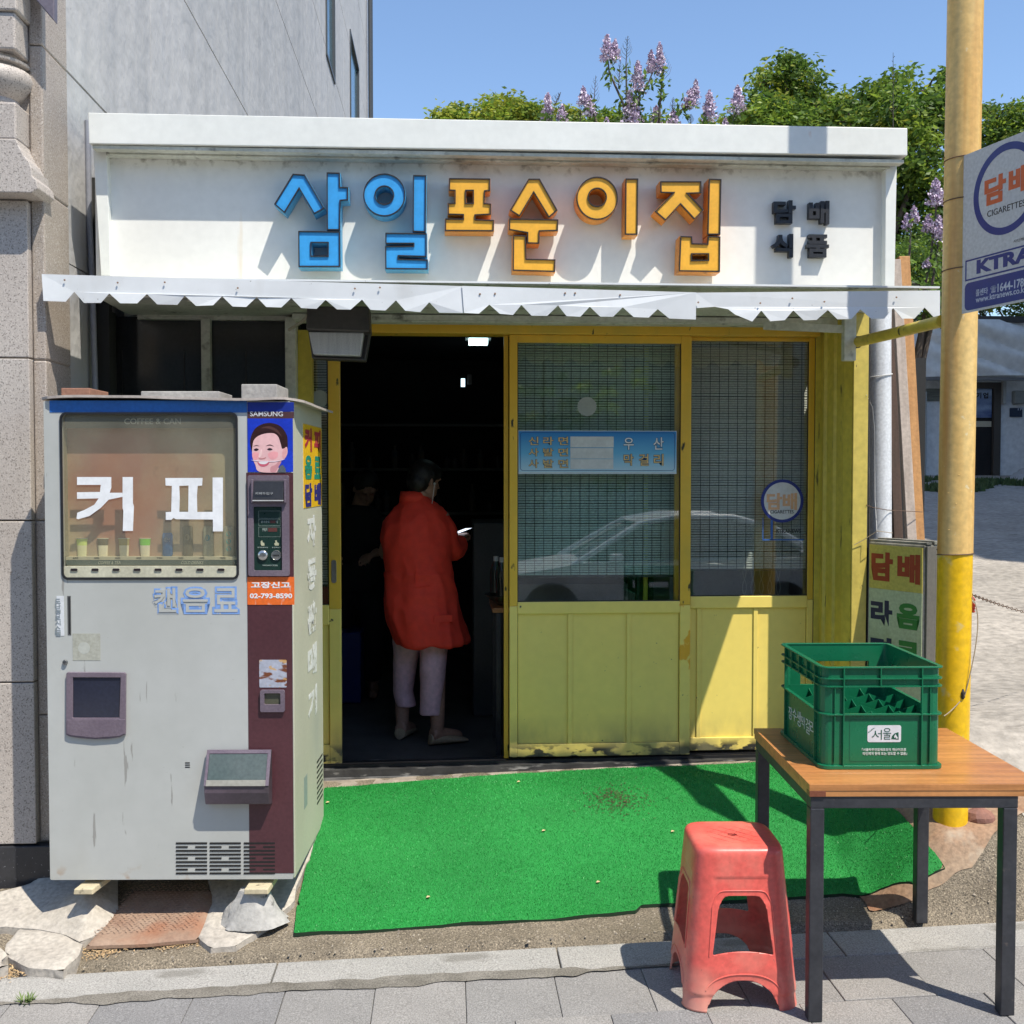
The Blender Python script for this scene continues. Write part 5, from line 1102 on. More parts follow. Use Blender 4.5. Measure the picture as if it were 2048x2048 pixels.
for x_ in (fi, TL-fi-lw):
    for y_ in (fi, TD-fi-lw):
        gx = TF.M @ Vector((x_, y_, 0)); MB().box(x_-.001, x_+lw-.001, y_-.001, y_+lw-.001, kz(gx.x)+.001, H_-.0752).build('leg', dark_metal, tb_, True, bev=.003)

# ============================================================ CRATE
a = VF and at(1650, 1533, z=H_)
# front-left outer corner on table
pfl = TF.I @ at(1648, 1540, z=H_)
CF = Frame(tuple(TF.M @ Vector((pfl.x-.012, pfl.y, H_+.001))), TF.a+.012)
CW, CD, CH = .398, .50, .326
ct = thing('bottle_crate', 'dark green plastic rice wine bottle crate on the wooden table', 'crate', tuple(CF.o), CF.a)
gm = M('crate_green', (.007, .15, .066), (.006, .125, .055), 4, .28, bump=.05, bscale=40, fine=.03, spec=.5, layers=[((.05, .22, .14), 40, .7, .75, (1, 1, 1), .5)])
def rr2(o_, r): return rrect(o_, CW-o_, o_, CD-o_, r, 5)
def ringz(name, z0, z1, o0, o1, r, bev=.0015):
    mb = MB(); mb.prism(rr2(o0, r), z0, z1, [rr2(o1, max(.004, r-(o1-o0)))], fn=lambda a, b, c: (a, b, c)); return mb.build(name, gm, ct, True, fix=True, bev=bev)
ringz('lower_wall', .006, .175, .010, .014, .026); ringz('base_rim', 0, .012, .0, .014, .03); ringz('upper_wall', .262, CH, .010, .014, .026)
for z in (.172, ): ringz('middle_rib', z, z+.005, .001, .0142, .03)
for z in (.262, .287): ringz('rim_rib', z, z+.004, .001, .0098, .03)
ringz('top_rim', CH-.004, CH+.001, .0, .016, .03)
# corner posts between the bands
for sx in (0, 1):
    for sy in (0, 1):
        lx, ly = .075, .075
        pts = [(.010, ly), (.010, .036), (.018, .018), (.036, .010), (lx, .010), (lx, .014), (.038, .014), (.021, .021), (.014, .038), (.014, ly)]
        P2 = [(CW-x_ if sx else x_, CD-y_ if sy else y_) for x_, y_ in pts]
        mb = MB(); mb.prism(P2, .174, .264, fn=lambda a, b, c: (a, b, c)); mb.build('corner_post', gm, ct, True, fix=True, bev=.001)
# vertical ribs
def rib(x0, x1, y0, y1, z0=.006, z1=.262): MB().box(x0, x1, y0, y1, z0, z1).build('rib', gm, ct, True, bev=.0006)
for x_ in (.072, CW-.076):
    for y_ in ((.0, .0099), (CD-.0099, CD)): rib(x_, x_+.004, *y_, 0.006, CH)
for x_ in (.045, CW-.048): rib(x_, x_+.003, .003, .0099, .02, .262)
for x_ in (.19,): rib(x_, x_+.004, .0005, .0099, .262, CH)
for y_ in (.072, CD-.076, .16, .25, .34):
    for x_ in ((.0, .0099), (CW-.0099, CW)): rib(*x_, y_, y_+.004, .006 if y_ in (.072, CD-.076) else .262, CH)
# floor, dividers with dipping top edges
MB().box(.014, CW-.014, .014, CD-.014, .004, .009).build('bottom', gm, ct, True)
nx_, ny_ = 4, 5
def wavy(n, L, base=.148, amp=.015):
    pts = [(0, base+amp)]
    for i in range(n):
        for t in (.25, .5, .75, 1): pts.append((L*(i+t)/n, base+amp*(abs(2*t-1)**1.2)))
    return pts
for i in range(1, ny_):
    y_ = .014+(CD-.028)*i/ny_; top = [(x_+.014, z_) for x_, z_ in wavy(nx_, CW-.028)]; MB().prism([(.014, .01), (CW-.014, .01)]+top[::-1], y_-.001, y_+.001).build('divider', gm, ct, True)
for i in range(1, nx_):
    x_ = .014+(CW-.028)*i/nx_; top = [(q_+.014, z_) for q_, z_ in wavy(ny_, CD-.028)]; MB().prism([(.014, .01), (CD-.014, .01)]+top[::-1], x_-.001, x_+.001, fn=lambda a, b, c: (c, a, b)).build('divider', gm, ct, True)
# labels on the crate front
ct_px = lambda a, b, n=.0095: CF.px(1540+a*.18634, 1400+b*.18634, n)
(x0, z1), (x1, z0) = ct_px(1047, 272), ct_px(1405, 451)
crl = MB().prism(rrect(x0, x1, z0, z1, .006), .0090, .0099).build('paper_label', flat('label_whiteish', (.66, .68, .72)), ct, True)
ring('inner_edge', ct_px(850, 660), ct_px(1595, 205), .0092, .001, .008, flat('edge_green', (.006, .10, .055)), ct, True)
gi = flat('ink_green', (.01, .09, .055))
for ch, (a, b, c_, d_) in (('서', (1090, 320, 1200, 425)), ('울', (1212, 300, 1300, 422))):
    p, q = ct_px(a, d_), ct_px(c_, b); text(ch, p[0], q[0], p[1], q[1], .0088, gi, crl, True, bold=-.005)
MB().prism([ct_px(*p_) for p_ in ((1300, 418), (1310, 385), (1335, 358), (1378, 344), (1380, 424))], .0083, .0088).build('emblem', gi, crl, True)
MB().prism([ct_px(*p_) for p_ in ((1330, 390), (1345, 365), (1355, 380), (1372, 410), (1352, 415), (1345, 395), (1335, 408))], .0078, .0082).build('emblem_mark', MATS['label_whiteish'], crl, True)
for i in range(4):
    mb = MB(); p = ct_px(1055+i*16, 350-i*13, .0088); mb.beam((p[0], .0085, p[1]), (p[0]+.006, .0085, p[1]+.0035), .0006, .0008); mb.beam((p[0], .0085, p[1]), (p[0]+.001, .0085, p[1]+.004), .0006, .0008); mb.build('sprig', gi, crl, True)
for s_, bx_ in (('「서울탁주연합제조장의 재산이므로', (985, 548, 1460, 515)), ('타인에게 판매 또는 양도할 수 없음」', (995, 592, 1470, 555))):
    p, q = ct_px(bx_[0], bx_[1]), ct_px(bx_[2], bx_[3]); text(s_, p[0], q[0], p[1], q[1], .0092, flat('crate_print', (.6, .68, .64)), ct, True, bold=.02)
# hand lettering on the left wall of the crate: y runs away from the viewer, so reading starts at the back
for i, ch in enumerate('장수생막걸리'):
    y1 = .40-i*.052; fnl = lambda uu, vv, dd, y1=y1: (.0092+dd, y1-uu, vv)
    text(ch, 0, .046, .075+(i % 2)*.006, .12+(i % 3)*.004, 0, MATS['crate_print'], ct, True, bold=.0, fn=fnl, depth=.0005)

# ============================================================ STOOL
foot = gpt(1371, 2027); foot2 = gpt(1603, 2022)
SW = (foot2-foot).length  # front foot spread
SH = .502; ang_s = -YAW+.01
SF = Frame(tuple((foot+foot2)/2+Vector((-math.sin(ang_s), math.cos(ang_s), 0))*(SW*.5)), ang_s)
stl = thing('plastic_stool', 'faded red plastic stool standing by the table legs', 'stool', (SF.o.x, SF.o.y, kz(SF.o.x)), SF.a)
red = M('stool_red', (.73, .12, .095), (.67, .105, .085), 5, .36, bump=.06, bscale=60, spec=.5, layers=[((.68, .36, .28), 3.5, .36, .60, (1, 1, 1), .9, .15, .0), ((.68, .30, .22), 5, .46, .66, (1, 1, 1), .6), ((.25, .1, .08), 60, .68, .74, (1, 1, 1), .6)])
hb, ht = SW*.5+.011, .142   # half width bottom / top
def hw(z): t_ = z/SH; return hb+(ht-hb)*t_**.9
def sup(a, h, e=.38):   # rounded square outline
    c, s = math.cos(a), math.sin(a); r_ = (abs(c)**(2/e)+abs(s)**(2/e))**(-e/2); return (h*r_*c, h*r_*s)
import itertools
def stool_open(u, z):
    # u in -1..1 across one face ; returns >0 where plastic is
    zc0, zc1 = .175, .355; au = abs(u)
    wv = .50+.10*(zc0-z)/.2 if False else .56-.10*(z-zc0)/(zc1-zc0)
    # opening with rounded upper corners
    dx = wv-au; dz = min(z-zc0-.012*(1-(au/.56)**2)*-1-.0, zc1-z)
    r_ = .16; ddx = max(0, r_-dx); ddz = max(0, .05-(zc1-z))/.05*r_
    f1 = -(min(dx, (z-(zc0+.012*(1-min(1, au/.56)**2)))*6) if (ddx*ddx+ddz*ddz) < r_*r_ or dx < 0 else -.01)
    if ddx > 0 and ddz > 0 and dx > 0 and z < zc1: f1 = max(f1, (ddx*ddx+ddz*ddz)**.5-r_)
    if z > zc1: f1 = max(f1, (z-zc1)*6)
    # arch between the feet
    za = .098*(max(0, 1-(au/.62)**2.2))**.55 if au < .62 else 0
    f2 = (z-za)*6 if au < .62 else (au-.62)+.001+z*0
    f2 = max(f2, (au-.62)) if au >= .62 else f2
    return min(f1, f2)
NA = 256; A_ = [2*math.pi*i/NA for i in range(NA+1)]
def facecoord(a):
    b = (a+math.pi/4) % (math.pi/2)-math.pi/4; return math.tan(b)
def relief(a, z):
    au = abs(facecoord(a)); h = 0
    zc1 = .355
    if au < .66 and z > .33 and z < .41: h -= .003*(1-sm(.50, .66, au))*sm(.33, .345, z)
    if .0 < z < .135 and au < .72: h -= .004*(1-sm(.6, .72, au))*(1-sm(.09, .13, z))
    if z < .055: h -= .004*(1-sm(.045, .055, z))
    return h
def smap(a, z):
    x_, y_ = sup(a, hw(z)+relief(a, z)); return (x_, y_, z)
ZT = SH-.035; zs_ = list(np.linspace(0, ZT, 90))
shell_mb = clip_grid(A_, zs_, lambda a, z: stool_open(facecoord(a), z), smap)
# rounded shoulder and seat
k0 = len(shell_mb.v); rings = []
for (f_, z) in ((0, ZT), (.0006, SH-.024), (.0025, SH-.014), (.006, SH-.007), (.011, SH-.0025), (.018, SH), (.035, SH), (.07, SH-.001), (.10, SH-.0015)):
    h = hw(ZT)-f_; rings.append([(*sup(a, h-max(0, .0)*1), z) for a in A_[:-1]])
rings.append([(.0155*math.cos(a), .0125*math.sin(a), SH-.002) for a in A_[:-1]]); rings.append([(.0145*math.cos(a), .0115*math.sin(a), SH-.03) for a in A_[:-1]])
shell_mb.loft(rings, caps=False)
o = shell_mb.build('stool_body', red, stl, True, smooth=True, fix=True)
md = o.modifiers.new('thick', 'SOLIDIFY'); md.thickness = .0032; md.offset = -1
# raised bead round each opening + cross-hatched seat lines
mb = MB()
for q_ in range(4):
    pts = []
    for t_ in np.linspace(-1, 1, 25):
        au = .60*math.copysign(abs(t_)**.6, t_) if abs(t_) < 1 else .60*t_; pts.append((au, .372-.05*abs(t_)**6))
    left = [(-.60-.02*k_/4, .322-.15*k_/4) for k_ in range(5)]; right = [(.60+.02*k_/4, .322-.15*k_/4) for k_ in range(5)]
    line = left[::-1]+pts+right; P3 = []
    for (u_, z_) in line: a_ = math.atan(u_)+q_*math.pi/2; x_, y_ = sup(a_, hw(z_)+relief(a_, z_)+.0006); P3.append((x_, y_, z_))
    mb.tube(P3, .0022, 6)
    P3 = []
    for t_ in np.linspace(-.66, .66, 25): z_ = .052+.066*(max(0, 1-(abs(t_)/.68)**2.4))**.55; a_ = math.atan(t_)+q_*math.pi/2; x_, y_ = sup(a_, hw(z_)+relief(a_, z_)+.0006); P3.append((x_, y_, z_))
    mb.tube(P3, .0022, 6)
mb.build('moulded_bead', red, stl, True, smooth=True)
mb = MB()
for i in range(-4, 5):
    for s_ in (1, -1):
        c_ = i*.034; L1 = .10-abs(c_)*.7
        if L1 > .01: mb.beam((c_/2**.5*1-L1*.7*1, s_*(c_/2**.5+L1*.7), SH-.0010), (c_/2**.5+L1*.7, s_*(c_/2**.5-L1*.7), SH-.0010), .0014, .001)
mb.build('seat_ribs', red, stl, True)

# ============================================================ POLE + KTRA SIGN
PY = 4.06; pb = at(1900, 1649, y=PY); pt = at(1931, 0, y=PY)
pdir = (pt-pb).normalized(); pr = (at(1932, 1649, y=PY).x-at(1868, 1649, y=PY).x)/2
pole = thing('yellow_pole', 'thick pole painted pale yellow above and bright yellow below', 'pole', tuple(pb))
pm1 = M('pole_pale_yellow', (.74, .51, .19), (.68, .40, .11), 2.5, .45, bump=.25, bscale=45, stretch=(4, 4, .3), layers=[((.52, .22, .04), 2.8, .54, .72, (5, 5, .18), .8), ((.7, .62, .4), 30, .68, .72, (1, 1, 1), .6)])
pm2 = M('pole_bright_yellow', (.82, .50, .006), (.76, .45, .006), 3, .38, bump=.2, bscale=40, layers=[((.62, .5, .2), 10, .66, .72, (1, 1, 1), .9), ((.3, .25, .12), 16, .66, .72, (1, 1, 1), .9, .42, .30)])
def pp_(z): return pb+pdir*((z-pb.z)/pdir.z)
zm = XZ(1906, 1108, PY)[1]
MB().tube([pp_(pb.z-.2), pp_(zm)], pr, 40).build('lower_paint', pm2, pole, smooth=True); MB().tube([pp_(zm+.0005), pp_(9)], pr+.001, 40).build('upper_paint', pm1, pole, smooth=True)
wr_ = M('rusty_wire', (.16, .09, .05), (.1, .06, .04), 40, .7)
def wrap(z0, z1, nm='wire_tie', m_=wr_, tail=None):
    pts = [pp_(z0+(z1-z0)*k_/28)+Vector((math.cos(k_/28*6.6+2.6)*(pr+.003), math.sin(k_/28*6.6+2.6)*(pr+.003), 0)) for k_ in range(29)]
    MB().tube(pts+(tail or []), .002, 6).build(nm, m_, pole, smooth=True)
for py_ in (323, 405, 543, 1110): z_ = XZ(1910, py_, PY)[1]; wrap(z_, z_+.02)
for _ in range(1):
    mb = MB()
    for i in range(16): z_ = random.uniform(1.3, 3); a_ = random.uniform(3.3, 6.1); q_ = pp_(z_)+Vector((math.cos(a_)*pr, math.sin(a_)*pr, 0)); mb.lathe([(.002, -.001), (.003, 0), (.001, .002)], q_.x, q_.y, q_.z, 6)
    o = mb.build('paint_blisters', pm1, pole, smooth=True); o['kind'] = 'stuff'
# sign
k0_ = at(1923, 629, y=PY-.06); k1x = at(2048, 594, y=3.62)
z_b, z_t_ = at(1925, 629, y=PY-.05).z, at(1931, 313, y=PY-.05).z
# direction so that the bottom edge passes through (2048,594) at the same height
pr_ = at(2048, 594, y=k0_.y/1.082); dv = Vector((pr_.x-k0_.x, pr_.y-k0_.y, 0)); ang_k = math.atan2(dv.y, dv.x)
KF = Frame((k0_.x, k0_.y, 0), ang_k); KW = .50
ks = thing('tobacco_sign', 'white and navy tobacco sign plate wired to the yellow pole', 'sign', tuple(KF.o), KF.a)
kpx = lambda a, b, n=0: KF.px(1900+a*.20705, 240+b*.20705, n)
print('KTRA', z_b, z_t_, pr_, math.degrees(ang_k), KF.px(2048, 259))
sw = M('sign_white', (.56, .57, .58), (.52, .53, .55), 3, .4); nv = flat('sign_navy', (.015, .04, .22), .35)
MB().box(0, KW, 0, .003, z_b, z_t_).build('plate', sw, ks, True, bev=.0008)
# circle: left edge 230, top 188, bottom 1125 in enlarged coordinates
ctop, cbot = kpx(715, 188)[1], kpx(455, 1125)[1]; cr_r = None
cl_ = kpx(228, 770); zc_ = None
zc_ = (kpx(228, 770)[1]); rad = (kpx(455, 1125)[1]); rad = (zc_-rad); cxk = cl_[0]+rad
MB().prism(ell(cxk, zc_, rad, rad, 64), -.0008, -.0001, [ell(cxk, zc_, rad*.84, rad*.84, 64)]).build('circle', nv, ks, True)
def krow(px0, px1, b): return b
def kt(s_, xa, xb, za_, zb_, mat, bold, n=-.0002, **k_): return text(s_, xa, xb, za_, zb_, n, mat, ks, True, bold=bold, depth=.0006, **k_)
org = flat('sign_orange', (.62, .12, .035), .4)
xa, zt1 = kpx(335, 575); _, zb1 = kpx(350, 835); xb = kpx(540, 700)[0]; wch = xb-xa
kt('담', xa, xb, zb1, zt1, org, .045); xc = kpx(567, 600)[0]; kt('배', xc, xc+wch*.98, zb1+.008, zt1+.004, org, .045)
xa = kpx(360, 900)[0]; za_, zb_ = kpx(365, 940)[1], kpx(365, 880)[1]; kt('CIGARETTES', xa, kpx(728, 780)[0], za_, zb_, flat('print_black', (.02, .02, .02)), .004)
xa = kpx(258, 1400)[0]; z0_, z1_ = kpx(260, 1488)[1], kpx(260, 1355)[1]; kt('KTRA', xa, kpx(800, 1300)[0], z0_, z1_, nv, .05)
bx_ = kpx(150, 1360); bb_ = kpx(150, 1560); MB().prism([(bx_[0], bb_[1]), (KW+.001, bb_[1]), (KW+.001, bx_[1]), (bx_[0], bx_[1])], -.0007, -.0001, [[(bx_[0]+.006, bb_[1]+.006), (KW-.012, bb_[1]+.006), (KW-.012, bx_[1]-.006), (bx_[0]+.006, bx_[1]-.006)]]).build('box_outline', nv, ks, True)
zf1 = kpx(145, 1582)[1]; zf0 = kpx(150, 1845)[1]; MB().prism(rrect(bx_[0]-.001, KW-.008, zf0, zf1, .02), -.0007, -.0001).build('blue_field', nv, ks, True)
ltb = flat('sign_pale_text', (.55, .6, .7)); xa = kpx(252, 1670)[0]; z0_ = kpx(255, 1705)[1]; z1_ = kpx(255, 1640)[1]
text('콜센타', xa, kpx(368, 1650)[0], z0_, z1_, -.0009, ltb, ks, True, bold=.01); xk = kpx(395, 1640)[0]; text('☎', xk, xk+.028, z0_, z1_, -.0009, ltb, ks, True)
xk = kpx(462, 1620)[0]; text('1644-1782', xk, kpx(752, 1560)[0], z0_-.002, z1_+.004, -.0009, ltb, ks, True, bold=.02)
z0_ = kpx(258, 1765)[1]; text('www.ktranews.co.kr', xa, kpx(742, 1650)[0], z0_, z0_+.022, -.0009, ltb, ks, True, bold=.01)
xk = kpx(612, 1180)[0]; zk = kpx(612, 1188)[1]; text('사단법인', xk, xk+.07, zk, zk+.01, -.0002, flat('print_black', (.02, .02, .02)), ks, True)

# yellow brace pipe from shop bracket to pole
br = thing('brace_pipe', 'short yellow pipe bracing the pole to the shop corner under the canopy end', 'pipe', (1.9, 4.6, 2.2))
pA, pB = at(1714, 684, y=4.86), at(1884, 642, y=4.10); MB().tube([pA, pA.lerp(pB, .5)+Vector((0, 0, -.002)), pB], .024, 16).build('pipe', yellow_side, br, smooth=True)
MB().tube([pA+(pA-pB)*.02, pA+Vector((.004, .0, .0))], .028, 16).build('end_cap', flat('tar_black', (.02, .02, .02), .8), br, smooth=True)

# hanging cord at pole
cb = thing('tie_cord', 'thin beige cord hanging beside the lower yellow pole', 'cord', tuple(at(1945, 1300, y=4.05)))
pts = bez(at(1938, 1190, y=4.02), at(1975, 1215, y=4.0), at(1945, 1330, y=3.99), at(1930, 1390, y=4.0), 14)+bez(at(1930, 1390, y=4.0), at(1915, 1410, y=4.0), at(1900, 1425, y=3.98), at(1888, 1432, y=3.98), 8)
MB().tube(pts, .0022, 6).build('cord', flat('cord_beige', (.38, .3, .2)), cb, smooth=True); q_ = at(1926, 1388, y=3.995)
MB().lathe([(.003, -.02), (.008, -.012), (.006, -.004), (.009, .004), (.005, .012), (.002, .02)], q_.x, q_.y, q_.z, 10).build('knot', flat('knot_dark', (.05, .04, .03)), cb, smooth=True)

# ============================================================ LIGHT BOX SIGN "담배 라 음"
a = at(1733, 1092, y=4.97); b = at(1852, 1118, y=4.66)
BF = Frame((a.x+.012, a.y, 0), math.atan2(b.y-a.y, b.x-a.x)); 
LT = BF.px(1733, 1083)[1]; BW = BF.px(1849, 1110)[0]; LB = LT-.86
lb = thing('light_box_sign', 'weathered standing light box sign with red, navy and green letters beside the pole', 'sign', (BF.o.x, BF.o.y, LB), BF.a)
def lbz(o): return o
LM = Matrix.Translation((0, 0, -LB))
class LMB(MB):
    def build(s, *a_, **k_):
        s.v = [(x_, y_, z_-LB) for x_, y_, z_ in s.v]; return MB.build(s, *a_, **k_)
fr_m = M('weathered_frame', (.34, .32, .28), (.22, .21, .17), 10, .55, bump=.3, layers=[((.05, .05, .04), 7, .55, .65, (1, 1, .2), .8)])
LMB().box(.0, BW, .0, .17, LB, LT).build('case', fr_m, lb, True, bev=.006)
for i in range(3): LMB().box(-.004, BW+.004, .01+i*.05, .045+i*.05, LT, LT+.012+.006*(i == 1)).build('top_fin', fr_m, lb, True, bev=.003)
LMB().box(BW+.001, BW+.012, .005, .16, LB, LT-.005).build('side_flange', M('flange_grey', (.25, .24, .2), (.12, .11, .09), 5, .5, stretch=(1, 1, .1)), lb, True, bev=.002)
cxp = lambda a_, b_: BF.px(1640+a_*.33636, 1050+b_*.33636, -.004)
zsplit = cxp(300, 372)[1]; y1m = M('sign_dirty_yellow', (.62, .52, .11), (.54, .46, .11), 3, .5, layers=[((.3, .3, .12), 5, .55, .7, (1, 1, .4), .6)]); g1m = M('sign_dirty_green', (.52, .58, .38), (.44, .50, .32), 3, .5, layers=[((.3, .33, .15), 5, .55, .7, (1, 1, .4), .6)])
LMB().box(.006, BW-.008, -.0035, -.0005, zsplit, LT-.012).build('panel_top', y1m, lb, True); LMB().box(.006, BW-.008, -.0035, -.0005, LB+.02, zsplit-.0008).build('panel_lower', g1m, lb, True)
def lt_(ch, a_, b_, c_, d_, col):
    p, q = cxp(a_, d_), cxp(c_, b_); text(ch, p[0], q[0], p[1]-LB, q[1]-LB, -.004, col, lb, True, bold=.05)
rd = flat('ink_red', (.36, .05, .02)); nvk = flat('ink_navy', (.02, .025, .07)); gk = flat('ink_green2', (.03, .2, .04))
# rows in the box's own plane
def row(chs, zt_, h_, cols):
    w_ = BW*.40
    for i, ch in enumerate(chs): text(ch, BW*(.06+i*.48), BW*(.06+i*.48)+w_, zt_-h_-LB, zt_-LB, -.0042, cols[i], lb, True, bold=.05, depth=.0004)
r1 = cxp(292, 155)[1]; r1b = cxp(300, 325)[1]; row('담배', r1, r1-r1b, (rd, rd)); r2 = cxp(318, 440)[1]; r2b = cxp(325, 590)[1]; row('라음', r2, r2-r2b, (nvk, gk)); r3 = r2b-(r1b-r2); row('면료', r2b-.055, r2-r2b, (nvk, gk))

# PVC pipe, planks, wires, black board beside the shop
pvc = thing('white_drain_pipe', 'white plastic drain pipe standing behind the yellow post', 'pipe', tuple(at(1758, 1060, y=5.25)))
a, b = at(1760, 690, y=5.25), at(1761, 1075, y=5.25); MB().tube([a+Vector((0, 0, .35)), a, b, b-Vector((0, 0, .6))], (at(1781, 900, y=5.25).x-at(1739, 900, y=5.25).x)/2, 28).build('pipe', M('pvc_white', (.70, .72, .74), (.64, .66, .69), 4, .35), pvc, smooth=True)
for py_ in (745, ): z_ = at(1760, py_, y=5.2).z; c_ = at(1760, py_, y=5.25); MB().tube([(c_.x+math.cos(q_/20*6.28)*.058, 5.25+math.sin(q_/20*6.28)*.058, z_-.02*math.sin(q_/20*3.14)) for q_ in range(21)], .0025, 6).build('wire_tie', flat('wire_white', (.6, .6, .58)), pvc, smooth=True)
plk = [M('plank_orange', (.52, .27, .10), (.44, .22, .08), 5, .7, bump=.3, bscale=60, stretch=(8, 8, .5), layers=[((.08, .05, .03), 12, .68, .73, (1, 1, 1), .9)]), M('plank_grey', (.50, .42, .36), (.40, .33, .28), 5, .8, bump=.3, bscale=60, stretch=(8, 8, .5)), M('plank_dark', (.10, .06, .045), (.07, .045, .035), 5, .8, stretch=(8, 8, .5))]
def plank(label, top, bot, y, w_, th, mat):
    a_, b_ = at(*top, y=y+.12), at(*bot, y=y-.02); o = MB().beam(b_-Vector((0, 0, 0)), a_, w_, th, up=(0, 1, 0)).build('wooden_plank', mat, None, bev=.003); props(o, label, 'plank', 'planks leaning beside the shop')
plank('orange brown plank leaning rightmost beside the shop, nearest the pole', (1806, 514), (1842, 1200), 5.42, .058, .04, plk[0]); plank('grey weathered plank leaning just left of the orange plank', (1790, 520), (1829, 1200), 5.37, .05, .03, plk[1])
plank('dark brown plank leaning behind beside the white drain pipe', (1775, 560), (1800, 1200), 5.60, .05, .03, plk[2])
o = MB().box(at(1735, 900, y=5.55).x-.05, at(1832, 900, y=6.2).x-.15, 5.75, 5.8, .2, 2.3).build('dark_board', flat('tar_black', (.02, .02, .02), .8), None); props(o, 'black board standing behind the planks beside the shop', 'board')
wi = thing('binding_wire', 'thin wire binding the planks and white pipe to the post', 'wire', tuple(at(1800, 1025, y=5.2)))
MB().tube([at(1733, 1010, y=4.96), at(1745, 1015, y=5.0), at(1775, 1020, y=5.17), at(1810, 1022, y=5.3), at(1845, 1024, y=5.36)], .002, 6).build('wire', wr_, wi, smooth=True)
MB().tube([at(1733, 790, y=4.96), at(1745, 815, y=5.1), at(1749, 860, y=5.17), at(1750, 1000, y=5.17), at(1754, 1066, y=5.1)], .0017, 6).build('wire', flat('wire_white', (.6, .6, .58)), wi, smooth=True)
MB().tube([at(1708, 1090, y=4.955), at(1730, 1078, y=4.95), at(1755, 1062, y=4.9), at(1785, 1066, y=4.95)], .0018, 6).build('wire', flat('cord_beige', (.38, .3, .2)), wi, smooth=True)

# ============================================================ ALLEY BUILDING far right
by = 20.5
def B_(px, py): return XZ(px, py, by)
ah = thing('alley_house', 'low white house with a tarpaulin fascia at the end of the alley', 'house', (B_(1950, 940)[0], by, 1.5))
hw_m = M('house_white', (.78, .79, .80), (.68, .69, .70), .6, .8, bump=.3, bscale=10, layers=[((.3, .3, .28), .5, .55, .7, (1, 1, 1), .4)])
x0, x1 = B_(1700, 800)[0], 16.5
dL, dT = B_(1952, 790)[0], B_(1950, 765)[1]; dR = B_(2000, 790)[0]
MB().box(x0, dL-.62, by, by+.3, .6, 4.3).build('wall', hw_m, ah); MB().box(dR, x1, by, by+.3, .6, 4.3).build('wall', hw_m, ah); MB().box(dL-.62, dR, by, by+.3, dT, 4.3).build('wall', hw_m, ah)
dz_ = B_(1950, 958)[1]; fdk = flat('door_brown', (.07, .06, .05)); dd = MB()
dd.box(dL-.6, dL-.5, by-.05, by+.1, dz_, dT); dd.box(dR-.14, dR-.0, by-.05, by+.1, dz_, dT); dd.box(dL-.5, dR-.14, by-.05, by+.1, dT-.12, dT); dr_ = dd.build('door', fdk, ah)
MB().box(dL-.5, dR-.14, by+.02, by+.05, dz_, dT-.12).build('door_pane', M('dim_pane', (.02, .02, .02), rough=.2), dr_)
pa, pb_ = B_(1900, 835), B_(1984, 777); MB().box(dL-.45, pb_[0], by+.005, by+.015, pa[1], pb_[1]).build('poster', M('poster_mountain', (.05, .08, .22), (.35, .45, .6), 2.2, .4, stretch=(.6, 1, 2)), dr_)
MB().box(dL-.45, pb_[0], by+.003, by+.015, B_(0, 848)[1], B_(0, 836)[1]).build('poster_strip', flat('strip_beige', (.5, .45, .33)), dr_)
for ch, a_ in (('기', 1952), ('업', 1966)): p, q = B_(a_, 797), B_(a_+11, 785); text(ch, p[0], q[0], p[1], q[1], by+.003, flat('print_black', (.02, .02, .02)), dr_, bold=.04)
tar = M('tarpaulin', (.78, .78, .76), (.68, .68, .67), .8, .6, bump=.3, bscale=6); us = np.linspace(x0-.5, B_(2046, 700)[0], 90); t0, t1 = B_(0, 748)[1], B_(0, 632)[1]; vs = np.linspace(t0, t1, 26)
mb = clip_grid(us, vs, lambda u, v_: 1, lambda u, v_: (u, by-.5+.10*mn.noise((u*.5, v_*3.2+u*.9, 0))+.07*(1-abs(math.sin(v_*5.5+u*1.3+3*mn.noise((u*.4, v_, 2)))))**2, v_+.04*math.sin(u*.7))); mb.build('tarpaulin', tar, ah, smooth=True)
MB().box(x0-.5, x1, by-.45, by+3, t1-.02, t1+.1).build('roof', flat('roof_dark', (.05, .05, .05)), ah)
MB().box(x0-.5, x1, by-.48, by-.40, t0-.06, t0).build('fascia_rail', flat('rail_grey', (.16, .16, .16)), ah)
MB().box(B_(2012, 0)[0], B_(2018, 0)[0], by-.12, by-.02, B_(0, 800)[1], B_(0, 752)[1]).build('wall_bracket', flat('bracket_grey', (.35, .35, .33)), ah)
MB().box(B_(2034, 0)[0], B_(2060, 0)[0], by-.15, by-.01, B_(0, 800)[1], B_(0, 772)[1]).build('meter_box', flat('meter_grey', (.25, .26, .24)), ah, bev=.02)
np_ = MB().box(B_(2031, 0)[0], B_(2056, 0)[0], by-.03, by-.01, B_(0, 827)[1], B_(0, 808)[1]).build('number_plate', flat('plate_navy', (.02, .035, .07)), ah); p, q = B_(2034, 821), B_(2050, 813); text('196-', p[0], q[0], p[1], q[1], by-.032, MATS['sign_pale_text'], np_, bold=.02)
MB().box(B_(1858, 0)[0], dL-.7, by-.03, by-.01, B_(0, 794)[1], B_(0, 768)[1]).build('shutter', M('shutter_beige', (.2, .2, .16), (.12, .12, .1), 40, .6, stretch=(.1, 1, 1)), ah)
MB().tube([(B_(1853, 0)[0], by-.1, .8), (B_(1853, 0)[0], by-.1, 3.3)], .06, 10).build('downpipe', MATS['rail_grey'] and flat('pipe_pale', (.42, .44, .45)), ah, smooth=True)
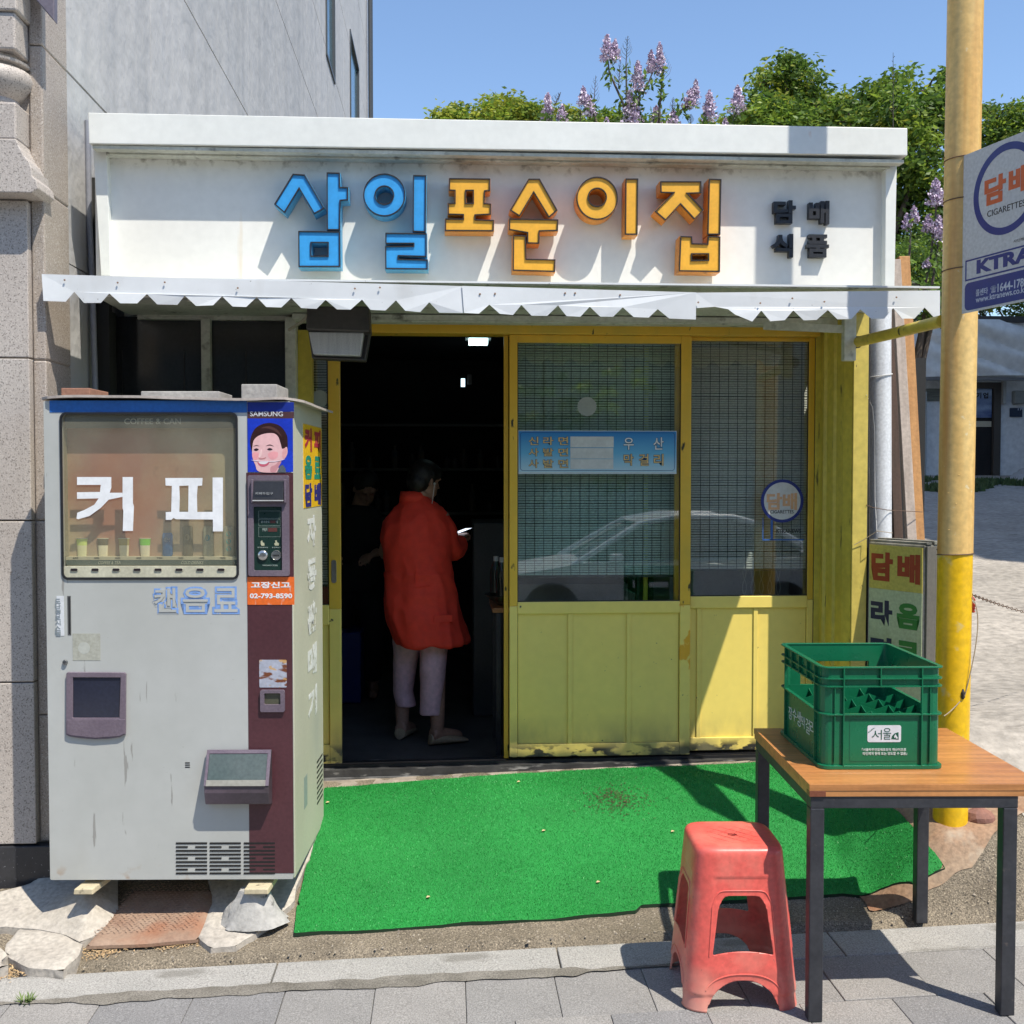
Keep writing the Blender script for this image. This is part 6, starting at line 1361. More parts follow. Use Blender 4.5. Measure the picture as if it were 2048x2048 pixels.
MB().box(x0, x1, by-.35, by-.002, .9, B_(0, 966)[1]).build('step', flat('step_grey', (.12, .12, .11), .9), ah)
mb = MB()  # heap and things by the wall
for k_ in range(7): mb.lathe([(.25, -.2), (.3, .0), (.2, .14), (.05, .2)], B_(2005+k_*6, 955)[0], by-.6-.1*(k_ % 2), 1.5+.04*k_, 9)
o = mb.build('white_sacks', flat('sack_white', (.4, .41, .42), .8), None, smooth=True); props(o, 'pale sacks heaped beside the alley house door', 'sacks')
bk = thing('bicycle', 'dark bicycle leaning at the white house wall at the right edge', 'bicycle', (B_(2044, 950)[0], by-.9, 1.5)); c_ = B_(2052, 918)
for dx_ in (0, 1.05): MB().tube([(c_[0]+dx_+.33*math.cos(q_/24*6.283), by-.9, c_[1]+.33*math.sin(q_/24*6.283)) for q_ in range(24)], .02, 6, closed=True).build('wheel', flat('tyre_black', (.02, .02, .02)), bk)
MB().tube([(c_[0], by-.9, c_[1]), (c_[0]+.35, by-.9, c_[1]+.5), (c_[0]+.75, by-.9, c_[1]+.45), (c_[0]+1.05, by-.9, c_[1]), (c_[0]+.5, by-.9, c_[1]-.05), (c_[0]+.35, by-.9, c_[1]+.5)], .02, 6).build('frame', flat('bike_frame', (.2, .2, .22)), bk)
# moss strip and chain
mb = MB()
for _ in range(9000):
    x_ = random.uniform(5, 12); y_ = random.uniform(17.2, 19.5); z_ = g(x_, y_)
    if mn.noise((x_*.8, y_*1.2, 0)) < -.05: continue
    a_ = random.random()*6.28; s_ = random.uniform(.02, .05); mb.add([(x_-s_*math.cos(a_), y_-s_*math.sin(a_), z_), (x_+s_*math.cos(a_), y_+s_*math.sin(a_), z_), (x_+.03*math.sin(a_), y_, z_+random.uniform(.04, .12))], [(0, 1, 2)])
o = mb.build('grass_strip', M('grass_strip', (.05, .10, .03), (.08, .12, .04), 3, .8), None, kind='stuff')
ch = thing('barrier_chain', 'thin rusty chain strung from the yellow pole across the alley', 'chain', tuple(at(1945, 1195, y=4.2)))
lk = MB().tube([(.017*math.cos(q_/12*6.283), .006*math.sin(q_/12*6.283), 0) for q_ in range(12)], .0016, 5, closed=True).mesh('link', wr_, smooth=True)
pts = bez(at(1940, 1188, y=4.12), at(1985, 1205, y=4.5), at(2030, 1222, y=4.9), at(2130, 1245, y=5.6), 40)
for i in range(40):
    d_ = (pts[min(i+1, 40)]-pts[i]).normalized(); o = inst(lk, 'link', ch, False); o.matrix_basis = Matrix.Translation(pts[i]) @ d_.to_track_quat('X', 'Z').to_matrix().to_4x4() @ Matrix.Rotation((i % 2)*1.57, 4, 'X')
rg = MB(); q_ = at(1943, 1195, y=4.05)
for i in range(7): z0_ = random.uniform(-.04, .04); rg.beam(q_+Vector((-.004, 0, z0_)), q_+Vector((random.uniform(.004, .012), -.01, z0_-random.uniform(.0, .03))), .012, .006)
rg.build('red_rag', flat('rag_red', (.35, .04, .03), .8), ch)
o = MB().add([], []) ; mb = MB(); rockp = gpt(1958, 1640); r_ = []
for k_ in range(6):
    t_ = k_/5; r_.append([(rockp.x+.05*math.sin(t_*2.6+.3)*(1+.4*mn.noise((math.cos(a_)*1.5, math.sin(a_)*1.5, t_*3)))*math.cos(a_)*1.3, rockp.y+.05*math.sin(t_*2.6+.3)*math.sin(a_), rockp.z-.03+t_*.08) for a_ in [q_*.5236 for q_ in range(12)]])
mb.loft(r_); o = mb.build('stone', M('red_stone', (.28, .13, .09), (.2, .1, .08), 12, .85, bump=.5), None); props(o, 'reddish stone lying against the foot of the yellow pole', 'stone')
cbt = gpt(2010, 1875, .006); o = MB().tube([cbt, cbt+Vector((.02, .004, .001)), cbt+Vector((.03, -.002, .002))], .004, 8).build('paper_scrap', flat('paper', (.75, .75, .72)), None, smooth=True); props(o, 'little white cigarette end on the paving under the table', 'cigarette end')
# ============================================================ TREES
leafs = [M('leaf_%s' % n_, c, tuple(q*.7 for q in c), 1.5, .5, fine=.1) for n_, c in (('bright', (.30, .42, .055)), ('mid', (.19, .32, .05)), ('deep', (.10, .19, .04)), ('yellowish', (.42, .46, .06)))]
for m_ in leafs:
    b_ = m_.node_tree.nodes['Principled BSDF']; b_.inputs['Transmission Weight'].default_value = 0
    nt_ = m_.node_tree; tl_ = nt_.nodes.new('ShaderNodeBsdfTranslucent'); mx_ = nt_.nodes.new('ShaderNodeMixShader'); mx_.inputs[0].default_value = .5
    nt_.links.new(b_.inputs['Base Color'].links[0].from_socket, tl_.inputs[0]); nt_.links.new(b_.outputs[0], mx_.inputs[1]); nt_.links.new(tl_.outputs[0], mx_.inputs[2]); nt_.links.new(mx_.outputs[0], nt_.nodes['Material Output'].inputs[0])
bark = M('bark', (.13, .10, .075), (.08, .06, .045), 8, .9, bump=.6, stretch=(4, 4, .5))
rng = np.random.default_rng(11)
def tree(label, base, blobs, n, size, probs, group='trees behind the shop', trunk_r=.12, name='leafy_tree'):
    base = Vector(base); t = thing(name, label, 'tree', tuple(base), 0, group)
    mb = MB(); blobs = [(Vector(c), r_) for c, r_ in blobs]; top = max(blobs, key=lambda q: q[0].z)[0]; mid = base.lerp(top, .5)+Vector((.1, 0, 0))
    mb.tube([base, base.lerp(mid, .5)+Vector((.05, .02, 0)), mid, mid.lerp(top, .7), top], [trunk_r, trunk_r*.85, trunk_r*.6, trunk_r*.35, .02], 9)
    mb.build('trunk', bark, t, smooth=True)
    lb_ = MB()
    for c, r_ in blobs:
        s_ = mid if c.z > mid.z else base.lerp(mid, .7); lb_.tube([s_, s_.lerp(c, .5)+Vector((0, 0, -.1*r_)), c], [trunk_r*.35, trunk_r*.2, .015], 6)
        for q_ in range(5):
            d_ = Vector(rng.normal(size=3)).normalized()*r_*.85; lb_.tube([c-d_*.1, c+d_*.5+Vector((0, 0, .05*r_)), c+d_], [.016, .01, .004], 5)
    lb_.build('limbs', bark, t, smooth=True)
    vols = np.array([r_**2.4 for _, r_ in blobs]); vols /= vols.sum(); Vs = []; mi = []
    for (c, r_), w_ in zip(blobs, vols):
        ncl = max(6, int(n*w_/34)); 
        dirs = rng.normal(size=(ncl, 3)); dirs /= np.linalg.norm(dirs, axis=1)[:, None]; rad_ = r_*(rng.uniform(.2, 1.3, ncl)**.62)
        cl = np.array(c)+dirs*rad_[:, None]*np.array([1, 1, .85])
        tone = rng.choice(4, ncl, p=probs)
        for k_ in range(ncl):
            m_ = 44; pos = cl[k_]+rng.normal(size=(m_, 3))*np.array([.07, .07, .038])*min(1, r_*6)**.5
            ax = rng.normal(size=(m_, 3))*[1, 1, .35]+[0, 0, -.35]; ax /= np.linalg.norm(ax, axis=1)[:, None]; up = rng.normal(size=(m_, 3)); sd_ = np.cross(ax, up); sd_ /= np.linalg.norm(sd_, axis=1)[:, None]
            L1 = size*.78*rng.uniform(.6, 1.35, (m_, 1)); W1 = L1*.21
            Vs.append(np.stack([pos, pos+ax*L1*.45+sd_*W1, pos+ax*L1, pos+ax*L1*.45-sd_*W1], 1)); mi.append(np.where(rng.random(m_) < .75, tone[k_], rng.choice(4, m_, p=probs)))
    Vs = np.concatenate(Vs); mi = np.concatenate(mi); o = tri_obj('crown', Vs, leafs, mi, t, 4); return t
def bp_(px, py, y, rpx): p = at(px, py, y=y); return (tuple(p), rpx/FPX*y)
tree('pale green tree crown low behind the left end of the roof', (at(915, 240, y=9.5).x, 9.5, 0), [bp_(900, 240, 9.5, 26), bp_(925, 236, 9.6, 22), bp_(885, 250, 9.4, 18)], 1500, .07, [.3, .3, .1, .3])
tree('yellow green tree crown rising behind the roof left of the lilac sprays', (at(1040, 240, y=9.5).x, 9.5, 0), [bp_(1010, 222, 9.5, 34), bp_(1045, 235, 9.6, 32), bp_(1075, 240, 9.5, 28), bp_(985, 240, 9.4, 30), bp_(1135, 232, 9.4, 20), bp_(1160, 240, 9.4, 14)], 5200, .065, [.35, .2, .05, .4])
tree('green tree crown behind the roof under the tall lilac sprays', (at(1220, 250, y=9).x, 9, 0), [bp_(1210, 245, 9, 28), bp_(1240, 250, 9, 26), bp_(1300, 258, 9, 18), bp_(1185, 250, 9, 20), bp_(1420, 255, 9, 16)], 2600, .06, [.4, .4, .1, .1])
tree('large leafy tree with rounded crown behind the right half of the roof', (at(1560, 240, y=10).x, 10, 0), [bp_(1570, 125, 10, 24), bp_(1535, 165, 10, 36), bp_(1585, 175, 10.2, 52), bp_(1520, 215, 9.9, 48), bp_(1625, 215, 10.1, 58), bp_(1670, 235, 9.9, 40), bp_(1570, 250, 9.8, 60), bp_(1480, 245, 10, 26), bp_(1600, 135, 10.2, 14), bp_(1690, 200, 10.1, 18)], 8600, .075, [.30, .38, .24, .08], trunk_r=.16)
tree('dense tree with hanging leaves between the signboard and the yellow pole', (at(1480, 500, y=9.5).x, 9.5, .6), [bp_(1790, 175, 9.5, 36), bp_(1855, 180, 9.5, 34), bp_(1740, 205, 9.6, 38), bp_(1800, 230, 9.3, 60), bp_(1870, 235, 9.5, 50), bp_(1720, 250, 9.4, 34), bp_(1840, 320, 9.2, 62), bp_(1880, 400, 9.3, 50), bp_(1810, 400, 9.4, 40), bp_(1700, 245, 9.4, 26), bp_(1900, 160, 9.6, 22), bp_(1840, 480, 9.4, 50)], 9500, .085, [.25, .38, .32, .05], trunk_r=.15)
tree('small leafed tree right of the yellow pole above the tobacco sign', (at(2230, 400, y=11).x, 11, 1), [bp_(2000, 240, 11, 34), bp_(2040, 235, 11, 34), bp_(1975, 215, 11.2, 12), bp_(1975, 275, 11, 30), bp_(2030, 290, 11, 46), bp_(2080, 270, 11, 46), bp_(1965, 320, 11, 26)], 6500, .07, [.3, .4, .25, .05])
tree('dark bush mass behind the tobacco sign over the white house roof', (at(2160, 560, y=23).x, 23, 1), [bp_(1960, 560, 23, 70), bp_(2040, 540, 23, 80), bp_(1900, 570, 23, 60), bp_(1860, 600, 23, 40), bp_(2060, 600, 23, 50), bp_(1960, 620, 23, 40)], 9000, .13, [.05, .25, .65, .05])
tree('shrubby dark green bush at the foot of the lilac right of the signboard', (at(1700, 640, y=8.6).x, 8.6, .5), [bp_(1815, 520, 8.6, 46), bp_(1860, 560, 8.6, 44), bp_(1825, 590, 8.5, 36), bp_(1880, 500, 8.7, 36), bp_(1870, 620, 8.6, 34)], 9000, .04, [.12, .35, .5, .03], name='bush')
# lilac: flower sprays on long stems
lil = [flat('lilac_%d' % i, c, .6) for i, c in enumerate([(.62, .50, .64), (.48, .36, .52), (.78, .70, .78)])]
def spray(cx, top, bot, wpx, y, m_parent, lean=0):
    p0 = at(cx-lean, bot, y=y); p1 = at(cx, top, y=y); R_ = wpx/2/FPX*y; n = int(800*max(.6, wpx/30)); t_ = rng.random(n)**.8; ang_ = rng.uniform(0, 6.283, n); lob = 1+.35*np.sin(t_*17+ang_*2)
    rr_ = R_*np.clip((1-t_)**.6*1.1, .1, 1)*np.sqrt(rng.random(n))*lob
    cen = np.array(p0)[None]*(1-t_[:, None])+np.array(p1)[None]*t_[:, None]+np.stack([np.cos(ang_)*rr_, np.sin(ang_)*rr_, rng.normal(size=n)*.008], 1)
    d1 = rng.normal(size=(n, 3)); d1 /= np.linalg.norm(d1, axis=1)[:, None]; d2 = np.cross(d1, rng.normal(size=(n, 3))); d2 /= np.linalg.norm(d2, axis=1)[:, None]; s_ = rng.uniform(.006, .012, (n, 1))
    return np.stack([cen+d1*s_, cen+d2*s_, cen-d1*s_, cen-d2*s_], 1)
def Lz(x_, y_): return (850+x_*.33644, 60+y_*.33670)
def lilac(label, y, spr, stems, base, bare=()):
    t = thing('lilac_bush', label, 'lilac', tuple(base), 0, 'lilac bushes behind the shop'); mb = MB()
    stm = M('lilac_stem', (.06, .08, .05), (.1, .06, .06), 8, .8)
    for st_ in stems: MB().tube([at(*p, y=y) for p in st_], [.012-.007*k_/(len(st_)-1) for k_ in range(len(st_))], 6).build('stem', stm, t, smooth=True)
    for (a_, b_, c_) in bare:
        mb = MB(); p0, p1 = at(*a_, y=y), at(*b_, y=y); mb.tube([p0, p1], [.004, .0015], 4)
        for k_ in range(14):
            q_ = p0.lerp(p1, .15+.06*k_); l_ = (c_/FPX*y)*(1-k_/16); s_ = 1 if k_ % 2 else -1; mb.tube([q_, q_+Vector((s_*l_*.5, random.uniform(-.03, .03), l_*.5)), q_+Vector((s_*l_*.7, 0, l_*1.1))], [.002, .0015, .001], 4)
        mb.build('twig', stm, t)
    for sp_ in spr:
        V_ = spray(*sp_, y, None); tri_obj('flower_spray', V_, lil, rng.choice(3, len(V_), p=[.5, .25, .25]), t, 4)
    pts = []
    for st_ in stems:
        for k_ in range(60):
            i_ = random.randrange(len(st_)-1); a_, b_ = at(*st_[i_], y=y), at(*st_[i_+1], y=y); pts.append(a_.lerp(b_, random.random())+Vector((random.gauss(0, .03), random.gauss(0, .04), random.gauss(0, .03))))
    n = len(pts); P0 = np.array(pts); d1 = rng.normal(size=(n, 3)); d1 /= np.linalg.norm(d1, axis=1)[:, None]; d2 = np.cross(d1, rng.normal(size=(n, 3))); d2 /= np.linalg.norm(d2, axis=1)[:, None]; s_ = rng.uniform(.02, .035, (n, 1))
    tri_obj('leaves', np.stack([P0, P0+d1*s_+d2*s_*.45, P0+d1*s_*2, P0+d1*s_-d2*s_*.45], 1), leafs, rng.choice(4, n, p=[.2, .4, .4, 0]), t, 4)
S_ = lambda x_, t_, b_, w_: (*Lz(x_, t_), Lz(0, b_)[1], w_*.336)
def sp(x_, t_, b_, w_): a_ = Lz(x_, t_); return (a_[0], a_[1], Lz(0, b_)[1], w_*.336)
lilac('tall lilac with flower sprays reaching highest above the roof', 8.4, [sp(1082, 35, 188, 85), sp(1130, 65, 185, 60), sp(1345, 128, 252, 62), sp(1395, 80, 258, 66), sp(1265, 190, 375, 92), sp(1215, 370, 560, 90), sp(1255, 400, 565, 80)],
      [[Lz(1198, 600), Lz(1198, 480), Lz(1130, 330), Lz(1095, 250), Lz(1088, 180)], [Lz(1198, 560), Lz(1198, 350), Lz(1195, 200)], [Lz(1200, 500), Lz(1270, 400), Lz(1330, 310), Lz(1355, 245)], [Lz(1390, 590), Lz(1395, 450), Lz(1405, 350), Lz(1410, 240)], [Lz(1310, 600), Lz(1275, 480), Lz(1255, 370)]],
      (at(1253, 250, y=8.4).x, 8.4, .3), [(Lz(1195, 200), Lz(1205, 35), 18), (Lz(1150, 350), Lz(1160, 190), 14), (Lz(1410, 350), Lz(1415, 130), 28)])
lilac('lilac with drooping sprays just behind the roof edge at the left', 8.2, [sp(730, 380, 560, 76), sp(815, 458, 560, 76), sp(940, 348, 440, 60), sp(975, 400, 505, 76), sp(1080, 530, 570, 30)],
      [[Lz(735, 600), Lz(735, 500)], [Lz(1040, 600), Lz(1005, 510), Lz(960, 440)], [Lz(815, 600), Lz(815, 520)]], (at(1120, 250, y=8.2).x, 8.2, .3), [(Lz(1000, 500), Lz(1015, 270), 18), (Lz(770, 450), Lz(805, 370), 12), (Lz(920, 570), Lz(930, 430), 10)])
lilac('lilac whose separate sprays lean right behind the middle of the roof', 8.6, [sp(1375, 455, 565, 70), sp(1475, 485, 568, 72), sp(1610, 300, 400, 50), sp(1580, 360, 458, 90), sp(1690, 368, 540, 92), sp(1858, 335, 498, 90), sp(1785, 535, 570, 30)],
      [[Lz(1470, 560), Lz(1520, 480), Lz(1560, 445)], [Lz(1650, 600), Lz(1660, 520)], [Lz(1820, 590), Lz(1845, 490)], [Lz(1380, 600), Lz(1380, 500)]], (at(1370, 250, y=8.6).x, 8.6, .3), [(Lz(1470, 500), Lz(1475, 400), 10), (Lz(1580, 570), Lz(1580, 500), 10)])
q4 = lambda x_, y_: (1500+x_*.3624, y_*.3624)
def sp4(x_, t_, b_, w_): a_ = q4(x_, t_); return (a_[0], a_[1], q4(0, b_)[1], w_*.3624)
lilac('lilac with four mauve sprays beside the right end of the signboard', 7.6, [sp4(1027, 995, 1135, 92), sp4(905, 1145, 1225, 52), sp4(865, 1190, 1260, 48), sp4(985, 1190, 1275, 70), sp4(1040, 1195, 1345, 70), sp4(975, 1425, 1470, 40)],
      [[q4(940, 1700), q4(1000, 1400), q4(1030, 1130)], [q4(860, 1600), q4(880, 1400), q4(890, 1210)], [q4(1000, 1600), q4(1040, 1340)], [q4(870, 1560), q4(1060, 1590)]], (at(1860, 640, y=7.6).x, 7.6, .6), [(q4(790, 700), q4(790, 290), 14)])

# ============================================================ PEOPLE (one continuous remeshed body each; clothes as children)
def tube_rings(pts, n=20):
    # pts: (x,y,z,rx,ry) with rings horizontal-ish following the path
    rings = []
    for (x_, y_, z_, rx, ry) in pts: rings.append([(x_+rx*math.cos(a_), y_+ry*math.sin(a_), z_) for a_ in [2*math.pi*k_/n for k_ in range(n)]])
    return rings
def limb(mb, pts, rs, n=14):
    P3 = [Vector(p) for p in pts]; out = []; ro = []
    for i in range(len(P3)-1):
        for k_ in range(6):
            t_ = k_/6; p0 = P3[max(i-1, 0)]; p1 = P3[i]; p2 = P3[i+1]; p3 = P3[min(i+2, len(P3)-1)]
            out.append(.5*((2*p1)+(-p0+p2)*t_+(2*p0-5*p1+4*p2-p3)*t_*t_+(-p0+3*p1-3*p2+p3)*t_**3)); ro.append(rs[i]*(1-t_)+rs[i+1]*t_)
    out.append(P3[-1]); ro.append(rs[-1]); mb.tube(out, ro, n)
def fuse(mb, name, mat, parent, vox, smooth_it=6, disp=0, local=True, dscale=8, pleat=0):
    o = mb.build(name, mat, parent, local, fix=True); m1 = o.modifiers.new('r', 'REMESH'); m1.mode = 'VOXEL'; m1.voxel_size = vox; m1.use_smooth_shade = True
    m2 = o.modifiers.new('s', 'SMOOTH'); m2.iterations = smooth_it; m2.factor = .5
    dg = bpy.context.evaluated_depsgraph_get(); dg.update(); me = bpy.data.meshes.new_from_object(o.evaluated_get(dg)); o.modifiers.clear()
    if disp:
        n = len(me.vertices); co = np.empty(n*3, np.float32); me.vertices.foreach_get('co', co); co = co.reshape(-1, 3); no = np.empty(n*3, np.float32); me.vertices.foreach_get('normal', no); no = no.reshape(-1, 3)
        for i in range(n): x_, y_, z_ = co[i]; h = mn.noise((x_*dscale, y_*dscale, z_*dscale*.55)); h2 = mn.noise((x_*dscale*2.2+5, y_*dscale*2.2, z_*dscale*1.4)); pl = pleat*(1-2*abs(mn.noise((x_*9+2, y_*9, z_*2.2+x_*4))))*(1.2 if z_ < .95 else .5); co[i] += no[i]*(disp*(h+.5*(1-abs(h2)*2))+pl)
        me.vertices.foreach_set('co', co.ravel())
    me.name = name; o.data = me
    for p in me.polygons: p.use_smooth = True
    me.update(); return o
def hand(mb, w_, d, up, side, curl=.5, s=1.0):
    # palm from wrist w_ along d; fingers curl towards -up; thumb leaves the palm's side
    w_, d, up, side = [Vector(q).normalized() if i else Vector(q) for i, q in enumerate((w_, d, up, side))]
    pe = w_+d*.085*s
    for k_ in range(5):
        t_ = k_/4; c = w_+d*(.01+.075*t_)*s; 
        for q_ in (-1.5, -.5, .5, 1.5): pass
    mb.loft([[w_+d*x_*s+side*a_*s*wx_+up*b_*s for a_, b_ in ((-.03, -.008), (-.03, .008), (-.01, .012), (.015, .012), (.03, .007), (.03, -.008), (.01, -.013), (-.015, -.013))] for x_, wx_ in ((0, .85), (.03, 1.1), (.06, 1.3), (.088, 1.25))])
    for i, (L_f, off) in enumerate(((.070, -.030), (.078, -.010), (.073, .010), (.058, .029))):
        b_ = pe+side*off*s; c1 = curl*(1+.12*i); p1 = b_+(d*math.cos(c1*.5)-up*math.sin(c1*.5))*L_f*.45*s; p2 = p1+(d*math.cos(c1*1.3)-up*math.sin(c1*1.3))*L_f*.33*s; p3 = p2+(d*math.cos(c1*2.0)-up*math.sin(c1*2.0))*L_f*.25*s
        limb(mb, [b_-d*.012*s, b_, p1, p2, p3], [.0085*s, .009*s, .0082*s, .0075*s, .006*s], 8)
    tb0 = w_+d*.025*s-side*.026*s; p1 = tb0+(d*.6-side*.7-up*.15).normalized()*.032*s; p2 = p1+(d*.9-side*.15-up*.3).normalized()*.027*s; p3 = p2+(d*.9+side*.2-up*.4).normalized()*.02*s
    limb(mb, [tb0, p1, p2, p3], [.012*s, .0105*s, .0095*s, .0075*s], 8)
def headmb(mb, c, fwd, sc=1.0, tilt=0):
    # skull + jaw + face relief; fwd is where the face looks
    f = Vector(fwd).normalized(); upv = Vector((0, 0, 1)); up = (upv-f*upv.dot(f)).normalized(); s = f.cross(up); c = Vector(c)
    def P(a_, b_, h_): return c+s*a_*sc+f*b_*sc+up*h_*sc
    for (ce, rx, ry, rz) in (((0, -.012, .02), .073, .090, .088), ((0, .030, -.045), .054, .055, .062)):
        rings = []
        for k_ in range(1, 12):
            ph = math.pi*k_/12; rings.append([P(ce[0]+rx*math.sin(ph)*math.cos(a_), ce[1]+ry*math.sin(ph)*math.sin(a_), ce[2]-rz*math.cos(ph)) for a_ in [2*math.pi*q_/18 for q_ in range(18)]])
        mb.loft(rings)
    limb(mb, [P(0, .080, .012), P(0, .092, -.012), P(0, .098, -.026)], [.008, .010, .012], 8)      # nose
    limb(mb, [P(-.02, .078, -.062), P(0, .086, -.062), P(.02, .078, -.062)], [.005, .008, .005], 8)    # lips
    limb(mb, [P(0, .06, -.098), P(0, .068, -.088)], [.02, .018], 10)                                 # chin
    for q_ in (-1, 1):
        limb(mb, [P(q_*.05, .068, .026), P(q_*.03, .08, .030), P(q_*.012, .08, .026)], [.006, .007, .006], 8)     # brows
        rings = [[P(q_*(.074+.012*t_), -.005-.01*t_+.011*math.cos(a_), -.012+.026*math.sin(a_)) for a_ in [2*math.pi*w_/12 for w_ in range(12)]] for t_ in (0, .5, 1)]; mb.loft(rings)   # ears
        limb(mb, [P(q_*.032, .045, -.03), P(q_*.04, .055, -.035)], [.022, .02], 8)                      # cheeks
    return P
skin = M('skin', (.42, .24, .17), (.36, .20, .14), 8, .5)
wz = .175; wp0 = at(845, 1485, z=wz); WS = wp0.y
def W_(px, py, dy=0): p = at(px, py, y=WS+dy); return Vector((p.x-wp0.x, p.y-wp0.y, p.z-wz))
wo = thing('person', 'person seen from behind in long red coat and mauve trousers holding a phone', 'person', (wp0.x, wp0.y, wz))
body = MB()
hc = W_(851, 962, 0); hf = Vector((.80, .58, -.25))
Ph = headmb(body, hc, hf, .95)
nk = W_(832, 1000, -.01); chest = W_(832, 1070, 0); pel = W_(843, 1240, 0)
limb(body, [hc+Vector((-.015, -.01, -.05)), nk, nk+Vector((0, 0, -.06))], [.052, .055, .07])
body.loft(tube_rings([(pel.x, 0, pel.z-.10, .13, .10), (pel.x, 0, pel.z, .17, .12), (pel.x-.01, 0, pel.z+.14, .145, .105), (chest.x, 0, chest.z-.08, .16, .11), (chest.x, 0, chest.z+.06, .165, .105), (nk.x, -.0, nk.z-.05, .09, .08)]))
fl_, frr = W_(805, 1478, .12), W_(875, 1490, -.04)
for (ft, hx_) in ((fl_, -.075), (frr, .075)):
    kn = Vector((pel.x+hx_*1.1+(ft.x-pel.x-hx_)*.5, ft.y*.6+.03, .44)); limb(body, [(pel.x+hx_, 0, pel.z-.02), kn+Vector((0, 0, .2)), kn, (ft.x, ft.y, .20), (ft.x, ft.y, .075)], [.09, .07, .048, .042, .036]);
    fd = Vector((.75, .55, 0)).normalized() if hx_ > 0 else Vector((.3, .9, 0)).normalized(); limb(body, [Vector((ft.x, ft.y, .055))-fd*.04, Vector((ft.x, ft.y, .05))+fd*.03, Vector((ft.x, ft.y, .03))+fd*.12, Vector((ft.x, ft.y, .025))+fd*.16], [.035, .038, .035, .022])
shR, elR, wrR = W_(880, 1030, .0), W_(908, 1105, .06), W_(916, 1078, .22)
shL, elL, wrL = W_(782, 1045, .02), W_(776, 1110, .12), W_(850, 1085, .26)
limb(body, [shR, shR.lerp(elR, .5), elR, wrR], [.05, .045, .036, .024]); limb(body, [shL, shL.lerp(elL, .5), elL, wrL], [.05, .045, .036, .024])
hand(body, wrR, (.35, .75, .25), (-.3, -.2, .9), (.85, -.45, .1), .9, .9); hand(body, wrL, (.8, .5, .1), (-.1, .2, 1), (.4, -.9, .1), .8, .9)
fuse(body, 'body', skin, wo, .0065, 3)
coat_m = M('red_coat', (.93, .06, .028), (.86, .05, .025), 5, .75, bump=.2, bscale=30, fine=.04)
ct_ = MB()
def cr2(px0, px1, py, ry, dy=0): a_, b_ = W_(px0, py), W_(px1, py); return ((a_.x+b_.x)/2, dy, (a_.z+b_.z)/2, (b_.x-a_.x)/2, ry)
ct_.loft(tube_rings([cr2(806, 848, 986, .045, -.01), cr2(803, 856, 996, .06, -.01), cr2(798, 872, 1008, .085), cr2(783, 890, 1022, .105), cr2(768, 900, 1045, .125), cr2(763, 904, 1075, .135), cr2(769, 904, 1110, .14), cr2(774, 905, 1160, .15), cr2(771, 912, 1200, .165), cr2(775, 922, 1235, .18), cr2(783, 932, 1262, .185), cr2(790, 937, 1281, .185), cr2(792, 936, 1285, .180)], 40))
limb(ct_, [W_(866, 1024, .0), W_(886, 1055, .01), W_(903, 1100, .05), W_(918, 1086, .16)], [.056, .062, .058, .048]); limb(ct_, [W_(792, 1040, .02), W_(789, 1075, .05), W_(788, 1108, .12), wrL+(elL-wrL)*.3], [.05, .055, .052, .05])
co_ = fuse(ct_, 'coat', coat_m, wo, .008, 3, disp=.012, dscale=6, pleat=.010)
mb = MB(); mb.tube([W_(775+130*t_, 1168+2*math.sin(t_*6), 0)+Vector((0, -.158*math.sin(math.pi*(.12+.76*t_)), 0)) for t_ in [k_/20 for k_ in range(21)]], .004, 6); mb.build('waist_seam', coat_m, co_, True, smooth=True)
mb = MB(); mb.loft(tube_rings([cr2(804, 850, 983, .052, -.012), cr2(801, 856, 1003, .066, -.012)], 28), caps=False); o = mb.build('collar', coat_m, co_, True, smooth=True); md = o.modifiers.new('t', 'SOLIDIFY'); md.thickness = .008
tr_m = M('mauve_trousers', (.80, .52, .57), (.72, .46, .51), 6, .8, bump=.15, bscale=40)
tr2 = MB()
tr2.loft(tube_rings([(*W_(811, 1425, .0)[:1], fl_.y, W_(811, 1421)[2], W_(818, 1421)[0]-W_(784, 1421)[0] and .056, .058), ((W_(783, 1400)[0]+W_(825, 1400)[0])/2, fl_.y, W_(0, 1400)[2], .056, .06), ((W_(784, 1340)[0]+W_(834, 1340)[0])/2, fl_.y*.7+.02, W_(0, 1340)[2], .070, .075), ((W_(786, 1280)[0]+W_(842, 1280)[0])/2, .03, W_(0, 1275)[2], .084, .095), (pel.x-.06, .0, pel.z, .10, .11)], 26))
tr2.loft(tube_rings([((W_(840, 1437)[0]+W_(883, 1437)[0])/2, frr.y, W_(0, 1437)[2], .062, .064), ((W_(840, 1400)[0]+W_(886, 1400)[0])/2, frr.y, W_(0, 1400)[2], .062, .065), ((W_(840, 1340)[0]+W_(892, 1340)[0])/2, frr.y*.7, W_(0, 1340)[2], .072, .078), ((W_(840, 1280)[0]+W_(897, 1280)[0])/2, -.0, W_(0, 1275)[2], .082, .09), (pel.x+.06, .0, pel.z, .10, .11)], 26))
fuse(tr2, 'trousers', tr_m, wo, .008, 4, disp=.005, dscale=5)
shm = M('beige_shoes', (.42, .32, .2), (.36, .27, .18), 8, .6); 
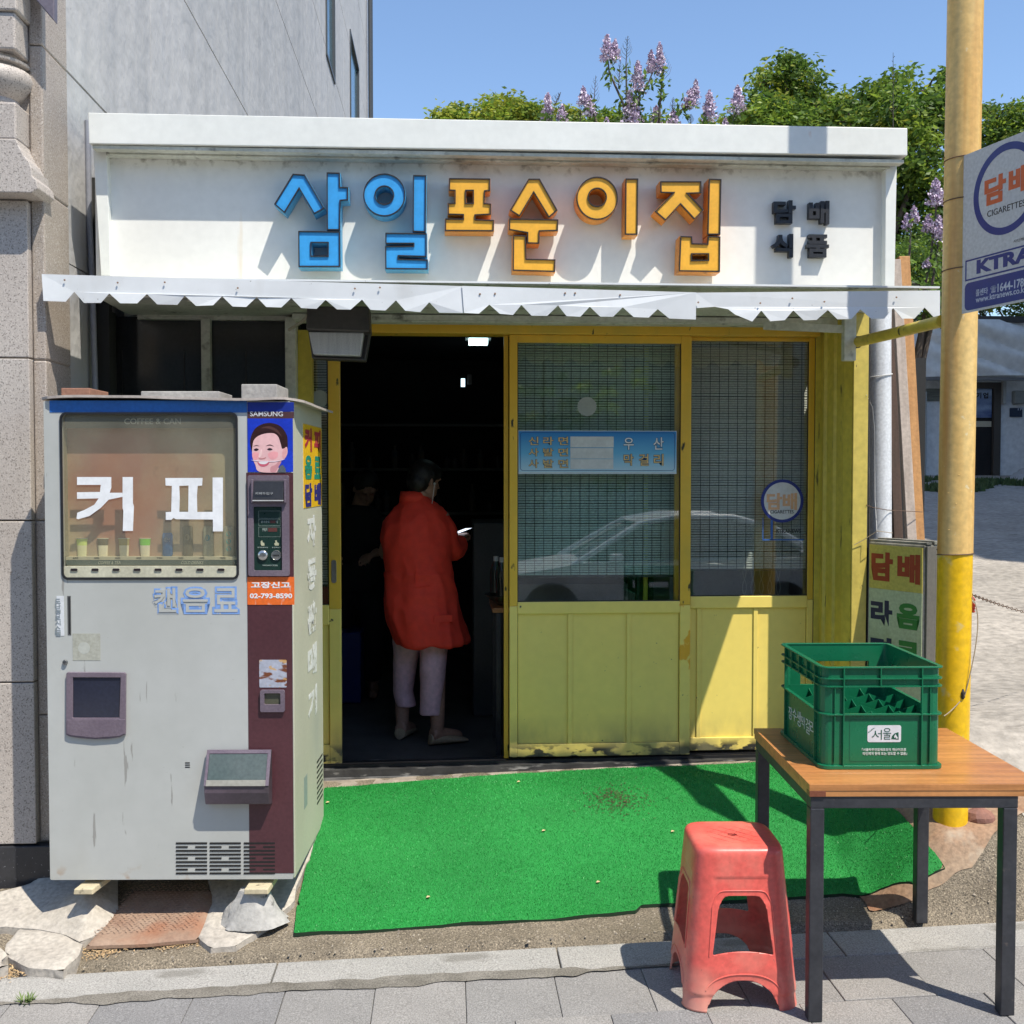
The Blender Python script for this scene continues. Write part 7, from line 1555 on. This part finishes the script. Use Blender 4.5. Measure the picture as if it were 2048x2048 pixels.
for ft, fd in ((fl_, Vector((.3, .9, 0)).normalized()), (frr, Vector((.93, .35, 0)).normalized())):
    sd_ = Vector((-fd.y, fd.x, 0)); mb = MB(); rings = []
    for t_, w2, h_ in ((-.05, .018, .03), (-.042, .033, .062), (-.01, .037, .068), (.04, .038, .055), (.10, .042, .04), (.15, .036, .028), (.178, .018, .014)):
        c_ = Vector((ft.x, ft.y, 0))+fd*t_; rings.append([c_+sd_*w2*math.cos(a_)+Vector((0, 0, h_*.5+h_*.5*math.sin(a_))) for a_ in [2*math.pi*k_/20 for k_ in range(20)]])
    mb.loft(rings); mb.build('shoe', shm, wo, True, smooth=True)
hair_m = M('black_hair', (.006, .005, .005), (.012, .010, .010), 60, .55, bump=.4, bscale=200, stretch=(1, 1, .3))
hr = MB()
for (ce, rx, ry, rz) in (((0, -.024, .034), .082, .092, .088), ((0, -.050, -.01), .072, .065, .080), ((0, .02, .055), .074, .07, .055)):
    rings = []
    for k_ in range(1, 12):
        ph = math.pi*k_/12; rings.append([Ph(ce[0]+rx*math.sin(ph)*math.cos(a_), ce[1]+ry*math.sin(ph)*math.sin(a_), ce[2]-rz*math.cos(ph)) for a_ in [2*math.pi*q_/22 for q_ in range(22)]])
    hr.loft(rings)
fuse(hr, 'hair', hair_m, wo, .007, 3, disp=.005, dscale=26)
MB().lathe([(.004, -.006), (.007, 0), (.004, .006)], *Ph(.088, .006, -.014), n=10).build('earphone', flat('earphone_white', (.75, .75, .72)), wo, True, smooth=True)
MB().tube(bez(Ph(.088, .006, -.014), Ph(.08, .02, -.10), Ph(.06, .04, -.18), Ph(.03, .06, -.25), 10), .0018, 5).build('earphone_cord', MATS['earphone_white'], wo, True)
hp = wrR+Vector((.35, .75, .25)).normalized()*.085; ph_ = MB().box(-.035, .035, -.004, .004, -.07, .07); o = ph_.build('phone', flat('phone_black', (.01, .01, .01), .2), None, bev=.003); o.matrix_basis = Matrix.Translation(Vector(wp0[:2]+(wz,))+hp+Vector((-.022, .02, .018))) @ Matrix.Rotation(.9, 4, 'Z') @ Matrix.Rotation(1.25, 4, 'X'); props(o, 'dark phone held in the red coated person\'s hands', 'phone')
mb = MB(); a_, b_ = W_(868, 1222), W_(905, 1236); mb.loft([[(a_.x, -.172, a_.z), (b_.x, -.15, a_.z), (b_.x, -.148, b_.z), (a_.x, -.174, b_.z)], [(a_.x, -.184, a_.z), (b_.x, -.162, a_.z), (b_.x, -.16, b_.z), (a_.x, -.187, b_.z)]]); mb.build('pocket_flap', coat_m, co_, True, bev=.003)
mb = MB(); mb.tube([W_(834+3*math.sin(t_*4), 1010+150*t_, 0)+Vector((0, -.093-.07*t_, 0)) for t_ in [k_/12 for k_ in range(13)]], .0035, 6); mb.build('back_seam', coat_m, co_, True, smooth=True)
sc_ = MB().box(-.031, .031, -.0048, -.0042, -.064, .064).build('screen', emis('phone_screen', (.75, .85, 1), 1.2), o, True)

# second person, dim, leaning forward behind at the left
p2 = at(725, 1400, z=wz); s2 = thing('person', 'person in dark clothes leaning forward in the gloom left of the red coat', 'person', (p2.x, 7.2, wz)); 
def W2(px, py, dy=0): p = at(px, py, y=7.2+dy); return Vector((p.x-p2.x, p.y-7.2, p.z-wz))
bd = MB(); h2 = W2(732, 978); Ph2 = headmb(bd, h2, (.25, -.75, -.62), 1.0); n2 = W2(718, 1020, .03)
limb(bd, [h2+Vector((-.02, .05, -.03)), n2, n2+Vector((-.02, .04, -.06))], [.055, .06, .07])
c2 = W2(712, 1120, .08); bd.loft(tube_rings([(c2.x, .1, .75, .15, .10), (c2.x, .1, .95, .14, .10), (c2.x, .08, c2.z, .15, .10), (c2.x, .05, n2.z-.06, .12, .08), (n2.x, .03, n2.z+.01, .07, .07)]))
for q_ in (-1, 1):
    limb(bd, [(c2.x+q_*.09, .1, .8), (c2.x+q_*.11, .08, .45), (c2.x+q_*.11, .1, .08)], [.09, .06, .04]); limb(bd, [(c2.x+q_*.11, .12, .04), (c2.x+q_*.12, -.08, .03)], [.04, .03])
    sh_ = Vector((c2.x+q_*.18, .05, n2.z-.06)); el_ = Vector((c2.x+q_*.24, -.02, 1.02)); wr2 = Vector((c2.x+q_*.14, -.22, .98)); limb(bd, [sh_, el_, wr2], [.05, .04, .026]); hand(bd, wr2, (-q_*.4, -.8, -.2), (0, -.2, 1), (q_, 0, 0), .6)
fuse(bd, 'body', skin, s2, .009, 3)
cl2 = MB(); cl2.loft(tube_rings([(c2.x, .1, .72, .19, .14), (c2.x, .1, .95, .18, .14), (c2.x, .08, c2.z, .20, .14), (c2.x, .05, n2.z-.05, .19, .13), (n2.x, .05, n2.z-.0, .13, .11), (n2.x, .04, n2.z+.03, .08, .08)]))
for q_ in (-1, 1):
    limb(cl2, [(c2.x+q_*.17, .05, n2.z-.07), (c2.x+q_*.24, -.02, 1.02), (c2.x+q_*.16, -.18, .985)], [.065, .055, .045]); limb(cl2, [(c2.x+q_*.09, .1, .8), (c2.x+q_*.11, .08, .45), (c2.x+q_*.11, .1, .1)], [.11, .08, .06])
fuse(cl2, 'dark_clothes', M('dark_cloth', (.012, .013, .018), rough=.8), s2, .012, 3, disp=.006)
hr = MB(); rings = []
for k_ in range(1, 12): ph = math.pi*k_/12; rings.append([Ph2(.084*math.sin(ph)*math.cos(a_), -.022+.09*math.sin(ph)*math.sin(a_), .04-.085*math.cos(ph)) for a_ in [2*math.pi*q_/22 for q_ in range(22)]])
hr.loft(rings); fuse(hr, 'hair', hair_m, s2, .01, 2, disp=.004, dscale=26)

# ============================================================ INTERIOR
t = thing('snack_table', 'small table with wooden edge just inside the doorway at the right', 'table', (X(1000), 5.9, zin))
a = at(985, 1218, y=5.65); MB().box(a.x, a.x+.55, 5.65, 6.1, a.z-.02, a.z+.004).build('tabletop', wood[2], t, False, bev=.002)
for x_ in (a.x+.02, a.x+.5):
    for y_ in (5.67, 6.06): MB().box(x_, x_+.025, y_, y_+.025, zin, a.z-.021).build('leg', dark_metal, t)
bt_g = glass('bottle_plastic', (.7, .75, .75), ior=1.45)
for i, (px_, lab) in enumerate(((992, 'clear plastic bottle with pale cap, further left of the pair inside the doorway'), (1004, 'clear plastic bottle with pale cap, nearer the door stile'))):
    p = at(px_, 1185+i*3, y=5.80-i*.08); t = thing('plastic_bottle', lab, 'bottle', (p.x, p.y, a.z+.03), 0, 'bottles on the table inside the door')
    MB().lathe([(.030, 0), (.034, .006), (.033, .05), (.034, .10), (.034, .15), (.024, .19), (.012, .21), (.012, .22)], p.x, p.y, a.z+.032, 20).build('bottle_body', bt_g, t, smooth=True); MB().lathe([(.014, .21), (.014, .235), (.013, .236)], p.x, p.y, a.z+.032, 16).build('cap', flat('cap_pale', (.5, .5, .48)), t, smooth=True)
o = MB().lathe([(.09, 0), (.15, .05), (.16, .055), (.15, .048), (.08, .01)], a.x+.12, 5.82, a.z+.005, 28).build('metal_tray', M('tray_steel', (.25, .25, .25), rough=.35, metal=.8), None, smooth=True); props(o, 'shallow steel basin under the plastic bottles', 'basin')
a1, b1 = at(670, 1390, y=7.0), at(722, 1265, y=7.0); o = MB().box(a1.x, b1.x, 7.0, 7.35, wz, b1.z).build('blue_bin', flat('bin_blue', (.01, .035, .22), .4), None, bev=.01); props(o, 'dark blue plastic bin on the shop floor at the left', 'bin')
sh = thing('shelf_rack', 'dim shelf rack of goods along the back wall of the shop', 'shelf', (0, 8.6, zin))
for z_ in (1.35, 1.7, 2.05): MB().box(-1.3, 1.7, 8.55, 8.95, z_, z_+.02).build('shelf_board', flat('shelf_grey', (.10, .10, .09)), sh)
mb = MB()
for i in range(42):
    z_ = random.choice((1.37, 1.72)); x_ = -1.25+i*.069; h_ = random.uniform(.08, .26); mb.lathe([(.028, 0), (.03, h_*.7), (.012, h_*.85), (.012, h_)], x_, 8.7, z_, 8)
mb.build('shelf_goods', M('shelf_goods', (.12, .08, .05), (.06, .07, .08), 9, .5), None, smooth=True, kind='stuff')
a1, b1 = at(1005, 1300, y=6.6), at(945, 1045, y=6.6); o = MB().box(b1.x, b1.x+.6, 6.6, 7.2, zin, b1.z).build('cooler_cabinet', M('cabinet_dim', (.07, .075, .075), rough=.4), None, bev=.01); props(o, 'dim grey cabinet inside the shop behind the phone', 'cabinet')
# lit ceiling lamps
lt_m = emis('lit_tube', (.55, .85, .85), 3.0); lt2 = emis('lit_tube_far', (.6, .85, 1), 1.6)
cl_ = thing('ceiling_lamp', 'lit pale ceiling lamp at the top of the doorway', 'lamp', tuple(at(956, 682, y=6.6))); p0, p1 = at(934, 690, y=6.6), at(978, 676, y=6.6)
MB().box(p0.x+.01, p1.x-.01, 6.5, 6.62, p0.z+.0, p0.z+.03).build('diffuser', lt_m, cl_); MB().box(p0.x-.01, p1.x+.01, 6.49, 6.64, p0.z+.031, p0.z+.05).build('lamp_case', flat('case_dim', (.2, .2, .2)), cl_)
cl_ = thing('far_lamp', 'small lit white lamp hanging deep inside the dark shop', 'lamp', tuple(at(926, 764, y=8))); p0, p1 = at(922, 773, y=8), at(930, 757, y=8)
MB().box(p0.x, p1.x, 8, 8.03, p0.z, p1.z).build('lamp_glow', lt2, cl_); MB().box(p1.x+.02, p1.x+.05, 8, 8.05, p0.z+.02, p1.z+.03).build('lamp_bracket', flat('case_dim', (.2, .2, .2)), cl_)

# ============================================================ ACROSS THE ROAD (seen only as reflections)
o = MB().box(-14, 9, -14, -11, -.3, 7.5).build('opposite_building', M('opposite_wall', (.26, .28, .26), (.18, .2, .18), .6, .9), None); props(o, 'plain dark building across the road, out of view behind the viewer', 'building')
o = MB().box(10.6, 20, 4.5, 17, 0, 15).build('neighbour_building', M('neighbour_wall', (.35, .34, .32), rough=.9), None); props(o, 'tall plain neighbouring building out of view to the right of the alley', 'building')
tree('roadside tree across the road, out of view behind the viewer', (1.5, -9.5, -.2), [((x_, -9.3, z_), r_) for x_, z_, r_ in ((-.5, 2.6, .8), (.6, 3.0, .9), (1.8, 2.7, .9), (3.0, 3.1, .9), (.2, 4.0, .9), (1.8, 4.2, 1.), (2.8, 1.8, .7), (.8, 1.7, .7), (-.6, 1.5, .6))], 5000, .16, [.3, .4, .25, .05], group=None)
car = thing('parked_car', 'silver saloon car parked across the pavement, seen only in reflection', 'car', (2.6, -2.6, -.25))
silver = M('car_silver', (.80, .82, .85), rough=.3, metal=.1, coat=.5); cg = M('car_glass', (.01, .012, .014), rough=.05, spec=.8)
prof_b = [(-2.3, .25), (-2.32, .55), (-2.2, .72), (-1.3, .86), (-1.1, .90), (1.6, .95), (2.2, .92), (2.3, .7), (2.3, .3), (1.75, .22), (-1.8, .22)]
prof_g = [(-1.15, .88), (-.35, 1.35), (.1, 1.43), (.8, 1.42), (1.3, 1.28), (1.85, .94)]
def carx(p, y0, y1, k_=0): return [(p_[0], y0, p_[1]) for p_ in p]
mb = MB(); mb.loft([[(x_*.97, -.78, z_*.98+.01) for x_, z_ in prof_b], [(x_, -.86, z_) for x_, z_ in prof_b], [(x_, .86, z_) for x_, z_ in prof_b], [(x_*.97, .78, z_*.98+.01) for x_, z_ in prof_b]]); mb.build('body', silver, car, True, bev=.02)
mb = MB(); gi_ = [(x_*.93+.02, z_*.985) for x_, z_ in prof_g]; mb.loft([[(x_, -.62, z_) for x_, z_ in gi_], [(x_, .62, z_) for x_, z_ in gi_]]); mb.build('cabin_glass', cg, car, True)
for s_ in (-1, 1):
    mb = MB(); mb.tube([(x_, s_*(.80-.2*(z_-.88)/.55), z_) for x_, z_ in prof_g], .035, 8); mb.build('roof_rail', silver, car, True, smooth=True)
mb = MB(); mb.loft([[(-.35, -.62, 1.36), (.1, -.60, 1.44), (.8, -.6, 1.43), (1.3, -.62, 1.29)], [(-.35, .62, 1.36), (.1, .60, 1.44), (.8, .6, 1.43), (1.3, .62, 1.29)]]); mb.build('roof', silver, car, True)
for x_ in (-1.4, 1.35):
    for s_ in (-1, 1):
        m2 = MB(); m2.lathe([(.33, -.1), (.34, 0), (.33, .1)], n=28); m2.v = [(x_+a_, s_*.78+c_, .33+b_) for a_, b_, c_ in m2.v]; w2_ = m2.build('wheel', flat('tyre_black', (.02, .02, .02)), car, True, smooth=True)
for s_ in (-1, 1): MB().box(-.75, -.6, s_*.98-.06, s_*.98+.06, .92, 1.02).build('mirror', silver, car, True, bev=.02)
